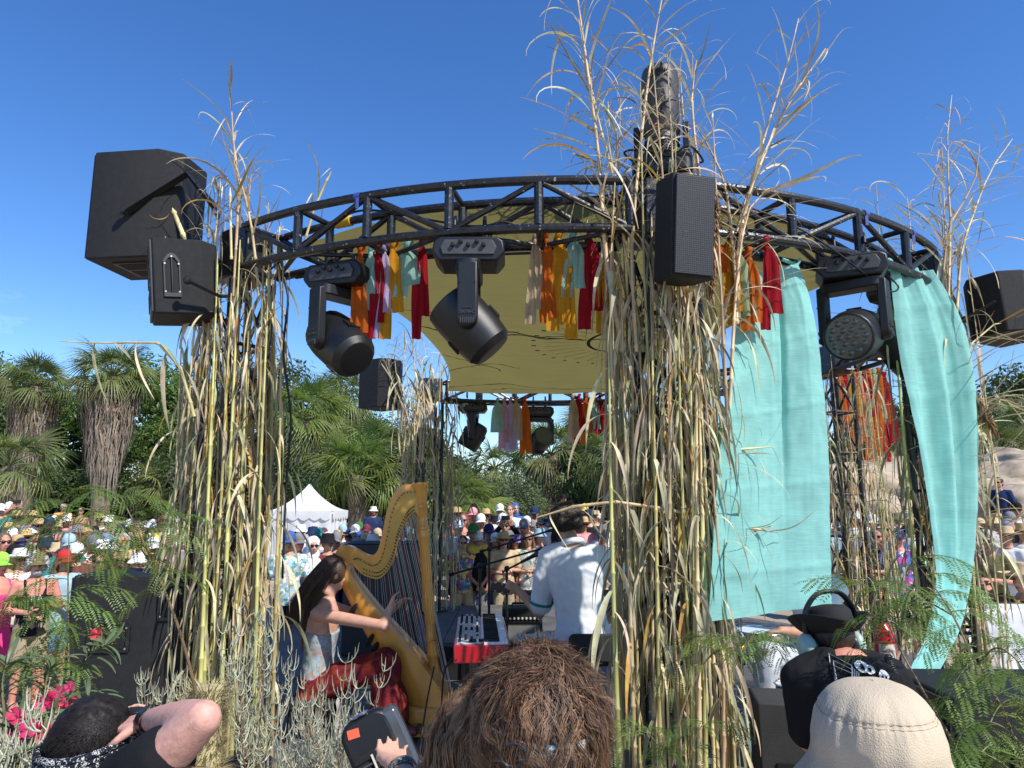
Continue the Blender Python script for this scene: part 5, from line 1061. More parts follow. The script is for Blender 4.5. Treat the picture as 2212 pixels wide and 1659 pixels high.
CROWD = [
 (3, 1088, 17, 'cap:white', 'tee:teal', 'shorts:khaki', 'short:dark', 'man in a white cap cut off by the left edge, back row'),
 (21, 1084, 15.5, 'cap:white', 'tank:teal', 'shorts:navy', 'short:brown', 'man in white cap and tank top in the back row, far left', 'C'),
 (38, 1103, 15, 'straw:straw', 'tee:navy', 'shorts:khaki', 'short:dark', 'person in straw hat and navy shirt behind the tank top man'),
 (71, 1103, 15.5, 'straw:straw', 'tee:white', 'shorts:navy', 'short:brown', 'man in pale straw hat and white tee, back row left'),
 (84, 1120, 14, 'straw:straw', 'tee:stripes', 'shorts:navy', 'long:brown', 'woman in floppy straw hat and pink striped shirt at the left'),
 (108, 1116, 14, 'cap:navy', 'tank:navy', 'shorts:grey', 'short:dark', 'person in dark visor and navy tank top, left back row', 'A'),
 (118, 1113, 16, 'cap:white', 'tee:rose', 'shorts:white', 'short:dark', 'person in white cap and rose shirt below the orange tie dye man'),
 (138, 1088, 22, None, 'tee:tiedye_orange', 'shorts:denim', 'short:silver', 'man in orange tie dye shirt standing highest at the left', 'D'),
 (175, 1096, 21, None, None, 'shorts:black', 'short:dark', 'shirtless man standing right of the orange tie dye man', 'D', 1, 1),
 (152, 1115, 17, None, 'tank:pink', 'shorts:black', 'long:auburn', 'woman in a hot pink top in the left back row', 'A', 1, 3),
 (11, 1152, 10.5, None, 'tee:offwhite', 'shorts:navy', 'long:brown', 'long haired man in sunglasses at the left edge', 'B', 1, 3),
 (39, 1155, 12, 'straw:straw', 'tee:sky', 'shorts:khaki', 'short:blond', 'person in wide straw hat left of the brown hat', 'B'),
 (57, 1143, 12.5, 'straw:straw', 'tee:orange', 'shorts:khaki', 'short:brown', 'person in a tall woven straw hat, left crowd', 'B'),
 (98, 1155, 11, 'straw:brown', 'tee:floral', 'shorts:navy', 'short:silver', 'bearded man in dark brown hat and flower garland', 'B', 1, 3, None, 'silver'),
 (150, 1152, 10.5, 'cap:sky', 'tee:teal', 'shorts:navy', 'short:silver', 'grey bearded man in a pale blue cap, left crowd', 'B', 1, 0, None, 'silver'),
 (173, 1157, 11, 'cap:brown', 'tee:grey', 'shorts:navy', 'short:dark', 'bearded man in brown cap beside the pale blue cap', 'B', 1, 1, None, 'dark'),
 (196, 1152, 11.5, None, 'tee:white', 'shorts:navy', 'curly:auburn', 'curly auburn haired person in profile, left crowd', 'B', 0, 0),
 (229, 1150, 11, 'hood:denim', 'long:blue', 'shorts:navy', None, 'bearded person in a denim blue hood', 'B', 1, 1, None, 'brown'),
 (268, 1153, 10.5, None, 'tee:multi', 'shorts:navy', 'short:silver', 'bald man in orange tinted sunglasses', 'B', 'orange', 3),
 (31, 1175, 10, 'cap:black', 'tee:black', 'shorts:navy', 'short:dark', 'person in black cap behind the woman in the cream hat', 'B'),
 (46, 1184, 9.2, 'straw:offwhite', 'tee:offwhite', 'shorts:navy', 'long:blond', 'blond woman in cream brimmed hat and black sunglasses, near left', 'B', 1, 0),
 (4, 1192, 8.6, 'cap:lime', 'tank:pink', 'skirt:pink', 'short:dark', 'person in lime green cap and pink outfit at the left edge', 'B', 1, 3),
 (84, 1190, 8.4, 'cap:olive', 'tank:black', 'shorts:khaki', 'curly:silver', 'grey haired man in olive cap and black tank top holding a camera', 'B', 1, 3, None, 'silver'),
 (141, 1187, 9.2, 'cap:red', 'tee:sky', 'shorts:denim', 'long:brown', 'person in a red cap behind the feathery branch', 'B', 0),
 (216, 1196, 9.8, None, 'tee:black', 'shorts:navy', 'short:dark', 'dark haired person in black shirt just above the floor loudspeaker', 'B', 1),
 (250, 1190, 9.5, None, 'tank:orange', 'shorts:navy', 'long:auburn', 'woman in orange top above the floor loudspeaker', 'B', 1),
 (299, 1190, 9.6, 'bucket:white', 'tee:rose', 'shorts:navy', 'short:dark', 'person in white bucket hat above the floor loudspeaker', 'B', 1),
 (327, 1172, 11, 'straw:offwhite', 'tee:white', 'shorts:navy', 'long:brown', 'person in off white brimmed hat left of the parasol', 'B', 1),
 (352, 1192, 10, None, 'tee:yellow', 'shorts:navy', 'short:dark', 'person in yellow shirt left of the black tee man', 'B', 1),
 (376, 1178, 9.8, 'cap:brown', 'tee:black', 'shorts:navy', 'short:dark', 'man in black tee with yellow lanyard beside the left tower', 'B', 1, 3),
 (367, 1138, 14, 'bucket:offwhite', 'tee:white', 'shorts:navy', 'short:dark', 'person in white bucket hat under the parasol', 'B', 1),
 (402, 1150, 12.5, 'cap:white', 'tee:white', 'shorts:navy', 'short:dark', 'person in white cap and white tee next to the left canes', 'B', 1),
 (424, 1165, 10.5, 'cap:white', 'tee:white', 'shorts:denim', 'short:brown', 'man in white shirt half hidden by the left canes', 'A', 1),
 (300, 1150, 13.5, 'straw:straw', 'tee:offwhite', 'shorts:navy', 'short:silver', 'person in straw hat behind the bald man', 'B', 1),
 (335, 1152, 14.5, 'cap:yellow', 'tee:sky', 'shorts:navy', 'short:dark', 'person in yellow cap far back under the parasol edge', 'B', 1),
 (245, 1128, 15, 'bucket:olive', 'tee:green', 'shorts:navy', 'short:dark', 'person in olive bucket hat right of the shirtless man', 'B', 1),
 (205, 1136, 14, 'cap:black', 'tee:grey', 'shorts:navy', 'short:dark', 'person in black cap below the shirtless man', 'B', 1),
 (807, 1092, 20, 'bucket:offwhite', 'long:navy', 'pants:navy', 'long:auburn', 'person in navy sweater and green sunglasses standing behind the harp', 'D', 'green', 1, None, 'auburn'),
 (776, 1126, 17.5, 'cap:green', 'tee:black', 'shorts:navy', 'long:blond', 'woman in dark green cap left of the navy sweater', 'D', 1),
 (741, 1132, 19, 'cap:sky', 'tee:white', 'shorts:navy', 'short:dark', 'small far person in pale cap beside the tent corner', 'D', 1),
 (778, 1148, 13, 'cap:blue', 'tee:white', 'shorts:navy', 'short:dark', 'person in blue cap above the harp shoulder', 'B', 1),
 (772, 1160, 11, 'cap:grey', 'tee:grey', 'shorts:navy', 'short:dark', 'person in grey cap seen over the harp', 'B', 1),
 (806, 1150, 11.5, 'bucket:offwhite', 'tee:white', 'shorts:navy', 'short:dark', 'person in pale bucket hat and sunglasses next to the harp neck', 'B', 1, 3),
 (790, 1152, 13.5, 'straw:straw', 'tee:tan', 'shorts:navy', 'short:dark', 'person in tan straw hat behind the pale bucket hat', 'B', 1),
 (727, 1148, 11.5, 'cap:grey', 'tee:black', 'shorts:navy', 'short:dark', 'person in grey cap right of the black bucket hat', 'B', 1),
 (709, 1149, 10.5, 'bucket:black', 'tee:maroon', 'shorts:navy', 'short:dark', 'man in black bucket hat and maroon shirt left of the harp', 'B', 0, 1),
 (678, 1157, 10.2, 'hood:white', 'long:white', 'shorts:navy', None, 'man in a white hooded shirt and sunglasses behind the harpist', 'A', 1, 0),
 (690, 1140, 12.5, 'cap:teal', 'tee:white', 'shorts:navy', 'short:dark', 'person in teal cap in front of the white tent', 'B', 1),
 (646, 1150, 11, 'cap:grey', 'tee:white', 'shorts:navy', 'short:dark', 'man in grey cap and white tee left of the white hood', 'B', 1, 3),
 (626, 1147, 10.5, 'cap:blue', 'tee:floral', 'shorts:navy', 'short:dark', 'person in blue cap and floral shirt beside the left canes', 'A', 1, 1),
 (835, 1158, 12.5, 'cap:white', 'tee:sky', 'shorts:navy', 'short:brown', 'person in white cap seen through the harp strings', 'B', 1),
 (862, 1120, 15, 'straw:straw', 'tee:white', 'shorts:khaki', 'long:brown', 'person in straw hat seen inside the harp curve', 'B', 1),
 (885, 1135, 13.5, 'cap:sky', 'tee:sky', 'shorts:khaki', 'short:dark', 'person in pale blue under the harp neck', 'B', 1),
 (987, 1096, 15.5, 'straw:straw', 'tee:rose', 'shorts:navy', 'long:brown', 'woman in straw hat beside the rear left tower', 'B', 1),
 (1001, 1110, 14, None, 'tank:brown', 'shorts:denim', 'long:auburn', 'woman in brown top with red sunglasses on her head', 'B', 1, 3),
 (1024, 1087, 18, 'cap:black', 'tee:blue', 'shorts:navy', 'short:dark', 'man in black cap and blue shirt behind the white tee man', 'A', 1),
 (1022, 1096, 15.5, 'cap:rose', 'tee:white', 'shorts:grey', 'short:brown', 'man in faded red cap and white tee, middle back row', 'B', 1, 3),
 (1049, 1099, 15, 'straw:straw', 'tee:stripes', 'shorts:navy', 'short:brown', 'person in straw cowboy hat in the middle gap', 'B', 1),
 (1080, 1088, 17, 'cap:white', 'tee:white', 'shorts:navy', 'short:dark', 'man in white cap behind the raised phone', 'A', 1),
 (1091, 1122, 13.5, None, 'long:black', 'shorts:navy', 'short:dark', 'person in black raising both arms with a phone', 'C', 1),
 (1102, 1090, 16, None, 'tee:white', 'shorts:navy', 'short:brown', 'man in white tee right of the raised phone', 'A', 0),
 (1113, 1085, 17.5, 'hood:blue', 'long:blue', 'shorts:navy', 'short:dark', 'person under a bright blue hood in the middle back row', 'A', 0),
 (1154, 1094, 14.5, 'cap:navy', 'long:navy', 'pants:navy', 'short:dark', 'person in navy hoodie and cap leaning forward', 'D', 0),
 (1132, 1120, 12.5, 'cap:grey', 'tee:grey', 'shorts:navy', 'short:dark', 'man in grey cap and grey shirt looking up', 'A', 1, 3),
 (1022, 1130, 12, 'cap:green', 'tee:yellow', 'shorts:navy', 'short:dark', 'man in dark green cap and yellow shirt with blue lenses', 'A', 'blue', 3),
 (1056, 1131, 12.5, 'cap:navy', 'tee:sky', 'shorts:navy', 'short:dark', 'man in navy cap above the pink top', 'A', 1, 3),
 (1033, 1147, 10, 'cap:offwhite', 'tee:black', 'shorts:grey', 'short:silver', 'lean older man in pale cap and black tee near the microphone stands', 'D', 1, 1),
 (1070, 1150, 10.6, 'cap:white', 'tank:pink', 'shorts:blue', 'long:brown', 'woman in white cap, pink top and blue shorts', 'D', 1, 3),
 (1088, 1148, 11.5, 'straw:straw', 'tee:tan', 'shorts:khaki', 'short:brown', 'person in straw hat behind the patterned dress', 'B', 1),
 (1114, 1152, 10, 'bucket:bluehat', 'tank:paisley', 'skirt:paisley', 'long:brown', 'woman in patterned blue hat and brown patterned dress', 'D', 1, 3),
 (1141, 1150, 10.8, None, 'tee:plaid', 'shorts:khaki', 'long:auburn', 'woman in pale checked shirt right of the patterned dress', 'B', 1),
 (1000, 1158, 10.8, None, 'tee:multi', 'shorts:tan', 'short:dark', 'person in a bright printed shirt beside the rear left canes', 'A', 1),
 (1165, 1138, 11.5, 'bucket:sky', 'tee:blue', 'shorts:navy', 'short:dark', 'person in blue behind the guitarist shoulder', 'B', 1),
 (1217, 1068, 21, 'cap:black', 'tee:navy', 'shorts:navy', 'short:dark', 'man in navy standing highest behind the guitarist', 'D', 1),
 (1190, 1098, 15, 'straw:brown', 'tee:white', 'shorts:navy', 'short:dark', 'person in brown hat and white shirt behind the hanging leaves', 'B', 1),
 (1232, 1102, 16, 'cap:white', 'tee:sky', 'shorts:navy', 'short:dark', 'person in white cap left of the red vest man', 'B', 1),
 (1248, 1094, 13.5, None, 'tank:red', 'shorts:navy', 'short:brown', 'man in red vest behind the hanging reed leaves', 'B', 1, 3),
 (1262, 1088, 16.5, 'cap:yellow', 'tee:rose', 'shorts:navy', 'short:dark', 'person in yellow cap next to the red vest man', 'A', 1),
 (1299, 1140, 10.5, 'cap:grey', 'tee:leafprint', 'shorts:navy', 'short:dark', 'man in grey cap and leaf print shirt right of the guitarist', 'A', 1, 3),
 (1285, 1100, 14.5, 'bucket:tan', 'tee:white', 'shorts:navy', 'short:dark', 'person in tan bucket hat by the middle canes', 'B', 1),
 (1848, 1097, 12, 'cap:rose', 'tee:stripes', 'shorts:khaki', 'short:dark', 'man in pink cap and pale shirt between the right canes', 'A', 1),
 (1865, 1086, 14, None, 'tee:pink', 'shorts:khaki', 'short:brown', 'person in pink shirt behind the pink cap', 'A', 1),
 (1896, 1142, 10, None, 'tee:black', 'shorts:black', 'short:dark', 'man in black tee with orange lettering holding a card', 'B', 1, 3),
 (1938, 1140, 9.6, 'cap:navy', 'tee:tiedye_purple', 'shorts:black', 'short:brown', 'man in purple tie dye shirt and dark shorts', 'A', 1, 3),
 (1915, 1128, 12, None, 'tee:blue', 'shorts:navy', 'long:brown', 'person in blue shirt between the black tee and the tie dye', 'B', 1),
 (1968, 1120, 13, 'straw:straw', 'tee:white', 'shorts:khaki', 'short:dark', 'person in straw hat behind the tie dye man', 'A', 1),
 (1785, 1120, 11.5, 'cap:white', 'tee:sky', 'shorts:khaki', 'short:dark', 'person in white cap beside the wide turquoise cloth', 'A', 1),
 (2156, 1032, 19, None, 'tee:navy', 'shorts:floral', 'short:dark', 'person in navy tee and floral shorts standing up on the rocks', 'A', 1, 1),
 (2195, 1085, 12.5, 'cap:black', 'tee:sky', 'shorts:navy', 'short:dark', 'man in black cap and pale printed tee at the right edge', 'A', 1, 0),
 (2150, 1092, 13, 'cap:black', 'tee:black', 'shorts:navy', 'short:dark', 'person in black cap and black shirt at the right', 'A', 1),
 (2140, 1118, 10.5, 'straw:straw', 'tee:grey', 'shorts:navy', 'short:dark', 'person in straw hat and sunglasses left of the big tan hat', 'A', 1),
 (2172, 1137, 7.6, 'straw:tan', 'tee:white', 'shorts:denim', 'short:dark', 'big man in wide tan hat and white tee at the right', 'B', 0, 2),
 (2133, 1150, 8.6, None, 'tee:olive', 'shorts:green', 'curly:silver', 'grey haired man in sunglasses beside the right canes', 'B', 1, 3),
 (2207, 1130, 9.5, 'straw:straw', 'tee:offwhite', 'shorts:navy', 'long:dark', 'person in straw hat cut off by the right edge', 'B', 1),
 (2208, 1215, 6.4, 'straw:tan', 'tee:yellowblack', 'shorts:navy', 'short:dark', 'person in yellow and black patterned shirt at the right edge', 'B', 0),
]
for r in CROWD: person(*r)
# fill: more listeners in the rows behind, told apart by hat and shirt
k = 0
HN = {'cap': 'cap', 'straw': 'brimmed hat', 'bucket': 'bucket hat'}
for (xa, xb, ya, yb, Ya, Yb, n, where) in ((5, 420, 1108, 1150, 12, 19, 22, 'at left'), (2, 215, 1150, 1175, 10, 12, 8, 'far left'), (215, 425, 1160, 1200, 10, 12, 8, 'over the speaker'), (625, 900, 1130, 1150, 13, 17, 14, 'behind the harp'), (985, 1330, 1100, 1135, 13, 18, 22, 'in the middle'), (1790, 1990, 1095, 1125, 12, 15, 10, 'at right'), (2105, 2205, 1105, 1130, 11, 14, 7, 'at right edge')):
    for i in range(n):
        hk = rnd.choice(('cap', 'cap', 'cap', 'bucket', 'straw')); hc = 'straw' if hk == 'straw' and rnd.random() < .6 else rnd.choice(('white', 'navy', 'tan', 'grey', 'olive', 'black', 'white', 'maroon', 'offwhite')); tcx = rnd.choice(('white', 'white', 'navy', 'rose', 'black', 'offwhite', 'floral', 'multi', 'grey', 'denim', 'white', 'khaki', 'stripes', 'maroon'))
        nm = {'floral': 'floral', 'multi': 'printed', 'stripes': 'striped'}.get(tcx, tcx)
        person(xa + (xb - xa) * (i + U(.2, .8)) / n, U(ya, yb), U(Ya, Yb), '%s:%s' % (hk, hc), 'tee:' + tcx, 'shorts:' + rnd.choice(('navy', 'khaki', 'grey')), 'short:' + rnd.choice(('dark', 'brown', 'silver')), '%s %s and %s shirt, %s from left among the back listeners %s' % (hc, HN[hk], nm, (ORD + ('eleventh', 'twelfth', 'thirteenth', 'fourteenth', 'fifteenth', 'sixteenth', 'seventeenth', 'eighteenth', 'nineteenth', 'twentieth', 'twenty-first', 'twenty-second'))[i], where), rnd.choice('ABBD'))
# things the crowd holds or wears
def who(s): return next(o for o in bpy.data.objects if s in o.get('label', ''))
def lettering(parent, s, size, loc, mat, rz=0):
    o = put('lettering', text_mesh(s, size, .001, mat), parent, loc, (RAD(90), 0, rz)); return o

m_wl = pm('print_white', (.75, .75, .73), .8)
lettering(who('orange lettering'), 'GOOSE', .085, (0, -.152, 1.31), pm('print_orange_ink', (.7, .2, .06), .8))
lettering(who('olive cap and black tank'), 'GRA', .1, (-.02, -.14, 1.25), m_wl)
o = lettering(who('lime green cap'), 'VE', .05, (.0, -.112, 1.715), pm('print_pink_ink', (.7, .25, .3), .8))
tw_ = who('dark visor and navy tank'); b = MB(); b.ell((0, -.142, 1.26), (.032, .006, .045), 12, 8); b.ell((0, -.142, 1.32), (.014, .006, .018), 10, 6)
for s_ in (-1, 1): b.ell((s_ * .05, -.14, 1.28), (.03, .005, .014), 10, 6, rot=Matrix.Rotation(s_ * .7, 3, 'Y')); b.ell((s_ * .03, -.14, 1.215), (.018, .005, .01), 10, 6)
b.build('turtle_print', m_wl, tw_, smooth=60)
for nm_, dy in (('raising both arms with a phone', 0), ('tank top in the back row', 0)):
    pw = who(nm_); MB().box((.03, -.40, 1.80), (.15, .012, .075)).build('phone', m_black, pw, bev=.006)
pw = who('holding a camera'); MB().box((.03, -.37, 1.16), (.12, .06, .08)).build('camera', m_fix, pw, bev=.01)
pw = who('yellow lanyard'); MB().tube([(-.07, -.09, 1.46), (-.03, -.15, 1.3), (0, -.16, 1.2), (.03, -.15, 1.3), (.07, -.09, 1.46)], .008, 6).build('lanyard', cm('yellow'), pw)

# ------------------------------------------------------------------ performers: posing helpers
def Tt(hip, neck, right):
    hip, neck = V(hip), V(neck); z = (neck - hip); L_ = z.length; z.normalize(); x = V(right); x = (x - z * x.dot(z)).normalized(); y = z.cross(x); s = L_ / .54
    m = Matrix((x, y, z * s)).transposed().to_4x4(); return Matrix.Translation(hip) @ m @ Matrix.Translation((0, 0, -.92))
def Th(c, face, up=(0, 0, 1), s=1.):
    y = -V(face).normalized(); z = V(up); z = (z - y * z.dot(y)).normalized(); x = y.cross(z)
    return Matrix.Translation(V(c)) @ Matrix((x, y, z)).transposed().to_4x4() @ Matrix.Scale(s, 4)
def local(me_or_mb, loc):
    me_or_mb.v = [p - V(loc) for p in me_or_mb.v]; return me_or_mb
def strands(name, roots, mat, parent, loc, steps, step, wd, flow, seed=1):
    """hair: ribbons that run from each root along flow(p, k, rnd)"""
    vs = []; fs = []; q = random.Random(seed)
    for r, n in roots:
        p = r.copy(); ph = (q.uniform(0, 6.28), q.uniform(.7, 1.3)); N = max(3, int(steps * q.uniform(.65, 1.1))); prev = None
        for k in range(N + 1):
            d, nn = flow(p, n, k / N, ph, q)
            sd_ = d.cross(nn); sd_ = sd_.normalized() if sd_.length > 1e-6 else V((1, 0, 0))
            ww = wd * (1 - .75 * (k / N) ** 2); j = len(vs); vs += [p - sd_ * ww - V(loc), p + sd_ * ww - V(loc)]
            if k: fs.append((j - 2, j - 1, j + 1, j))
            p = p + d * step
    b = MB(); b.add(vs, fs); o = b.build(name, mat, parent, smooth=180); return o
# ------------------------------------------------------------------ harp
m_maple = pm('maple_varnish', (.68, .30, .045), .28, var=.22, vs=5, coat=.5, stretch=(1, 1, .15))
m_plate = pm('brass_plate', (.50, .29, .06), .38, .3, var=.1, vs=4)
m_string = pm('string_pale', (.55, .5, .42), .4); m_stringr = pm('string_red', (.35, .03, .02), .4); m_stringk = pm('string_dark', (.03, .03, .035), .4)
HY = 5.5
def hp(zx, zy, dy=0): return W(zx * .398 + 540, zy * .398 + 999, HY + dy)
hb = hp(990, 1440); hb.z = STZ
harp = thing('harp', 'golden maple concert harp leaning towards the seated harpist', 'harp', hb)
axis = [hp(920, 110), hp(945, 450), hp(978, 900), hp(992, 1110), hp(1012, 1300)]
colb = MB(); A, B = axis[0], axis[-1]; Lc = (B - A).length; dcol = (B - A).normalized()
prof = [(0, .06), (.004, .068), (.02, .068), (.03, .058), (.06, .054), (.10, .044), (.105, .05), (.115, .05), (.12, .043), (.17, .040), (.205, .041), (.21, .047), (.22, .047), (.225, .041), (.25, .045), (.262, .045), (.27, .038), (.3, .036), (.31, .034), (.66, .034), (.67, .037), (.70, .036), (.71, .042), (.725, .042), (.73, .035), (.76, .038), (.79, .044), (.80, .044), (.81, .036), (.84, .042), (.9, .046), (1, .046)]
colb.lathe([(r, t * Lc) for t, r in prof], 24, Tax(A, dcol))
cl = colb.build('column', m_maple, harp, smooth=40, world=True)
fx, fy, fz = frame(dcol)
for k in range(12):
    a = k * math.pi / 6; o_ = (fx * math.cos(a) + fy * math.sin(a)) * .0345
    MB().tube([A + dcol * Lc * .315 + o_, A + dcol * Lc * .655 + o_], .0045, 5).build('flute', m_maple, cl, world=True)
up_ = [(905, 118), (830, 125), (780, 175), (750, 250), (730, 350), (712, 430), (692, 485), (660, 503), (620, 490), (560, 456), (520, 448), (480, 470), (458, 530)]
lo_ = [(545, 560), (556, 545), (575, 565), (620, 608), (680, 628), (720, 620), (760, 570), (785, 510), (800, 440), (820, 380), (850, 320), (870, 292), (900, 268), (925, 300), (935, 320)]
C2 = lambda l: [(p.x, p.z) for p in cat_rom([hp(*q) for q in l], 4)]
pu, plw = C2(up_), C2(lo_)
def plane_prism(poly, th, y): return MB().prism([(x, z) for x, z in poly], th, Matrix.Translation((0, y, 0)) @ Matrix.Rotation(RAD(90), 4, 'X'))
neckpoly = pu + plw
nk = plane_prism(neckpoly, .075, HY).build('neck', m_maple, harp, smooth=40, world=True, bev=.008)
# brass plate below the middle of the neck, with pins and discs
mid = [(905, 150), (840, 160), (800, 205), (772, 280), (755, 370), (738, 450), (715, 520), (680, 548), (640, 535), (595, 510), (568, 515)]
plate = plane_prism(C2(mid) + C2(lo_[3:-1]), .006, HY - .041).build('action_plate', m_plate, nk, smooth=20, world=True)
for row, (l, n, off) in enumerate(((mid, 34, 10), (lo_[3:-2], 36, -14), (lo_[3:-2], 36, -34))):
    cr_ = cat_rom([hp(x, y + off) for x, y in l], 12)
    for i in range(n):
        p = cr_[int((i + .5) / n * (len(cr_) - 1))]
        MB().lathe([(.0045, 0), (.0045, .012), (.003, .013)], 8, Matrix.Translation(p + V((0, -.043, 0))) @ Matrix.Rotation(RAD(90), 4, 'X')).build('tuning_pin' if row == 0 else 'disc', m_slot if row else m_black, plate, world=True)
# soundbox: half round back, flat soundboard
sl = [(458, 530), (470, 600), (530, 735), (640, 950), (735, 1110), (850, 1330), (865, 1370)]; sr = [(548, 545), (572, 620), (700, 790), (850, 960), (985, 1120), (1100, 1280), (1115, 1330)]
SL, SR = cat_rom([hp(*q) for q in sl], 4), cat_rom([hp(*q) for q in sr], 4); n = len(SL); sb = MB(); vs = []; fs = []; K = 14
for i in range(n):
    t = i / (n - 1); c = SR[i]; d = SL[i] - SR[i]; wy = .06 + .15 * t
    for k in range(K + 1): a = math.pi * k / K; vs.append(c + d * (math.sin(a) ** .8) + V((0, -wy * math.cos(a), 0)))
for i in range(n - 1):
    for k in range(K): fs.append((i * (K + 1) + k, i * (K + 1) + k + 1, (i + 1) * (K + 1) + k + 1, (i + 1) * (K + 1) + k))
    fs.append((i * (K + 1) + K, i * (K + 1), (i + 1) * (K + 1), (i + 1) * (K + 1) + K))
fs.append(tuple(range(K, -1, -1))); fs.append(tuple((n - 1) * (K + 1) + k for k in range(K + 1)))
sb.add(vs, fs); box_ = sb.build('soundbox', m_maple, harp, smooth=50, world=True)
MB().tube([p + V((-.004, 0, .004)) for p in SR[2:]], .012, 6).build('string_rib', m_maple, box_, world=True)
for a_, b_ in ((540, 760), (640, 935), (690, 1010)):        # sound holes in the back
    i = min(range(n), key=lambda j: abs(SL[j].z - hp(0, b_).z)); c = SL[i] + (SR[i] - SL[i]) * .12 + V((0, -.09 - .04 * i / n, 0))
    MB().ell(c, (.02, .012, .055), 14, 10, rot=Matrix.Rotation(RAD(30), 3, 'Y')).build('sound_hole', m_slot, box_, world=True)
bs_ = MB(); b0 = hp(985, 1400); bs_.prism(rrect(.46, .42, .12), .17, Matrix.Translation((b0.x + .03, HY, STZ + .13))); bs_ = bs_.build('base', m_maple, harp, bev=.02, smooth=40, world=True)
MB().prism(rrect(.5, .46, .13), .03, Matrix.Translation((b0.x + .03, HY, STZ + .045))).build('base_moulding', m_maple, bs_, bev=.008, world=True)
for i in range(4):
    p = V((b0.x - .14 + i * .08, HY - .21, STZ + .11)); MB().box(p + V((0, -.05, 0)), (.03, .12, .018)).build('pedal', m_black, harp, world=True, bev=.005)
for sx_ in (-.17, .22): MB().ell((b0.x + sx_, HY - .15, STZ + .018), (.05, .05, .02), 12, 6).build('foot', m_maple, harp, world=True)
lowc = cat_rom([hp(x, y) for x, y in lo_[2:-2]], 20); ns = 42
for i in range(ns):
    t = (i + .5) / ns; p = lowc[int(t ** 1.0 * (len(lowc) - 1))]; zx0 = 585 + (925 - 585) * t
    j = 2 + (n - 4) * (.10 + .80 * t); q = SR[int(j)].lerp(SR[min(n - 1, int(j) + 1)], j % 1)
    MB().tube([p + V((0, 0, .01)), q], .0011 + .0009 * t, 5, cap=False).build('string', m_stringr if i % 7 == 0 else m_stringk if i % 7 == 3 else m_string, harp, world=True)
# ------------------------------------------------------------------ harpist
m_hairb = pm('hair_long_brown', (.075, .042, .024), .45, var=.4, vs=50, stretch=(1, 1, .1))
hl = W(690, 1500, 5.4); hl.z = STZ
hpst = thing('person', 'long haired woman in pale blue top and red skirt playing the harp', 'person', hl)
hip, nek, hc_ = W(684, 1478, 5.42), W(703, 1304, 5.4), W(724, 1240, 5.44)
rt = V((.25, .96, 0)); shR, shL = nek + V((-.02, -.15, -.05)), nek + V((.02, .16, -.05))
elR, wrR = W(830, 1352, 5.1), W(840, 1316, 5.2); elL, wrL = W(815, 1345, 5.75), W(858, 1308, 5.62)
kn1, an1 = W(835, 1437, 5.3), W(842, 1560, 5.25); kn2, an2 = W(842, 1437, 5.62), W(850, 1560, 5.6)
Tb = Tt(hip, nek, (-.2, -.97, 0)); b = MB(); loft(b, [(z, rx * .86, ry * .9, cy) for z, rx, ry, cy in TORSO], Tb)
b.chain([nek + V((0, -.09, -.03)), shR, elR, wrR], [.05, .05, .038, .026]); b.chain([nek + V((0, .09, -.03)), shL, elL, wrL], [.05, .05, .038, .026])
fingers(b, wrR, V((.35, .1, 1)), V((1, 0, -.2)), 1, .95, .45, .3); fingers(b, wrL, V((.6, -.2, .5)), V((.5, -.3, -.8)), -1, .95, .6)
b.chain([hip + V((.05, -.08, 0)), kn1, an1], [.08, .055, .04]); b.chain([hip + V((.05, .08, 0)), kn2, an2], [.08, .055, .04])
fc = V((.75, .45, -.25)); add_head(b, Th(hc_, fc, s=.95)); b.cap(nek, hc_ + V((0, 0, -.05)), .045, .045)
me = remesh(local(b, hl), 'body', SKIN[0], .0095, 4, .4); put('body', me, hpst)
b = MB(); loft(b, offs([(z, rx * .86, ry * .9, cy) for z, rx, ry, cy in TORSO], .012, .9, 1.31), Tb)
for s in (-1, 1): b.chain([Tb @ V((s * .085, -.09, 1.27)), Tb @ V((s * .09, -.03, 1.45)), Tb @ V((s * .09, .03, 1.45)), Tb @ V((s * .08, .10, 1.27))], [.008] * 4, 6)
put('top', wrinkle(remesh(local(b, hl), 'top', patt('print_palegrey', [(.33, .4, .43), (.26, .34, .38), (.36, .26, .22), (.35, .42, .44)], 30), .009, 2), .006, 22), hpst)
b = MB(); loft(b, offs(TORSO, .0, .84, 1.0, .02), Tb); b.chain([hip + V((.05, -.06, 0)), kn1 + V((0, 0, .02))], [.12, .1]); b.chain([hip + V((.05, .06, 0)), kn2 + V((0, 0, .02))], [.12, .1])
for a_, c_ in ((kn1, an1), (kn2, an2)): b.chain([a_, a_.lerp(c_, .5), c_ + V((.0, 0, .06))], [.1, .12, .14])
b.chain([kn1.lerp(kn2, .5), an1.lerp(an2, .5) + V((0, 0, .07))], [.12, .15]); b.cap(hip + V((0, 0, -.02)), hip + V((.02, 0, -.3)), .14, .13)
put('skirt', wrinkle(remesh(local(b, hl), 'skirt', patt('print_redskirt', [(.16, .018, .016), (.21, .035, .018), (.11, .014, .025), (.18, .02, .022)], 26), .014, 4), .018, 9), hpst)
for a_ in (an1, an2):
    b = MB(); b.cap(a_ + V((0, 0, .1)), a_, .055, .05); b.cap(a_ + V((0, 0, -.03)), a_ + V((.17, -.02, -.055)), .045, .035); put('boot', remesh(local(b, hl), 'boot', pm('red_leather', (.17, .03, .03), .45), .01, 3), hpst)
b = MB(); b.ell(hc_ + V((-.02, 0, .02)), (.105, .092, .118), 20, 14); b.chain([hc_ + V((-.07, 0, 0)), hc_ + V((-.13, -.01, -.17)), hc_ + V((-.17, -.02, -.36)), hc_ + V((-.18, -.02, -.52))], [.085, .085, .08, .04])
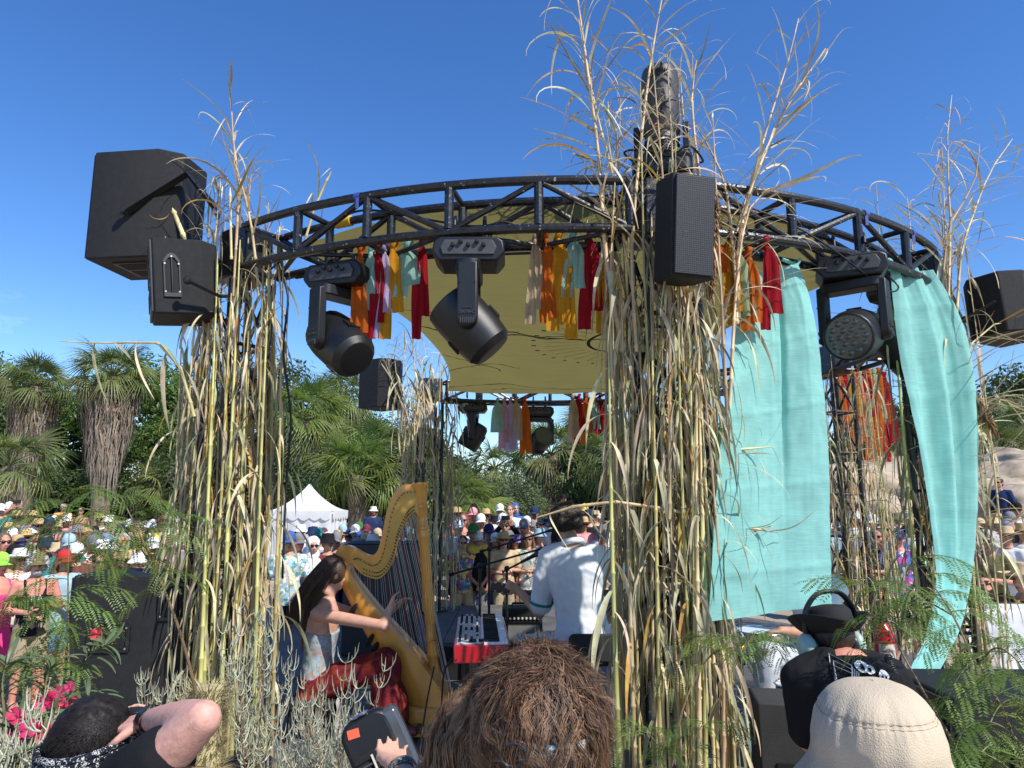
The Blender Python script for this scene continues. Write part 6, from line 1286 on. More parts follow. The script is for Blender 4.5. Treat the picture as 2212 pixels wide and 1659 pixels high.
me = remesh(local(b, hl), 'hair', m_hairb, .009, 3); me.materials[0] = m_hairb; hr = put('hair', me, hpst)
q = random.Random(4); roots = []
for i in range(1500):
    a = q.uniform(0, 6.28); e = q.uniform(.1, 1.5); nn = V((math.cos(a) * math.cos(e) - .3, math.sin(a) * math.cos(e), math.sin(e))).normalized(); roots.append((hc_ + V((-.02, 0, .02)) + V((nn.x * .107, nn.y * .094, nn.z * .12)), nn))
def flow_h(p, n, t, ph, q): d = V((-.55 - .2 * t + .06 * math.sin(ph[0] + t * 9), .12 * math.sin(ph[0]) + n.y * .35 * (1 - t), -.55 - t * 1.3)).normalized(); return d, V((-.3, -.95, .1))
strands('loose_strand', roots, m_hairb, hr, hl, 20, .027, .0016, flow_h)
st = thing('stool', 'black stool with a pale cloth under the harpist', 'stool', V((hip.x, hip.y, STZ)))
sh = hip.z - .1 - STZ; MB().prism(rrect(.36, .4, .06), .06, Tm((0, 0, sh))).build('seat', m_cover, st, bev=.015)
for sx_ in (-.15, .15):
    for sy_ in (-.16, .16): MB().tube([(sx_, sy_, 0), (sx_ * .9, sy_ * .9, sh)], .016, 8).build('leg', m_black, st)
MB().sheet(lambda u, v: V((.19 + .01 * math.sin(v * 9), -.2 + .4 * u, sh + .03 - .28 * v + .02 * math.sin(u * 9))), 12, 6).build('cloth', pm('pale_cloth', (.55, .52, .5), .9), st, smooth=180)
# ------------------------------------------------------------------ keyboard
kz = 1.40; kb0, kb1 = WZ(980, 1394, kz), WZ(1104, 1394, kz); far = WZ(1040, 1332, kz); kw, kl = kb1.x - kb0.x, far.y - kb0.y
kx, ky = (kb0.x + kb1.x) / 2, kb0.y
kb = thing('stage_keyboard', 'red stage keyboard with white keys and a panel of knobs', 'keyboard', V((kx, ky, STZ)), rot=(0, 0, RAD(3)))
m_redk = pm('keyboard_red', (.42, .012, .02), .3, var=.06, coat=.4); kt = kz - STZ
MB().box((0, kl / 2, kt - .055), (kw, kl, .11)).build('body', m_redk, kb, bev=.008)
pan = MB().box((-kw * .24, kl / 2, kt + .004), (kw * .42, kl - .05, .008)).build('control_panel', pm('panel_grey', (.45, .45, .46), .5), kb, bev=.002)
for i in range(15):
    for j in range(4):
        if rnd.random() < .8:
            x_ = -kw * .40 + j * kw * .105; y_ = .07 + i * (kl - .14) / 14; MB().lathe([(.009, 0), (.008, .02), (.006, .022)], 8, Tm((x_, y_, kt + .008))).build('knob', m_slot if rnd.random() < .75 else m_string, pan)
nkey = 43; m_wk = pm('ivory_white', (.8, .8, .78), .3, var=.02); kp = (kl - .04) / nkey
for i in range(nkey):
    y_ = .02 + (i + .5) * kp; MB().box((kw * .24, y_, kt + .006), (kw * .42, kp - .0015, .016)).build('white_key', m_wk, kb)
    if i % 7 in (0, 1, 3, 4, 5): MB().box((kw * .17, y_ + kp / 2, kt + .018), (kw * .27, kp * .55, .014)).build('black_key', m_slot, kb)
MB().box((-kw * .08, .09, kt + .014), (kw * .3, .05, .012)).build('pitch_stick', m_slot, kb, bev=.003)
for x_ in (-kw * .3, kw * .3):
    for y_ in (.15, kl - .15): MB().tube([(x_, y_, 0), (x_, y_, kt - .11)], .02, 8).build('stand_leg', m_black, kb)
for x_ in (-kw * .45, 0, kw * .4): MB().lathe([(.006, 0), (.005, .004)], 8, Tm((x_, -.001, kt - .085), rx=RAD(90))).build('screw', m_slot, kb)
# ------------------------------------------------------------------ guitarist
gl_ = W(1262, 1420, 5.75); gl_.z = STZ
gp = thing('person', 'guitarist in a white short sleeved shirt seated with his back to us', 'person', gl_)
hip, nek, hc_ = W(1262, 1392, 5.72), W(1238, 1182, 5.78), W(1222, 1128, 5.86)
Tb = Tt(hip, nek, (-1, 0.05, 0)); shL, shR = nek + V((-.2, .02, -.07)), nek + V((.2, .02, -.06))
elL, wrL = W(1165, 1325, 5.9), W(1120, 1275, 6.1); elR, wrR = W(1385, 1290, 5.95), W(1330, 1330, 6.15)
kl_, kr_ = W(1130, 1392, 6.1), W(1330, 1400, 6.2)
b = MB(); loft(b, TORSO, Tb); b.chain([nek + V((-.1, 0, -.03)), shL, elL, wrL], [.06, .06, .047, .03]); b.chain([nek + V((.1, 0, -.03)), shR, elR, wrR], [.06, .06, .047, .03])
fingers(b, wrL, V((-.6, .2, .3)), V((.2, 1, 0)), 1, 1., .7); fingers(b, wrR, V((-.7, .1, -.4)), V((0, -.6, -.4)), -1, 1., .5)
for k_, a_ in ((kl_, W(1140, 1560, 6.15)), (kr_, W(1330, 1560, 6.25))): b.chain([hip + V((-.09 if k_ is kl_ else .09, .05, 0)), k_, a_], [.09, .06, .042]); b.cap(a_ + V((0, 0, -.03)), a_ + V((0, .15, -.04)), .042, .033)
add_head(b, Th(hc_, (-.55, .8, -.25))); b.cap(nek + V((0, 0, -.02)), hc_ + V((0, 0, -.06)), .055, .055)
put('body', remesh(local(b, gl_), 'body', SKIN[1], .011, 4, .4), gp)
b = MB(); loft(b, [(z, rx * 1.12, ry * 1.1, cy) for z, rx, ry, cy in offs(TORSO, .03, .84, 1.475, .03)], Tb)
b.chain([nek + V((-.1, 0, -.04)), shL, shL.lerp(elL, .82)], [.085, .088, .092]); b.chain([nek + V((.1, 0, -.04)), shR, shR.lerp(elR, .75)], [.085, .088, .092])
m_shirt = pm('white_linen', (.74, .76, .8), .9, var=.05, vs=4, bump=.25, bs=260, spec=.1, trans=.12)
me = remesh(local(b, gl_), 'shirt', m_shirt, .011, 2, .4)
disp(me, lambda c: .014 * noise.noise(V((c.x * 5, c.y * 5, c.z * 9))) + .007 * noise.noise(c * 22))
sh_ = put('shirt', me, gp)
b = MB(); b.tube([Tb @ V((.078 * math.cos(a), .02 + .072 * math.sin(a), 1.487 + .012 * math.sin(a))) for a in [i * .3142 for i in range(20)]], .02, 7, closed=True, flat=1.3); local(b, gl_).build('collar', m_shirt, sh_, smooth=180)
for e_, s_ in ((elL, shL), (elR, shR)):
    c_ = s_.lerp(e_, .80 if e_ is elL else .73); d_ = (e_ - s_).normalized(); b = MB(); b.lathe([(.097, -.012), (.0985, 0), (.097, .012)], 22, Tax(c_, d_), cap=False); local(b, gl_).build('sleeve_band', pm('teal_trim', (.03, .2, .17), .8), sh_)
b = MB(); loft(b, offs(TORSO, .016, .84, 1.0), Tb)
for k_, a_ in ((kl_, W(1140, 1560, 6.15)), (kr_, W(1330, 1560, 6.25))): b.chain([hip + V((-.09 if k_ is kl_ else .09, .05, 0)), k_, a_ + V((0, 0, .08))], [.11, .085, .07])
put('trousers', wrinkle(remesh(local(b, gl_), 'trousers', pm('pale_trousers', (.5, .5, .48), .9), .014, 3)), gp)
b = MB(); b.ell(hc_ + V((0, -.02, .03)), (.115, .118, .118), 20, 14)
for i in range(90):
    a = i * 2.399; e = U(-.6, 1.4); nn = V((math.cos(a) * math.cos(e), math.sin(a) * math.cos(e), math.sin(e)))
    if nn.y > .55 and nn.z < .3: continue
    b.ell(hc_ + V((0, -.02, .03)) + V((nn.x * .115, nn.y * .115, nn.z * .115)), U(.02, .036), 8, 6)
me = remesh(local(b, gl_), 'hair', hm('dark'), .007, 1)
disp(me, lambda c: .008 * noise.noise(c * 70))
hr = put('hair', me, gp)
q = random.Random(9); roots = []
for i in range(1300):
    a = q.uniform(0, 6.28); e = q.uniform(-.7, 1.5); nn = V((math.cos(a) * math.cos(e), math.sin(a) * math.cos(e), math.sin(e)))
    if nn.y > .5 and nn.z < .3: continue
    roots.append((hc_ + V((0, -.02, .03)) + nn * .118, nn))
def flow_c(p, n, t, ph, q): a = ph[0] + t * 9 * ph[1]; x, y, _ = frame(n); return (x * math.cos(a) + y * math.sin(a) + n * .45 + V((0, 0, -.35))).normalized(), n
strands('curl', roots, hm('dark'), hr, gl_, 9, .011, .0018, flow_c, 3)
g0 = W(1400, 1330, 6.12)
gt = thing('acoustic_guitar', 'dark acoustic guitar held by the seated guitarist, headstock pointing left', 'guitar', g0)
m_gd = pm('dark_wood', (.05, .02, .012), .35, var=.3, vs=9, stretch=(.2, 1, 1), coat=.4)
hd0, nk1 = W(1064, 1266, 6.22), W(1106, 1275, 6.2); dg = (g0 - hd0).normalized()
MB().tube([nk1, g0], [.02, .028], 8).build('neck', m_gd, gt, world=True)
hs = MB().box((0, 0, 0), (.19, .02, .085), Matrix.Translation(hd0.lerp(nk1, .45)) @ Matrix.Rotation(math.atan2(-dg.z, dg.x), 4, 'Y')).build('headstock', m_gd, gt, world=True, bev=.008)
for i in range(3):
    for s in (-1, 1): MB().ell(hd0.lerp(nk1, .15 + .35 * i) + V((0, -.012, s * .034)), (.012, .01, .009), 8, 6).build('tuner', m_steel, hs, world=True)
ol = [(.24 * math.cos(a) * 1.0, (.19 if math.cos(a) > 0 else .15) * math.sin(a) * (1 - .22 * math.exp(-(math.cos(a) + .1) ** 2 * 18))) for a in [i * .2094 for i in range(30)]]
MB().prism(ol, .1, Matrix.Translation(g0 + V((.1, .02, -.05))) @ Matrix.Rotation(math.atan2(-dg.z, dg.x), 4, 'Y') @ Matrix.Rotation(RAD(90), 4, 'X')).build('soundbox', m_gd, gt, world=True, bev=.01)
ch = thing('chair', 'black chair under the guitarist', 'chair', V((hip.x + .02, hip.y, STZ)))
sh = hip.z - .1 - STZ; MB().prism(rrect(.46, .44, .06), .05, Tm((0, .04, sh))).build('seat', m_cover, ch, bev=.012)
MB().prism(rrect(.44, .2, .05), .03, Tm((.06, -.24, sh + .12), rx=RAD(84))).build('backrest', m_cover, ch, bev=.012)
for sx_ in (-.2, .2):
    for sy_ in (-.18, .22): MB().tube([(sx_, sy_, 0), (sx_, sy_, sh)], .014, 8).build('leg', m_black, ch)
    MB().tube([(sx_ * .8 + .05, -.2, sh), (sx_ * .8 + .05, -.24, sh + .1)], .012, 8).build('back_post', m_black, ch)
person(1205, 1108, 12.4, 'cap:tan', 'tee:black', 'pants:black', 'long:brown', 'tall man in beige cap turned sideways just behind the guitarist', 'A', 0, 1, yaw=RAD(100))
# ------------------------------------------------------------------ microphone stands and backline
def micstand(label, px, y0, Y, boom, mic=True):
    a = W(px, y0, Y); t = thing('microphone_stand', label, 'mic stand', V((a.x, a.y, STZ)), group='microphone stands')
    MB().tube([V((a.x, a.y, STZ + .05)), a], .012, 8).build('pole', m_black, t, world=True)
    for i in range(3):
        c, s = math.cos(i * 2.1), math.sin(i * 2.1); MB().tube([V((a.x, a.y, STZ + .12)), V((a.x + .25 * c, a.y + .25 * s, STZ + .015))], .008, 6).build('leg', m_black, t, world=True)
    if boom:
        p, q = W(*boom[0]), W(*boom[1]); MB().tube([p, q], .009, 8).build('boom', m_black, t, world=True); MB().ell(a, .026, 8, 6).build('clutch', m_black, t, world=True)
        MB().tube([p, p.lerp(q, .06)], .017, 8).build('counterweight', m_black, t, world=True)
        if mic: d = (q - p).normalized(); m_ = MB().tube([q, q + d * .14], [.012, .02], 10).build('microphone', m_fix, t, world=True); MB().ell(q + d * .165, .03, 12, 8).build('mic_head', m_fixg, m_, world=True)
micstand('microphone stand whose long boom reaches from the rear left tower to the guitarist', 1037, 1222, 6.4, ((970, 1242, 6.4), (1160, 1188, 6.4)))
micstand('microphone stand with the upper boom crossing behind the guitarist head', 1057, 1186, 6.8, ((1036, 1192, 6.8), (1182, 1148, 6.8)))
micstand('short microphone stand in front of the guitar amplifier', 1095, 1228, 6.6, ((1085, 1236, 6.6), (1125, 1215, 6.6)))
am = W(1128, 1372, 7.0); t = thing('guitar_amplifier', 'combo guitar amplifier with grey grille behind the keyboard', 'amplifier', V((am.x, am.y, STZ)))
aw, ah = (W(1172, 1372, 7).x - W(1086, 1372, 7).x), W(1128, 1310, 7).z - STZ
MB().box((0, 0, ah / 2), (aw, .26, ah)).build('cabinet', m_cover, t, bev=.012); MB().box((0, -.133, ah * .42), (aw - .05, .01, ah * .7)).build('grille_cloth', pm('amp_grille', (.16, .16, .155), .9, bump=.4, bs=300), t)
cp = MB().box((0, -.133, ah * .87), (aw - .05, .012, ah * .12)).build('control_strip', m_slot, t)
for i in range(9): MB().lathe([(.011, 0), (.009, .018)], 8, Tm((-aw * .4 + i * aw * .1, -.139, ah * .87), rx=RAD(90))).build('knob', m_string, cp)
MB().tube([(-.1, 0, ah), (-.09, 0, ah + .03), (.09, 0, ah + .03), (.1, 0, ah)], .012, 6).build('handle', m_black, t)
for (x, y, Y, lb) in ((1110, 1385, 6.0, 'small black floor wedge beside the red keyboard'), (1000, 1440, 7.2, 'black floor wedge under the keyboard stand'), (860, 1420, 7.4, 'black floor wedge behind the harp strings')):
    p = W(x, y, Y); o = thing('floor_wedge', lb, 'speaker', V((p.x, p.y, STZ))); MB().prism([(-.2, 0), (.2, 0), (.2, .15), (-.08, .3), (-.2, .3)], .45, Tm((0, 0, 0), rx=RAD(90), rz=RAD(90))).build('cabinet', m_spk, o, bev=.012)
    MB().prism(rrect(.4, .26, .02), .012, Tm((0, .07, .235), rx=RAD(-28))).build('grille', m_grille, o)
for pts, lb in (([(938, 1440, 5.2), (925, 1500, 5.1), (912, 1580, 4.95), (905, 1640, 4.8)], 'black cable running from the harp to the front of the deck'), ([(978, 1420, 4.9), (960, 1450, 4.95), (955, 1500, 5.0), (950, 1560, 5.1)], 'black cable hanging from the red keyboard'), ([(985, 1590, 4.9), (960, 1620, 4.85), (940, 1640, 4.8), (920, 1660, 4.75)], 'loose black cable on the deck by the harp')):
    cable(lb, [W(*p) for p in pts], .006)

# ------------------------------------------------------------------ drum corner
def dl(x, y, Y): return W(x, y, Y)
d0 = W(1645, 1362, 5.3); dr = thing('snare_drum', 'snare drum with pale head under the edge of the wide turquoise cloth', 'drum', V((d0.x, d0.y, STZ)))
m_chrome = pm('chrome', (.7, .7, .72), .15, 1., var=.1); m_dhead = pm('drum_head', (.6, .66, .75), .35, var=.05); hz = d0.z - STZ
MB().lathe([(.178, 0), (.178, .14)], 28, Tm((0, 0, hz - .14))).build('shell', m_chrome, dr); MB().lathe([(.172, 0), (.0, .003)], 28, Tm((0, 0, hz + .002)), cap=False).build('head', m_dhead, dr)
for z in (hz, hz - .14): MB().tube([(.184 * math.cos(i * .2244), .184 * math.sin(i * .2244), z) for i in range(28)], .008, 6, closed=True).build('hoop', m_chrome, dr)
for i in range(8): a = i * .785; MB().tube([(.19 * math.cos(a), .19 * math.sin(a), hz - .14), (.19 * math.cos(a), .19 * math.sin(a), hz)], .006, 6).build('lug', m_chrome, dr)
for i in range(3): a = i * 2.1; MB().tube([(0, 0, hz - .25), (.24 * math.cos(a), .24 * math.sin(a), .01)], .01, 6).build('leg', m_chrome, dr)
MB().tube([(0, 0, .15), (0, 0, hz - .14)], .014, 8).build('post', m_chrome, dr)
for k, (x, yt, Y, tilt, lb) in enumerate(((1600, 1392, 5.0, .1, 'hi-hat stand with chrome rods right of the middle canes'), (1560, 1410, 5.4, .3, 'cymbal stand behind the drop of the turquoise cloth'))):
    p = W(x, yt, Y); t = thing('cymbal_stand', lb, 'cymbal stand', V((p.x, p.y, STZ))); h = p.z - STZ
    MB().tube([(0, 0, .1), (0, 0, h + .05)], .011, 8).build('post', m_chrome, t)
    for i in range(3): a = i * 2.1 + .4; MB().tube([(0, 0, .3), (.26 * math.cos(a), .26 * math.sin(a), .01)], .009, 6).build('leg', m_chrome, t)
    MB().lathe([(.19, -.012), (.1, -.004), (.04, .0), (.035, .015), (.005, .02)], 28, Tm((0, 0, h), rx=tilt), cap=False).build('cymbal', pm('bronze', (.5, .34, .1), .3, 1., var=.15), t, smooth=60)
    MB().box((0, 0, h * .5), (.05, .05, .05)).build('clutch', m_chrome, t, bev=.008)
p = W(1722, 1478, 4.7); t = thing('wooden_tom', 'small dark wood drum with brushes lying on top beside the amplifier box', 'drum', V((p.x, p.y, STZ))); h = p.z - STZ
MB().lathe([(.13, h - .2), (.13, h)], 26).build('shell', pm('drum_shell', (.09, .035, .018), .3, coat=.5, vs=12), t); MB().lathe([(.125, h + .002), (0, h + .004)], 24, cap=False).build('head', m_wk, t)
for z in (h, h - .2): MB().tube([(.134 * math.cos(i * .2244), .134 * math.sin(i * .2244), z) for i in range(28)], .007, 6, closed=True).build('hoop', m_chrome, t)
for i in range(3): a = i * 2.1; MB().tube([(.135 * math.cos(a), .135 * math.sin(a), h - .05), (.14 * math.cos(a), .14 * math.sin(a), 0)], .008, 6).build('leg', m_chrome, t)
for i in range(4):
    a = U(-.4, .4); o = MB().tube([(p.x - .1, p.y - .05 + i * .03, p.z + .012 + i * .004), (p.x + .13, p.y - .08 + i * .04 + a * .1, p.z + .016 + i * .004)], [.008, .005], 6).build('drum_stick', pm('stick_wood', (.45, .28, .13), .6), smooth=60); tag(o, '%s drum stick lying on the small wooden drum, counted from the near one' % ORD[i], 'drum stick', 'drum sticks')
# drummer: pale clothes, bare foot; upper body is behind the cloth
dz_ = W(1740, 1500, 5.3); dz_.z = STZ; dm = thing('person', 'barefoot drummer in pale grey clothes half hidden by the wide turquoise cloth', 'person', dz_)
hip, nek, hc_ = W(1758, 1425, 5.45), W(1765, 1250, 5.5), W(1762, 1185, 5.45); Tb = Tt(hip, nek, (.35, -.94, 0)); rt = V((.35, -.94, 0))
b = MB(); loft(b, TORSO, Tb); s1, s2 = nek + rt * -.19 + V((0, 0, -.06)), nek + rt * .19 + V((0, 0, -.06))
e1, w1, e2, w2 = W(1735, 1352, 5.75), W(1690, 1368, 5.6), W(1745, 1368, 5.1), W(1688, 1362, 5.0)
b.chain([nek.lerp(s1, .5), s1, e1, w1], [.06, .056, .042, .03]); b.chain([nek.lerp(s2, .5), s2, e2, w2], [.06, .056, .042, .03]); fingers(b, w1, V((-1, 0, -.2)), V((0, 0, -1)), 1, 1, .9); fingers(b, w2, V((-1, .1, -.2)), V((0, 0, -1)), -1, 1, .9)
k1, a1, k2, a2 = W(1655, 1415, 5.0), W(1658, 1560, 4.95), W(1690, 1415, 5.9), W(1680, 1545, 5.85)
for k_, a_ in ((k1, a1), (k2, a2)): b.chain([hip, k_, a_], [.09, .06, .04]); b.cap(a_ + V((0, 0, -.02)), a_ + V((-.17, -.04, -.05)), .042, .028)
for i in range(5): b.cap(a1 + V((-.17, -.07 + i * .016, -.055)), a1 + V((-.21 + abs(i - 1) * .004, -.08 + i * .018, -.06)), .012, .009, 8)
add_head(b, Th(hc_, (-.9, -.2, -.2))); put('body', remesh(local(b, dz_), 'body', SKIN[1], .011, 3, .4), dm)
b = MB(); loft(b, offs(TORSO, .024, .82, 1.475, .02), Tb); b.chain([nek.lerp(s1, .5), s1, s1.lerp(e1, .6)], [.08, .08, .075]); b.chain([nek.lerp(s2, .5), s2, s2.lerp(e2, .6)], [.08, .08, .075]); put('shirt', wrinkle(remesh(local(b, dz_), 'shirt', cm('white'), .014, 3)), dm)
b = MB(); loft(b, offs(TORSO, .016, .84, 1.0), Tb)
for k_, a_ in ((k1, a1), (k2, a2)): b.chain([hip, k_, k_.lerp(a_, .5), a_ + V((0, 0, .05))], [.12, .095, .085, .08])
put('trousers', wrinkle(remesh(local(b, dz_), 'trousers', pm('grey_linen', (.48, .5, .54), .9, bump=.2, bs=200), .013, 3), .012, 12), dm); setmat(put('hair', HAIR['short'], dm, hc_ - dz_ - HC), hm('dark'))
# amplifier box at the deck edge
p = W(1712, 1590, 4.15); t = thing('bass_amplifier', 'dark grey bass amplifier box with a control panel, left of the black tee cameraman', 'amplifier', V((p.x, p.y, STZ - .02)), rot=(0, 0, RAD(-10)))
aw = .36; ah = W(1712, 1510, 4.15).z - STZ
MB().box((0, .15, ah / 2), (aw, .34, ah)).build('cabinet', pm('amp_vinyl', (.03, .03, .029), .75, bump=.4, bs=260), t, bev=.014)
cp = MB().box((.02, -.024, ah * .3), (aw * .62, .012, ah * .34)).build('control_panel', m_slot, t)
for i in range(4):
    for j in range(3): MB().lathe([(.009, 0), (.007, .014)], 8, Tm((-.06 + i * .045, -.03, ah * (.2 + .1 * j)), rx=RAD(90))).build('knob', m_string if (i + j) % 3 else m_fixg, cp)
MB().box((aw * .36, -.024, ah * .62), (.06, .01, .07)).build('hinge_plate', m_steel, t, bev=.002)
# fire extinguisher
p = W(1915, 1435, 6.2); t = thing('fire_extinguisher', 'red fire extinguisher with white label right of the black hat', 'extinguisher', V((p.x, p.y, W(1915, 1490, 6.2).z)))
hh = W(1915, 1345, 6.2).z - W(1915, 1490, 6.2).z; m_fr = pm('extinguisher_red', (.5, .012, .015), .28, var=.05, coat=.5)
MB().lathe([(.07, 0), (.082, .01), (.083, hh * .8), (.07, hh * .9), (.03, hh * .97), (.025, hh)], 24).build('cylinder', m_fr, t); MB().box((0, 0, hh + .03), (.05, .04, .05)).build('valve', m_black, t)
MB().tube([(-.02, 0, hh + .03), (-.12, -.02, hh + .07)], .008, 6).build('lever', m_fr, t); MB().tube([(-.02, 0, hh + .0), (-.12, -.02, hh + .02)], .008, 6).build('grip', m_black, t)
MB().tube(cat_rom([(.03, 0, hh + .02), (.1, -.02, hh * .95), (.1, -.04, hh * .5), (.095, -.05, hh * .3)], 5), .01, 6).build('hose', m_black, t)
lbm = MB(); vs = []
lbm.sheet(lambda u, v: V((.0845 * math.sin(RAD(-60 + 95 * u)), -.0845 * math.cos(RAD(-60 + 95 * u)), hh * (.2 + .5 * v))), 12, 1); lb_ = lbm.build('label', pm('label_white', (.65, .62, .55), .6), t, smooth=180)
for i in range(6): MB().sheet(lambda u, v: V((.0852 * math.sin(RAD(-50 + 60 * u * (1 - .2 * (i % 2)))), -.0852 * math.cos(RAD(-50 + 60 * u * (1 - .2 * (i % 2)))), hh * (.28 + .06 * i + .018 * v))), 8, 1).build('printed_line', m_fr if i == 5 else m_fixg, lb_, smooth=180)
# table with white cloth and child
p = W(2175, 1420, 6.0); tz_ = W(2175, 1320, 6.0).z; t = thing('cloth_covered_table', 'table under a crumpled white cloth at the right edge', 'table', V((p.x + .15, p.y + .3, gz(p.x, p.y)))); h = tz_ - gz(p.x, p.y)
MB().box((0, 0, h - .02), (.9, .6, .03)).build('top', m_trunk, t)
for sx_ in (-.4, .4):
    for sy_ in (-.25, .25): MB().tube([(sx_, sy_, 0), (sx_, sy_, h - .03)], .02, 8).build('leg', m_black, t)
def tcf(u, v):
    s = (v - .35) * 1.1
    if s < 0: return V((-.47 + .94 * u, -.31 - s * .9 * -1 if False else -.31 + -s * .95, h + .006 + .006 * noise.noise(V((u * 9, v * 9, 0)))))
    return V((-.47 + .94 * u + .01 * math.sin(v * 20), -.325 - .03 * math.sin(u * 17 + v * 3) * s - .02 * noise.noise(V((u * 8, v * 8, 3))), h - s * (.62 + .05 * math.sin(u * 5))))
MB().sheet(tcf, 50, 40).build('white_cloth', pm('white_sheet', (.74, .75, .8), .85, var=.04, bump=.3, bs=20, trans=.15), t, smooth=180)
c_ = W(2168, 1285, 6.7); ch_ = person(0, 0, 0, None, 'tee:rose', 'shorts:denim', 'long:auburn', 'child with red ear defenders behind the white cloth table', 'A', 0, 0, yaw=RAD(150), loc=V((c_.x, c_.y, gz(c_.x, c_.y))), hgt=c_.z - gz(c_.x, c_.y))
for s in (-1, 1): MB().ell(HC + V((s * .092, .01, -.01)), (.025, .04, .045), 12, 8).build('ear_defender', m_fr, ch_)
MB().tube([HC + V((.095 * math.cos(a), .01, .02 + .12 * math.sin(a))) for a in [i * .314 for i in range(11)]], .01, 6).build('headband', m_black, ch_)
# ------------------------------------------------------------------ cameraman in black tee
cl_ = W(1850, 1560, 3.0); cl_.z = gz(cl_.x, 3.0) - .05
co = thing('person', 'cameraman in black tee, black hat and mint green headphones seen from behind', 'person', cl_)
hip, nek, hc_ = W(1885, 1700, 2.85), W(1822, 1425, 3.0), W(1793, 1378, 3.08); Tb = Tt(hip, nek, (-.98, -.2, 0)); rt = V((.98, .2, .0))
b = MB(); loft(b, TORSO, Tb); s1, s2 = nek - rt * .19 + V((0, 0, -.07)), nek + rt * .19 + V((0, 0, -.08)); e1, w1 = W(1750, 1600, 3.0), W(1795, 1655, 3.2); e2, w2 = W(1985, 1600, 3.05), W(1960, 1640, 3.3)
b.chain([nek.lerp(s1, .5), s1, e1, w1], [.065, .062, .048, .034]); b.chain([nek.lerp(s2, .5), s2, e2, w2], [.065, .062, .048, .034]); fingers(b, w1, V((.5, .8, 0)), V((0, 0, -1)), 1, 1, .6); fingers(b, w2, V((-.3, .9, 0)), V((0, 0, -1)), -1, 1, .6)
for s in (-1, 1): b.chain([hip + rt * .09 * s, V((hip.x + s * .1, hip.y + .05, cl_.z + .5)), V((hip.x + s * .12, hip.y, cl_.z + .08))], [.095, .062, .042]); b.cap(V((hip.x + s * .12, hip.y, cl_.z + .05)), V((hip.x + s * .12, hip.y + .16, cl_.z + .04)), .04, .033)
add_head(b, Th(hc_, (-.25, .9, -.3))); b.cap(nek, hc_ + V((0, 0, -.06)), .06, .058); put('body', remesh(local(b, cl_), 'body', SKIN[3], .010, 4, .4), co)
b = MB(); loft(b, [(z, rx * 1.08, ry * 1.08, cy) for z, rx, ry, cy in offs(TORSO, .026, .80, 1.475, .03)], Tb)
b.chain([nek.lerp(s1, .5), s1, s1.lerp(e1, .8)], [.088, .088, .082]); b.chain([nek.lerp(s2, .5), s2, s2.lerp(e2, .8)], [.088, .088, .082]); me = remesh(local(b, cl_), 'tee', cm('black'), .010, 3, .4)
disp(me, lambda c: .012 * noise.noise(c * 6) + .004 * noise.noise(c * 24))
tee = put('tee', me, co)
b = MB(); loft(b, offs(TORSO, .016, .84, 1.0), Tb)
for s in (-1, 1): b.chain([hip + rt * .09 * s, V((hip.x + s * .1, hip.y + .05, cl_.z + .45))], [.11, .095])
put('shorts', remesh(local(b, cl_), 'shorts', cm('grey'), .014, 3), co)
b = MB(); b.ell(hc_ + V((0, -.022, .02)), (.088, .096, .085), 16, 10); put('hair', remesh(local(b, cl_), 'hair', hm('dark'), .008, 2), co)
HT = Th(hc_ + V((0, -.012, .022)), (-.25, .9, -.2)); m_hat = pm('black_felt', (.008, .008, .009), .85, bump=.2, bs=200)
b = MB(); b.lathe([(.094, 0), (.096, .03), (.088, .085), (.07, .105), (.02, .112), (.002, .112)], 28, HT @ Matrix.Diagonal((.98, 1.12, 1, 1)), cap=False)
def brim(u, v): a = 2 * math.pi * u; r = .094 + .06 * v; return HT @ V((r * math.cos(a) * .98, r * math.sin(a) * 1.12, .005 + .075 * (v ** 1.5) * (.35 + .65 * abs(math.cos(a)) ** 1.2)))
b.sheet(brim, 40, 6); local(b, cl_).build('hat', m_hat, co, smooth=60, solid=.003)
m_cup = pm('mint_cup', (.30, .42, .36), .35, var=.05, coat=.3); hx = (HT.to_3x3() @ V((1, 0, 0)))
band = MB().tube([p - cl_ for p in cat_rom([hc_ + hx * .115 + V((0, 0, -.0)), hc_ + hx * .12 + V((0, -.01, .1)), hc_ + hx * .07 + V((0, -.015, .172)), hc_ + V((0, -.02, .19)), hc_ - hx * .07 + V((0, -.015, .172)), hc_ - hx * .12 + V((0, -.01, .1)), hc_ - hx * .115])], .016, 8, flat=.6).build('headphones', m_black, co)
for s in (-1, 1):
    c = hc_ + hx * s * .118 + V((0, -.01, -.035)) - cl_; MB().ell(c, (.034, .05, .062), 18, 12, rot=HT.to_3x3()).build('ear_cup', m_cup, band); MB().ell(c - hx * s * .022, (.026, .046, .056), 16, 10, rot=HT.to_3x3()).build('ear_cushion', m_black, band)
pts = []
for i in range(160): t_ = i / 159; base = (nek + rt * .16 + V((0, -.08, .02))).lerp(W(1965, 1560, 2.86), t_); pts.append(base + V((.014 * math.cos(i * 1.1), 0, .014 * math.sin(i * 1.1))) - cl_)
MB().tube(pts, .0045, 5).build('coiled_cord', m_black, band, smooth=180)
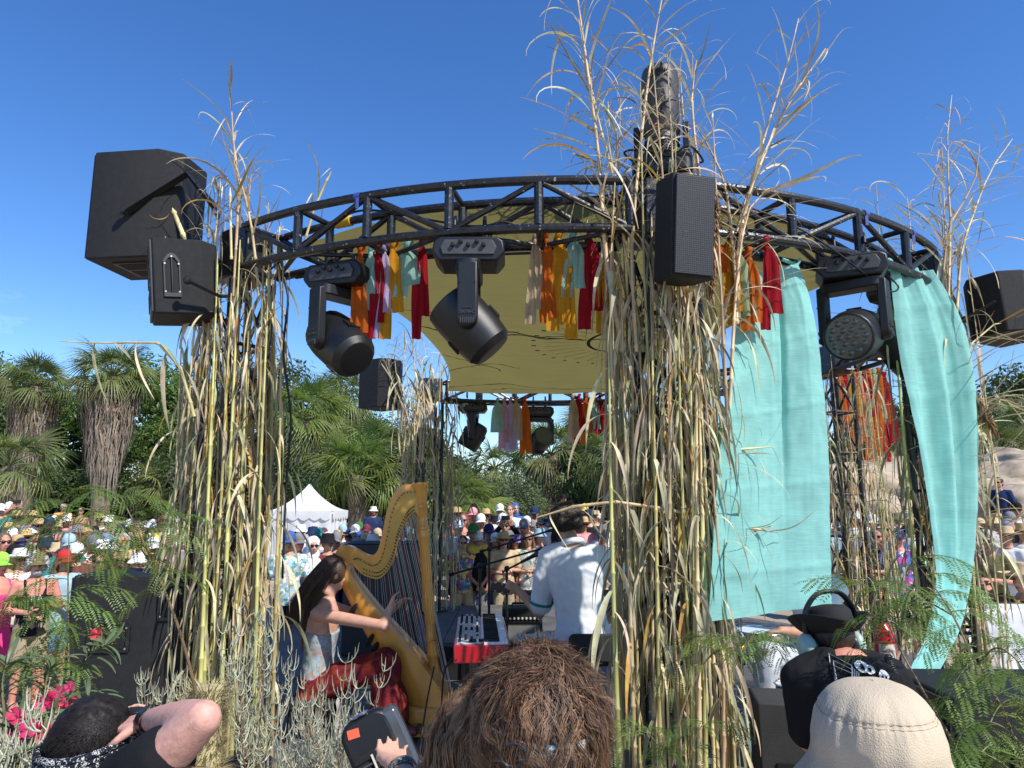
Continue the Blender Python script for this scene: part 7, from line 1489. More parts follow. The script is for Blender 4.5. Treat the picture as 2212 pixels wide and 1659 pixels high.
# white print on the back of the tee: matte box, camera body and bony figure, laid on the cloth
m_print = pm('white_print', (.72, .72, .70), .8)
back = [v.co.copy() for v in tee.data.vertices if v.normal.y < .1]
def onback(x, z):
    ys_ = [q.y for q in back if abs(q.x - x) < .014 and abs(q.z - z) < .014]; return V((x, (min(ys_) if ys_ else B0.y) - .006, z))
B0 = W(1872, 1472, 2.86) - cl_; pr = MB(); ca, sa = math.cos(RAD(-14)), math.sin(RAD(-14))
def bp_(x, z): return onback(B0.x + (x * ca - z * sa) * .135, B0.z + (x * sa + z * ca) * .135)
def line(l, w=.0028, close=False): pr.tube(cat_rom([bp_(*q) for q in l], 3) if not close else [bp_(*q) for q in l], w, 4, closed=close, flat=.5)
for s in (1, .72, .45): line([(-1 - .1 * s + .1, -.42 * s), (-.62 + .04 * s, -.34 * s), (-.62 + .06 * s, .34 * s), (-1.0, .46 * s)], .003, True)
for k_ in range(4): line([(-.55 + k_ * .045, -.3 + k_ * .03), (-.55 + k_ * .045, .3 - k_ * .03)], .0035)
def blob(x, z, rx, rz, n=20): q = [bp_(x + rx * math.cos(i * 6.283 / n), z + rz * math.sin(i * 6.283 / n)) for i in range(n)]; pr.add(q, [tuple(range(n))])
blob(-.28, .38, .2, .14); blob(-.08, .36, .16, .11); blob(.36, .28, .17, .15); blob(.42, .14, .1, .07)
for k_ in range(8): line([(-.2 + .05 * k_, -.02 - .03 * k_), (-.12 + .05 * k_, .14 - .03 * k_)], .003)
for l in ([(-.4, .02), (-.1, .06), (.15, .1), (.25, .2)], [(-.3, -.25), (0, -.2), (.3, -.1), (.5, -.05), (.7, -.2)], [(.45, .05), (.48, -.15), (.5, -.4)], [(.38, -.1), (.62, -.08)], [(.38, -.2), (.64, -.18)], [(.38, -.3), (.64, -.28)], [(.65, -.05), (.8, -.3), (.78, -.5)], [(-.3, -.2), (-.2, -.36), (.1, -.4)]): line(l, .0042)
pr.build('print', m_print, tee, smooth=0)
pr2 = MB()
for x, z, r in ((.30, .26, .035), (.42, .26, .035), (-.28, .38, .07), (-.08, .36, .05)): q = [bp_(x + r * math.cos(i * .628), z + r * math.sin(i * .628)) + V((0, -.003, 0)) for i in range(10)]; pr2.add(q, [tuple(range(10))])
pr2.build('print_gap', cm('black'), tee, smooth=0)

# ------------------------------------------------------------------ foreground plants
m_feath = pm('feather_leaf', (.13, .19, .04), .5, var=.3, vs=8, trans=.35, rv=.3, tcol=(.2, .3, .04))
m_stemb = pm('stem_brown', (.20, .13, .07), .7, var=.3, vs=20, bump=.3, bs=120)
m_stemg = pm('stem_green', (.14, .14, .05), .6, var=.3, vs=20)
def feather(seed, npair, L_, pl, droop):
    """twice pinnate leaf along +x"""
    q = random.Random(seed); b = MB(); rach = [V((t * L_, 0, .25 * L_ * math.sin(t * 1.3) - droop * L_ * t * t)) for t in [i / 8 for i in range(9)]]
    b.tube(rach, [.0018 - .0012 * i / 8 for i in range(9)], 4)
    vs = []; fs = []
    for i in range(npair):
        t = .12 + .86 * i / (npair - 1); k = t * 8; j = min(7, int(k)); p0 = rach[j].lerp(rach[j + 1], k - j); d0 = (rach[j + 1] - rach[j]).normalized()
        for s in (-1, 1):
            ln = pl * (1 - .35 * abs(t - .45)) * q.uniform(.85, 1.1); sp = q.uniform(.45, .75); dr = q.uniform(.1, .7)
            for m in range(13):
                u = (m + 1) / 13; pp = p0 + d0 * (ln * u * .55) + V((0, s * ln * u * sp, -ln * dr * u * u)); dd = (d0 * .55 + V((0, s * sp, -2 * dr * u))).normalized()
                sd_ = dd.cross(V((0, 0, 1))).normalized(); up = sd_.cross(dd); ll = .0155 * (1 - .5 * abs(u - .5)) * L_ / .16
                for r in (-1, 1):
                    e = (sd_ * r * .9 + dd * .45 + up * q.uniform(-.25, .1)).normalized(); w_ = dd * ll * .2; a = len(vs)
                    vs += [pp, pp + e * ll * .5 + w_, pp + e * ll, pp + e * ll * .5 - w_]; fs.append((a, a + 1, a + 2, a + 3))
    b.add(vs, fs); return b.mesh('frond', m_feath, 0)
FE = [feather(1, 5, .17, .105, .4), feather(2, 4, .15, .10, .8), feather(3, 5, .19, .11, .6), feather(4, 4, .13, .095, .2)]
def branch(label, pts, fr, r=.006, mat=None, grp='feathery branches in front of the stage', sc_=1.):
    """pts: (x, y, Y) stem; fr: number of fronds, from which share of the stem"""
    P = cat_rom([W(*p) for p in pts], 6); t = thing('feathery_branch', label, 'branch', P[0], group=grp); n = len(P)
    MB().tube(P, [r * (1 - .75 * i / (n - 1)) for i in range(n)], 6).build('stem', mat or m_stemb, t, world=True)
    cnt, a0 = max(3, int(fr[0] * .62)), fr[1]
    for i in range(cnt):
        u = a0 + (1 - a0) * (i + U(0, .8)) / cnt; k = u * (n - 1); j = min(n - 2, int(k)); p = P[j].lerp(P[j + 1], k - j); az = (0 if i % 2 else math.pi) + U(-.8, .8)
        o = put('frond', rnd.choice(FE), t, p - P[0], (U(-.4, .4), U(-.35, .45), az), sc_ * U(.8, 1.25))
    o = put('frond', FE[0], t, P[-1] - P[0], (0, -.1, U(0, 6)), sc_)
    return t
YL = 3.2
BR = [
 ('brown stemmed branch rising across the floor loudspeaker at the left', [(425, 1500, 3.5), (390, 1370, 3.4), (345, 1250, 3.3), (300, 1150, 3.2), (262, 1075, 3.2)], (20, .45), .008),
 ('spreading top of the feathery branch above the floor loudspeaker', [(345, 1250, 3.3), (300, 1180, 3.25), (240, 1120, 3.2), (190, 1100, 3.1), (120, 1085, 3.1)], (16, .2), .004),
 ('branch reaching right above the floor loudspeaker', [(300, 1190, 3.25), (330, 1130, 3.25), (370, 1120, 3.3)], (9, .1), .004),
 ('branch tip near the palm trunks at upper left', [(262, 1090, 3.2), (225, 1060, 3.2), (170, 1055, 3.2)], (6, .3), .003),
 ('thin upright stem at the left in front of the crowd', [(150, 1600, 3.0), (148, 1400, 3.0), (147, 1250, 3.0), (150, 1120, 3.0)], (20, .3), .005),
 ('branch hanging leaves across the olive cap man', [(148, 1420, 3.0), (110, 1330, 2.95), (60, 1290, 2.9), (10, 1300, 2.9)], (14, .15), .004),
 ('low branch over the oleander at the left edge', [(148, 1500, 2.9), (100, 1450, 2.85), (50, 1430, 2.8), (0, 1440, 2.8)], (11, .1), .004),
 ('long stem rising from the bucket hat to the narrow turquoise cloth', [(2090, 1656, 2.3), (2032, 1558, 2.4), (1989, 1484, 2.45), (1937, 1387, 2.5), (1904, 1301, 2.6), (1890, 1260, 2.6)], (10, .55), .006),
 ('long stem leaning in from the right bottom corner', [(2207, 1652, 2.3), (2168, 1539, 2.35), (2110, 1437, 2.4), (2051, 1317, 2.5), (1973, 1207, 2.6)], (22, .1), .006),
 ('drooping spray over the right bass bin', [(2110, 1437, 2.4), (2150, 1400, 2.35), (2190, 1420, 2.3), (2225, 1470, 2.3)], (9, .1), .004),
 ('leafy spray at the bottom right corner', [(2230, 1660, 2.2), (2190, 1590, 2.25), (2140, 1560, 2.25), (2090, 1570, 2.3)], (13, .05), .004),
 ('lower leafy spray beside the bucket hat', [(2200, 1680, 2.2), (2150, 1640, 2.2), (2090, 1620, 2.25), (2050, 1640, 2.3)], (12, .05), .004),
 ('bright spray in front of the narrow turquoise cloth', [(2060, 1330, 2.7), (2000, 1300, 2.7), (1960, 1310, 2.7), (1940, 1340, 2.7)], (7, .05), .004),
 ('stem curving from the middle canes over the drummer knee', [(1451, 1656, 3.3), (1479, 1519, 3.35), (1537, 1414, 3.4), (1603, 1393, 3.4), (1660, 1365, 3.4), (1700, 1385, 3.4)], (15, .3), .005),
 ('drooping spray beside the middle canes', [(1479, 1519, 3.35), (1500, 1400, 3.35), (1530, 1370, 3.35), (1560, 1380, 3.35)], (9, .2), .004),
 ('low spray at the foot of the middle canes', [(1440, 1670, 3.2), (1420, 1610, 3.2), (1390, 1580, 3.2), (1350, 1590, 3.2)], (9, .1), .004),
 ('low spray right of the middle cane foot', [(1480, 1680, 3.2), (1500, 1600, 3.2), (1520, 1560, 3.2)], (8, .1), .004)]
for lb, pts, fr, r in BR: branch(lb, pts, fr, r, m_stemg if r < .005 else m_stemb)
# oleander with pink flowers
m_ole = pm('oleander_leaf', (.12, .16, .075), .45, var=.2, vs=10, trans=.2, rv=.3)
m_pink = pm('oleander_petal', (.62, .035, .10), .6, var=.2, vs=30, trans=.3, rv=.2)
b = MB(); rows = []
for k in range(7):
    t = k / 6; w_ = .011 * math.sin(math.pi * (t * .9 + .05)); p = V((t * .13, 0, .02 * math.sin(t * 2.6) - .03 * t * t)); rows += [p + V((0, -w_, .004)), p, p + V((0, w_, .004))]
b.add(rows, [(k * 3 + j, k * 3 + j + 1, k * 3 + j + 4, k * 3 + j + 3) for k in range(6) for j in range(2)]); OLE = b.mesh('leaf', m_ole, 180)
b = MB()
for i in range(5):
    a = i * 1.2566; R_ = Matrix.Rotation(a, 3, 'Z'); b.sheet(lambda u, v: R_ @ V((.005 + .022 * v, (u - .5) * .024 * (v ** .5), .012 * v * v + .004 * math.sin(u * 3.14))), 3, 4)
b.lathe([(.003, -.02), (.005, 0)], 8); FLO = b.mesh('flower', m_pink, 180)
def oleander(label, pts, nl, fl=0):
    P = cat_rom([W(*p) for p in pts], 6); t = thing('oleander_branch', label, 'branch', P[0], group='oleander branches at the lower left'); n = len(P)
    MB().tube(P, [.006 * (1 - .6 * i / (n - 1)) for i in range(n)], 6).build('stem', m_stemg, t, world=True)
    for i in range(nl):
        u = .15 + .85 * (i // 3 + U(0, .5)) / (nl / 3); k = min(.999, u) * (n - 1); j = int(k); p = P[j].lerp(P[j + 1], k - j); d = (P[j + 1] - P[j]).normalized()
        q = V((0, 0, 1)).rotation_difference(d) @ Quaternion((0, 0, 1), i * 2.1 + U(-.3, .3)) @ Quaternion((0, 1, 0), -U(.2, .9)); put('leaf', OLE, t, p - P[0], q, U(.55, 1.0))
    for i in range((fl + 1) // 2):
        p = P[-1] + V((U(-.05, .05), U(-.05, .03), U(-.02, .06))); put('flower', FLO, t, p - P[0], (U(.4, 1.8), U(-.6, .6), U(-.7, .7)), U(.6, .95))
for i, a in enumerate((('oleander branch with pink blossom beside the headband man', [(150, 1700, 2.5), (120, 1620, 2.5), (110, 1560, 2.5), (118, 1530, 2.45)], 24, 12), ('oleander branch with a low pink cluster', [(90, 1720, 2.4), (80, 1660, 2.4), (85, 1620, 2.4), (92, 1605, 2.38)], 21, 13), ('oleander branch with pink flower at the left edge', [(20, 1720, 2.4), (15, 1640, 2.4), (18, 1590, 2.4), (25, 1575, 2.4)], 24, 9),
                       ('oleander branch with scattered pink flowers above the others', [(120, 1640, 2.7), (140, 1560, 2.7), (135, 1520, 2.7)], 18, 7), ('oleander sprig pointing right across the loudspeaker', [(150, 1560, 2.9), (165, 1470, 2.9), (200, 1410, 2.9), (235, 1390, 2.9)], 24, 2), ('leafy oleander branch low at the left edge', [(0, 1700, 2.5), (10, 1580, 2.5), (5, 1480, 2.5), (15, 1430, 2.5)], 30, 0),
                       ('leafy oleander branch behind the blossoms', [(60, 1700, 2.8), (55, 1560, 2.8), (50, 1470, 2.8), (70, 1430, 2.8)], 30, 0), ('leafy oleander branch left of the headband man', [(150, 1690, 2.6), (165, 1600, 2.6), (180, 1540, 2.6), (190, 1500, 2.6)], 27, 0), ('grey leafy oleander branch above the pink cluster', [(100, 1650, 2.7), (95, 1540, 2.7), (100, 1470, 2.7), (110, 1440, 2.7)], 27, 0), ('leafy oleander branch in the corner', [(30, 1740, 2.2), (35, 1660, 2.2), (45, 1620, 2.2)], 21, 4))):
    oleander(*a)
# silvery shrubs
m_silv = pm('silver_leaf', (.45, .46, .33), .6, var=.2, vs=12, trans=.15, rv=.15)
def silver(label, x, y, Y, H, n, sp, seed):
    base = W(x, y, Y); t = thing('silver_shrub', label, 'shrub', base, group='silvery shrubs by the left tower'); q = random.Random(seed); st_ = MB(); lv = MB()
    for i in range(n):
        a = q.uniform(0, 6.28); l = sp * q.uniform(.1, 1); hk = q.uniform(.2, .4); p1 = V((math.cos(a) * l * .6, math.sin(a) * l * .6, H * hk)); p2 = V((math.cos(a) * l, math.sin(a) * l, H * q.uniform(.55, 1.02))); cv_ = cat_rom([(0, 0, 0), p1, p2], 5); st_.tube(cv_, [.005, .0045, .004, .0035, .003, .003, .0025, .002, .002, .0015, .001][:len(cv_)], 5)
        for k in range(2, len(cv_)):
            for m in range(3):
                az = q.uniform(0, 6.28); ln = q.uniform(.05, .11); o_ = V((math.cos(az), math.sin(az), 0)); e0 = q.uniform(.5, 1); P_ = [cv_[k]]
                for s in range(1, 5): f = s / 4; P_.append(cv_[k] + o_ * ln * (.75 * math.sin(f * 1.5)) * e0 + V((0, 0, ln * (f * f * .9 + .1 * f))))
                lv.tube(P_, [.0022, .0026, .0024, .0018, .0006], 4, cap=False)
                if q.random() < .6: e = P_[2]; z2 = o_.cross(V((0, 0, 1))) * q.choice((-1, 1)); lv.tube([e, e + z2 * .015 + V((0, 0, .015)), e + z2 * .018 + V((0, 0, .045))], [.002, .0018, .0006], 4, cap=False)
    st_.build('stems', m_stemb, t, smooth=60); lv.build('leaves', m_silv, t, smooth=60)['kind'] = 'stuff'
silver('silvery shrub with curling leaves in front of the harpist stool', 700, 1740, 3.4, .58, 14, .28, 2)
silver('silvery shrub against the left cane tower', 545, 1690, 3.9, .84, 14, .32, 3)
silver('silvery shrub low between the tower and the harpist', 625, 1740, 3.7, .42, 8, .25, 4)
silver('silvery tuft in front of the floor loudspeaker', 365, 1650, 3.8, .40, 9, .2, 5)
silver('silvery shrub in the bottom left corner', 10, 1790, 2.2, .3, 10, .2, 6)
# potted cane and straw bundle
p = W(530, 1655, 4.0); t = thing('plant_pot', 'grey plastic plant bag at the foot of the left canes', 'pot', V((p.x, p.y, p.z - .2)))
MB().lathe([(.1, 0), (.125, .02), (.135, .2), (.14, .22), (.13, .225), (.12, .2), (.0, .19)], 20, cap=False).build('bag', pm('pot_plastic', (.05, .05, .055), .5, bump=.5, bs=14), t, smooth=50); MB().lathe([(.125, .195), (0, .21)], 18, cap=False).build('soil', m_trunk, t)
p = W(440, 1640, 3.6); t = thing('straw_bundle', 'bristly dry straw bundle standing behind the raised elbow', 'straw bundle', V((p.x, p.y, p.z - .3))); h = W(440, 1485, 3.6).z - (p.z - .3); b = MB()
for i in range(2600):
    a = U(0, 6.28); z = U(.05, 1) * h; o_ = V((math.cos(a), math.sin(a), U(.2, 1.2))).normalized(); q_ = V((math.cos(a) * .07, math.sin(a) * .07, z)); e = q_ + o_ * U(.05, .1) + V((U(-.02, .02), U(-.02, .02), 0)); s = V((-math.sin(a), math.cos(a), 0)) * .0028; b.add([q_ - s, q_ + s, e], [(0, 1, 2)])
b.lathe([(.075, 0), (.08, h * .5), (.07, h)], 12); b.build('straw', pm('dry_straw', (.42, .36, .19), .8, var=.3, vs=20), t, smooth=0)['kind'] = 'stuff'
MB().tube([(.075 * math.cos(i * .314), .085 * math.sin(i * .314), h * .3) for i in range(20)], .006, 5, closed=True).build('twine', m_stemb, t)

# ------------------------------------------------------------------ people at the front
# man with headband and raised arm
fl_ = W(250, 1700, 1.95); fl_.z = .3; fm = thing('person', 'dark haired man in black tee and bandana raising his bent bare arm', 'person', fl_)
hc_ = W(203, 1628, 1.98); nek = W(250, 1715, 1.9); hip = nek + V((.05, -.1, -.55)); rt = V((.9, -.43, 0)); Tb = Tt(hip, nek, -rt)
s2 = W(318, 1672, 1.78); e2 = W(438, 1552, 1.72); w2 = W(322, 1556, 1.95); s1 = nek - rt * .2 + V((0, 0, -.08)); e1 = W(150, 1760, 2.1); w1 = W(240, 1620, 2.25)
b = MB(); loft(b, TORSO, Tb); b.chain([nek.lerp(s2, .4), s2, s2.lerp(e2, .5), e2], [.065, .064, .056, .042]); b.chain([e2, e2.lerp(w2, .35), w2], [.042, .046, .029]); b.chain([nek.lerp(s1, .5), s1, e1, w1], [.06, .06, .045, .03])
fingers(b, w2, V((-.9, .35, -.25)), V((-.1, .3, -1)), 1, 1.0, .8); fingers(b, w1, V((.2, .2, 1)), V((1, 0, 0)), -1, 1., .7)
for s in (-1, 1): b.chain([hip + rt * .09 * s, hip + rt * .1 * s + V((0, .05, -.42)), V((hip.x + s * .1, hip.y, .36))], [.09, .06, .042])
add_head(b, Th(hc_, (.25, .95, -.12))); b.cap(nek, hc_ + V((0, 0, -.06)), .06, .058); put('body', remesh(local(b, fl_), 'body', pm('skin_freckled', (.60, .32, .25), .55, var=.14, vs=70, spec=.35, bump=.12, bs=160, detail=10), .0075, 5, .45), fm)
b = MB(); loft(b, offs(TORSO, .022, .82, 1.475, .01), Tb); b.chain([nek.lerp(s2, .4), s2, s2.lerp(e2, .28)], [.088, .085, .078]); b.chain([nek.lerp(s1, .5), s1, s1.lerp(e1, .6)], [.085, .082, .075]); put('tee', wrinkle(remesh(local(b, fl_), 'tee', cm('black'), .01, 3), .006, 18), fm)
HT = Th(hc_, (.25, .95, -.12)); m_hk = pm('hair_black', (.012, .009, .008), .6, var=.4, spec=.3, vs=60)
b = MB(); b.ell(HT @ V((0, .02, .045)), (.088, .103, .1), 22, 16, rot=HT.to_3x3()); b.ell(HT @ V((0, .05, -.03)), (.075, .07, .07), 16, 10, rot=HT.to_3x3()); hr = put('hair', disp(remesh(local(b, fl_), 'hair', m_hk, .007, 1), lambda c: .006 * noise.noise(c * 60)), fm)
def scalp(T, rx, ry, rz, n, seed, c=(0, .02, .04), face=-.45, low=-.75):
    q = random.Random(seed); o = []
    while len(o) < n:
        v = V((q.gauss(0, 1), q.gauss(0, 1), q.gauss(0, 1))).normalized()
        if v.z < low or (v.y < face and v.z < .45): continue
        o.append((T @ (V(c) + V((v.x * rx, v.y * ry, v.z * rz))), (T.to_3x3() @ v).normalized()))
    return o
def flow_k(p, n, t, ph, q): a = ph[0] + t * 7; x, y, _ = frame(n); return (x * math.cos(a) + y * math.sin(a) + n * .22 + V((0, -.2, -.5))).normalized(), n
strands('curl', scalp(HT, .09, .105, .102, 4200, 5), m_hk, hr, fl_, 6, .006, .0009, flow_k, 6)
b = MB()
for k in range(3): b.tube([HT @ V(((.1 + .002 * k) * math.cos(a), .022 + (.117 + .002 * k) * math.sin(a), +.028 + .014 * (k - 1) - .035 * math.sin(a))) for a in [i * .2094 for i in range(30)]], .009, 6, closed=True)
m_band = patt('print_bandana', [(.012, .014, .022), (.016, .02, .03), (.014, .016, .024), (.5, .5, .5), (.014, .016, .024)], 90); bd = local(b, fl_).build('bandana', m_band, fm, smooth=180)
for s in (-1, 1): MB().sheet(lambda u, v: HT @ V((-.03 + s * .02 * v + (u - .5) * .03 * (.4 + v), .125 + .02 * v, -.0 - .09 * v)) - fl_, 4, 6).build('tail', m_band, bd, smooth=180)
MB().ell(HT @ V((.083, .02, -.045)) - fl_, .008, 10, 8).build('ear_stud', m_black, fm)
wt = MB(); wt.lathe([(.036, -.018), (.038, 0), (.036, .018)], 18, Tax(w2 + (e2 - w2) * .04, e2 - w2), cap=False); local(wt, fl_).build('watch_strap', m_black, fm)
p = W(285, 1590, 2.06); t = thing('camera', 'black camera held up in front of the headband man face', 'camera', p); MB().box((0, 0, 0), (.13, .06, .085)).build('body', m_fix, t, bev=.01); MB().lathe([(.036, 0), (.036, .08), (.03, .085)], 18, Tm((0, .03, 0), rx=RAD(-90))).build('lens', m_fix, t); MB().box((0, -.0, .055), (.05, .05, .03)).build('viewfinder', m_fix, t, bev=.006)
# centre: big brown head seen from behind, with strap
def standing(label, head_c, z0, face, skin_, top, bot, yaw_face=None, scale=1.):
    loc = V((head_c.x, head_c.y, z0)); s = (head_c.z - z0) / HC.z; t = thing('person', label, 'person', loc, rot=(0, 0, math.atan2(face[1], face[0]) + RAD(90)), scale=s)
    o = put('body', BODY['B'], t); setmat(o, SKIN[skin_])
    k, c = top.split(':'); o = put('top', SHIRT[(k, 'B')], t); setmat(o, clothmat(c)); k, c = bot.split(':'); o = put('trousers', BOT[k], t); setmat(o, clothmat(c)); return t
m_hbr = pm('hair_brown_fg', (.115, .06, .031), .55, var=.95, vs=150, spec=.35, stretch=(1, 1, .15))
h1 = W(1158, 1566, 1.26); f1 = standing('brown haired person seen from behind at the bottom middle, wearing a patterned strap', h1, .3, (0.05, 1), 3, 'tee:grey', 'pants:navy')
bpy.context.view_layer.update(); M1 = Matrix.Translation(f1.location) @ f1.rotation_euler.to_matrix().to_4x4() @ Matrix.Scale(f1.scale[0], 4); I1 = M1.inverted()
T1 = Tm(HC); b = MB(); b.ell(HC + V((0, .022, .035)), (.098, .112, .094), 24, 18); b.ell(HC + V((0, .06, -.05)), (.088, .065, .085), 18, 12); hr = put('hair', disp(remesh(b, 'hair', m_hbr, .006, 2), lambda c: .02 * noise.noise(c * 19) + .005 * noise.noise(V((c.x * 90, c.y * 90, c.z * 20)))), f1)
CRN = HC + V((.02, .05, .15))
def flow1(p, n, t, ph, q):
    r = p - (HC + V((0, .03, .0))); e = V((r.x / .103 ** 2, r.y / .118 ** 2, r.z / .115 ** 2)).normalized(); away = p - CRN; away.z *= .3
    d = away.normalized() * (1.1 - .6 * t) + V((0, 0, -.7 - .5 * t)) + V((math.sin(ph[0] + t * 6) * .3, math.cos(ph[0] * 2 + t * 5) * .25, .2 * math.sin(ph[0] * 3))) + noise.noise_vector(p * 12 + V((3, 1, 7))) * 1.9 + noise.noise_vector(p * 42) * .45
    lev = (V((r.x / .106, r.y / .122, r.z / .118))).length; d = d - e * d.dot(e); d = d.normalized() + e * ((1.0 + .22 * t + .13 * math.sin(ph[0] * 5) + .16 * noise.noise(p * 24) - lev) * 2.2); return d.normalized(), e
gd = scalp(T1, .1, .116, .097, 1500, 8, (0, .024, .036), -.3, -.8); roots = []
q = random.Random(3)
for p, n in gd:
    for k in range(15): roots.append((p + V((q.gauss(0, .0045), q.gauss(0, .0045), q.gauss(0, .0035))), n))
def clumped(fn):
    st = {'i': 0, 'ph': None}
    def f(p, n, t, ph, q):
        key = (round(n.x, 4), round(n.y, 4), round(n.z, 4)); h = (hash(key) % 6283) / 1000.
        return fn(p, n, t, (h + .25 * math.sin(ph[0]), ph[1]), q)
    return f
m_hb2 = pm('hair_brown_light', (.21, .12, .06), .5, var=.5, vs=120, spec=.4); m_hb3 = pm('hair_brown_deep', (.05, .026, .014), .55, var=.5, vs=120, spec=.3)
def locks(name, guides, nper, mats, parent, steps, step, wd, flow, seed, jit=.0055, conv=.65):
    """hair in locks: strands share a guide and draw together towards its tip"""
    q = random.Random(seed); b = MB()
    for g, n in guides:
        ph = (q.uniform(0, 6.28), q.uniform(.7, 1.3)); p = g.copy(); G = []; N = int(steps * q.uniform(.6, 1.1))
        for k in range(N + 1):
            d, e = flow(p, n, k / N, ph, q); G.append((p.copy(), d, e)); p = p + d * step
        mi = q.choice((0, 0, 1, 2)) if len(mats) > 1 else 0; vs = []; fs = []
        for s in range(nper):
            o = V((q.gauss(0, jit), q.gauss(0, jit), q.gauss(0, jit * .8))); f0 = q.uniform(0, 6.28); nn = max(3, int(N * q.uniform(.75, 1)))
            for k in range(nn + 1):
                c, d, e = G[k]; t = k / N; sd_ = d.cross(e); sd_ = sd_.normalized() if sd_.length > 1e-6 else V((1, 0, 0))
                pp = c + o * (1 - conv * t) + sd_ * .0012 * math.sin(f0 + k * .9); ww = sd_ * wd * (1 - .7 * (k / nn) ** 2); j = len(vs); vs += [pp - ww, pp + ww]
                if k: fs.append((j - 2, j - 1, j + 1, j))
        b.add(vs, fs, mi)
    return b.build(name, mats, parent, smooth=180)
def flow_l(p, n, t, ph, q):
    d, e = flow1(p, n, t, ph, q); s = d.cross(e); return (d + s * .75 * math.sin(ph[0] + t * 9 * ph[1]) + e * .18 * math.cos(ph[0] + t * 9)).normalized(), e
locks('lock', [g_ for g_ in gd[:1000]], 15, [m_hbr, m_hb2, m_hb3], hr, 15, .0105, .0006, flow_l, 12)
def flow_f(p, n, t, ph, q): return (n * (.75 - .5 * t) + V((.5 * math.sin(ph[0]), .5 * math.cos(ph[0]), -.3 - 1.1 * t)) + noise.noise_vector(p * 30) * .8).normalized(), n
strands('flyaway', scalp(T1, .107, .122, .104, 700, 77, (0, .024, .036), -.3, -.8), m_hbr, hr, (0, 0, 0), 9, .008, .0004, flow_f, 9)
b = MB(); rows = []
def strapf(u, v): a = RAD(-15 + 210 * u); return HC + V((.106 * math.cos(a), .034 + .134 * math.sin(a), +.014 + .03 * v - .022 * math.sin(a) + .016 * math.cos(a)))
m_strap = patt('print_strap', [(.05, .22, .27), (.45, .22, .13), (.06, .16, .24), (.4, .32, .22), (.03, .1, .16)], 110); b.sheet(strapf, 50, 4); sp_ = b.build('strap', m_strap, f1, smooth=180, solid=.002)
MB().tube([HC + V((.03 + .02 * math.cos(a), .172, .008 + .016 * math.sin(a))) for a in [i * .52 for i in range(12)]], .0025, 6, closed=True).build('ring', m_black, sp_)
# wavy haired woman left of it, holding the fan
h2 = W(1042, 1632, 1.42); f2 = standing('wavy haired woman with bare shoulder at the bottom, mostly hidden by the brown head', h2, .3, (-.3, 1), 0, 'tank:black', 'shorts:denim')
for c in [c for c in f2.children if c.name.startswith('body')]: bpy.data.objects.remove(c)
M2 = Matrix.Translation(f2.location) @ f2.rotation_euler.to_matrix().to_4x4() @ Matrix.Scale(f2.scale[0], 4); I2 = M2.inverted()
b = MB(); loft(b, TORSO); add_head(b, Tm(HC)); hw_ = W(868, 1662, 1.52); hd_ = W(845, 1640, 1.6)
sA = V((.185, .005, 1.405)); sB = V((-.185, .005, 1.405))
sL = sA if (M2 @ sA).x < (M2 @ sB).x else sB; sR = sB if sL is sA else sA; eL = I2 @ W(900, 1790, 1.35); wL = I2 @ hw_
b.chain([sL * .6 + V((0, 0, .56)), sL, eL, wL], [.055, .05, .038, .027]); b.chain([sR, V((sR.x * 1.4, .03, 1.13)), V((sR.x * 1.4, -.06, .9))], [.05, .038, .027])
fingers(b, wL, (I2 @ hd_) - wL, I2.to_3x3() @ V((-.3, .9, .1)), 1, .95, .5)
for Lg in LEGS: b.chain(Lg, [.082, .056, .038]); b.cap(Lg[2] + V((0, .03, -.04)), Lg[2] + V((0, -.15, -.05)), .04, .032)
put('body', remesh(b, 'body', SKIN[0], .008, 4, .4), f2)
wt = MB(); wt.lathe([(.031, -.012), (.034, 0), (.031, .012)], 18, Tax(wL + (eL - wL) * .06, eL - wL), cap=False); wt.build('bracelet', patt('print_bracelet', [(.02, .02, .02), (.5, .45, .35), (.03, .03, .04)], 200), f2)
b = MB(); b.ell(HC + V((0, .03, .045)), (.1, .11, .1), 20, 14)
for s in (-1, 0, 1): b.chain([HC + V((s * .05, .05, .0)), HC + V((s * .09, .07, -.12)), HC + V((s * .1, .07, -.26))], [.06, .055, .035], 8)
m_hwv = pm('hair_wavy', (.22, .12, .055), .6, var=.5, vs=70, spec=.3, stretch=(1, 1, .3)); hr = put('hair', remesh(b, 'hair', m_hwv, .009, 2), f2)
def flow2(p, n, t, ph, q): a = ph[0] + t * 16 * ph[1]; return (V((n.x * .5 * (1 - t) + .45 * math.cos(a), n.y * .5 * (1 - t) + .45 * math.sin(a), -.9))).normalized(), n
gd = scalp(T1, .105, .115, .105, 260, 18, (0, .03, .04), -.4, -.6); roots = []
for p, n in gd:
    for k in range(11): roots.append((p + V((q.gauss(0, .005), q.gauss(0, .005), q.gauss(0, .004))), n))
strands('lock', roots, m_hwv, hr, (0, 0, 0), 26, .012, .0011, clumped(flow2), 5)
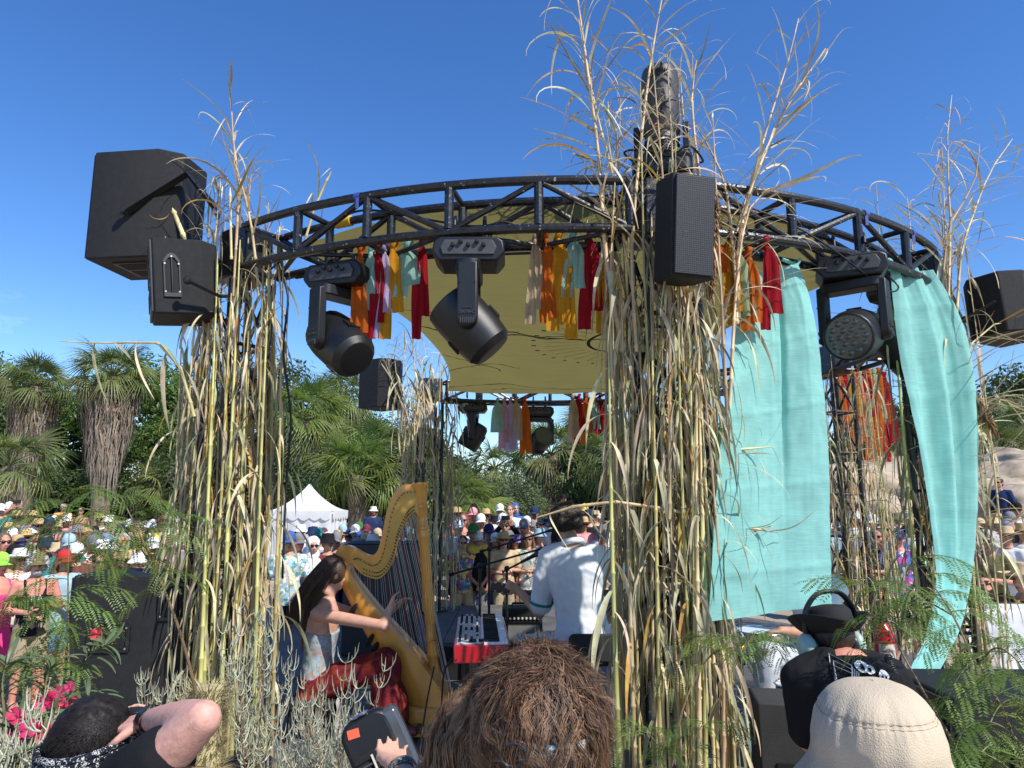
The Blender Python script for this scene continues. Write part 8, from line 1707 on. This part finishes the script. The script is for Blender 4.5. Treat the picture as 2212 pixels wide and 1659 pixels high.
# fan
fp = W(822, 1640, 1.85); fan = thing('box_fan', 'black portable fan with slatted grille held up at the bottom', 'fan', fp, rot=(RAD(-12), RAD(-26), RAD(12)), scale=.8)
MB().prism(rrect(.16, .44, .05, 6), .09, Tm((0, 0, -.08), rx=RAD(90))).build('housing', m_fix, fan, bev=.012)
MB().prism(rrect(.06, .42, .02, 4), .1, Tm((.075, .005, -.085), rx=RAD(90))).build('side_panel', pm('gloss_grey', (.06, .062, .066), .22, coat=.6), fan, bev=.012)
gr = MB().prism(rrect(.1, .3, .02, 4), .006, Tm((-.02, -.046, -.11), rx=RAD(90))).build('grille', m_slot, fan)
for i in range(17): MB().box((-.02, -.052, -.245 + i * .0168), (.096, .008, .006)).build('slat', m_fixg if i % 2 else m_fix, gr)
MB().box((-.012, -.058, -.11), (.006, .005, .28)).build('slat_rib', m_string, gr)
bt = MB().tube([(-.005 + .026 * math.cos(i * .314), -.03 + .018 * math.sin(i * .314), .143) for i in range(20)], .0045, 6, closed=True).build('dial_ring', m_steel, fan); MB().lathe([(.022, 0), (.018, .006)], 16, Tm((-.005, -.03, .139)) @ Matrix.Diagonal((1, .7, 1, 1))).build('dial', m_slot, fan)
MB().box((-.058, -.047, .095), (.035, .003, .026), Matrix.Rotation(.2, 4, 'Y')).build('sticker', pm('sticker_orange', (.75, .12, .05), .6), fan)
# bucket hat
h3 = W(1896, 1668, 1.2); f3 = standing('person in a beige canvas bucket hat seen from behind at the bottom right', h3, .3, (.1, 1), 0, 'tee:offwhite', 'pants:khaki')
m_can_ = pm('beige_canvas', (.53, .44, .32), .9, var=.07, vs=5, bump=.35, bs=420, spec=.1); b = MB()
HATP = cat_rom([(.001, 0, .124), (.035, 0, .12), (.062, 0, .106), (.082, 0, .078), (.093, 0, .04), (.1, 0, -.005), (.15, 0, -.075)], 11)
def hatf(u, v):
    a = 2 * math.pi * u; k = v * 6; q3 = HATP[min(len(HATP) - 1, int(v * (len(HATP) - 1) + .5))]; r, z = q3.x * 1.07, q3.z
    wv = .0010 * math.sin(a * 46 + 3 * math.sin(a * 5)) * math.exp(-((v - .51) * 13) ** 2) + .005 * noise.noise(V((math.cos(a) * 1.6, math.sin(a) * 1.6, v * 3))) + .006 * noise.noise(V((math.cos(a) * 4, math.sin(a) * 4, v * 2))) * v - .002 * math.exp(-((v - .5) * 60) ** 2)
    return HC + V(((r + wv) * math.cos(a) * 1.0, .012 + (r + wv) * math.sin(a) * 1.14, z + .02))
b.sheet(hatf, 160, 66); ht = b.build('hat', m_can_, f3, smooth=180)
for zz in (.486, .514): MB().tube([hatf(i / 90, zz) + (hatf(i / 90, zz) - HC).normalized() * .0006 for i in range(90)], .0004, 4, closed=True).build('stitching', pm('thread', (.36, .27, .18), .9), ht)
# blond crown of hair at the very bottom
h4 = W(415, 1826, 1.3); f4 = standing('blond person whose crown of hair just shows at the bottom edge', h4, .3, (0, 1), 0, 'tee:white', 'pants:navy')
m_hbl = pm('hair_blond_fg', (.42, .30, .14), .45, var=.4, vs=80); hr = put('hair', HAIR['short'], f4); setmat(hr, m_hbl); strands('lock', scalp(T1, .092, .105, .102, 2500, 21, (0, .026, .042), -.5, -.4), m_hbl, hr, (0, 0, 0), 10, .011, .0009, flow1, 2)
strip_marks()
bpy.data.scenes.remove(WORK)
for o in bpy.data.objects:      # thing > part > piece, no deeper
    if o.parent and o.parent.parent and o.parent.parent.parent: o.parent = o.parent.parent
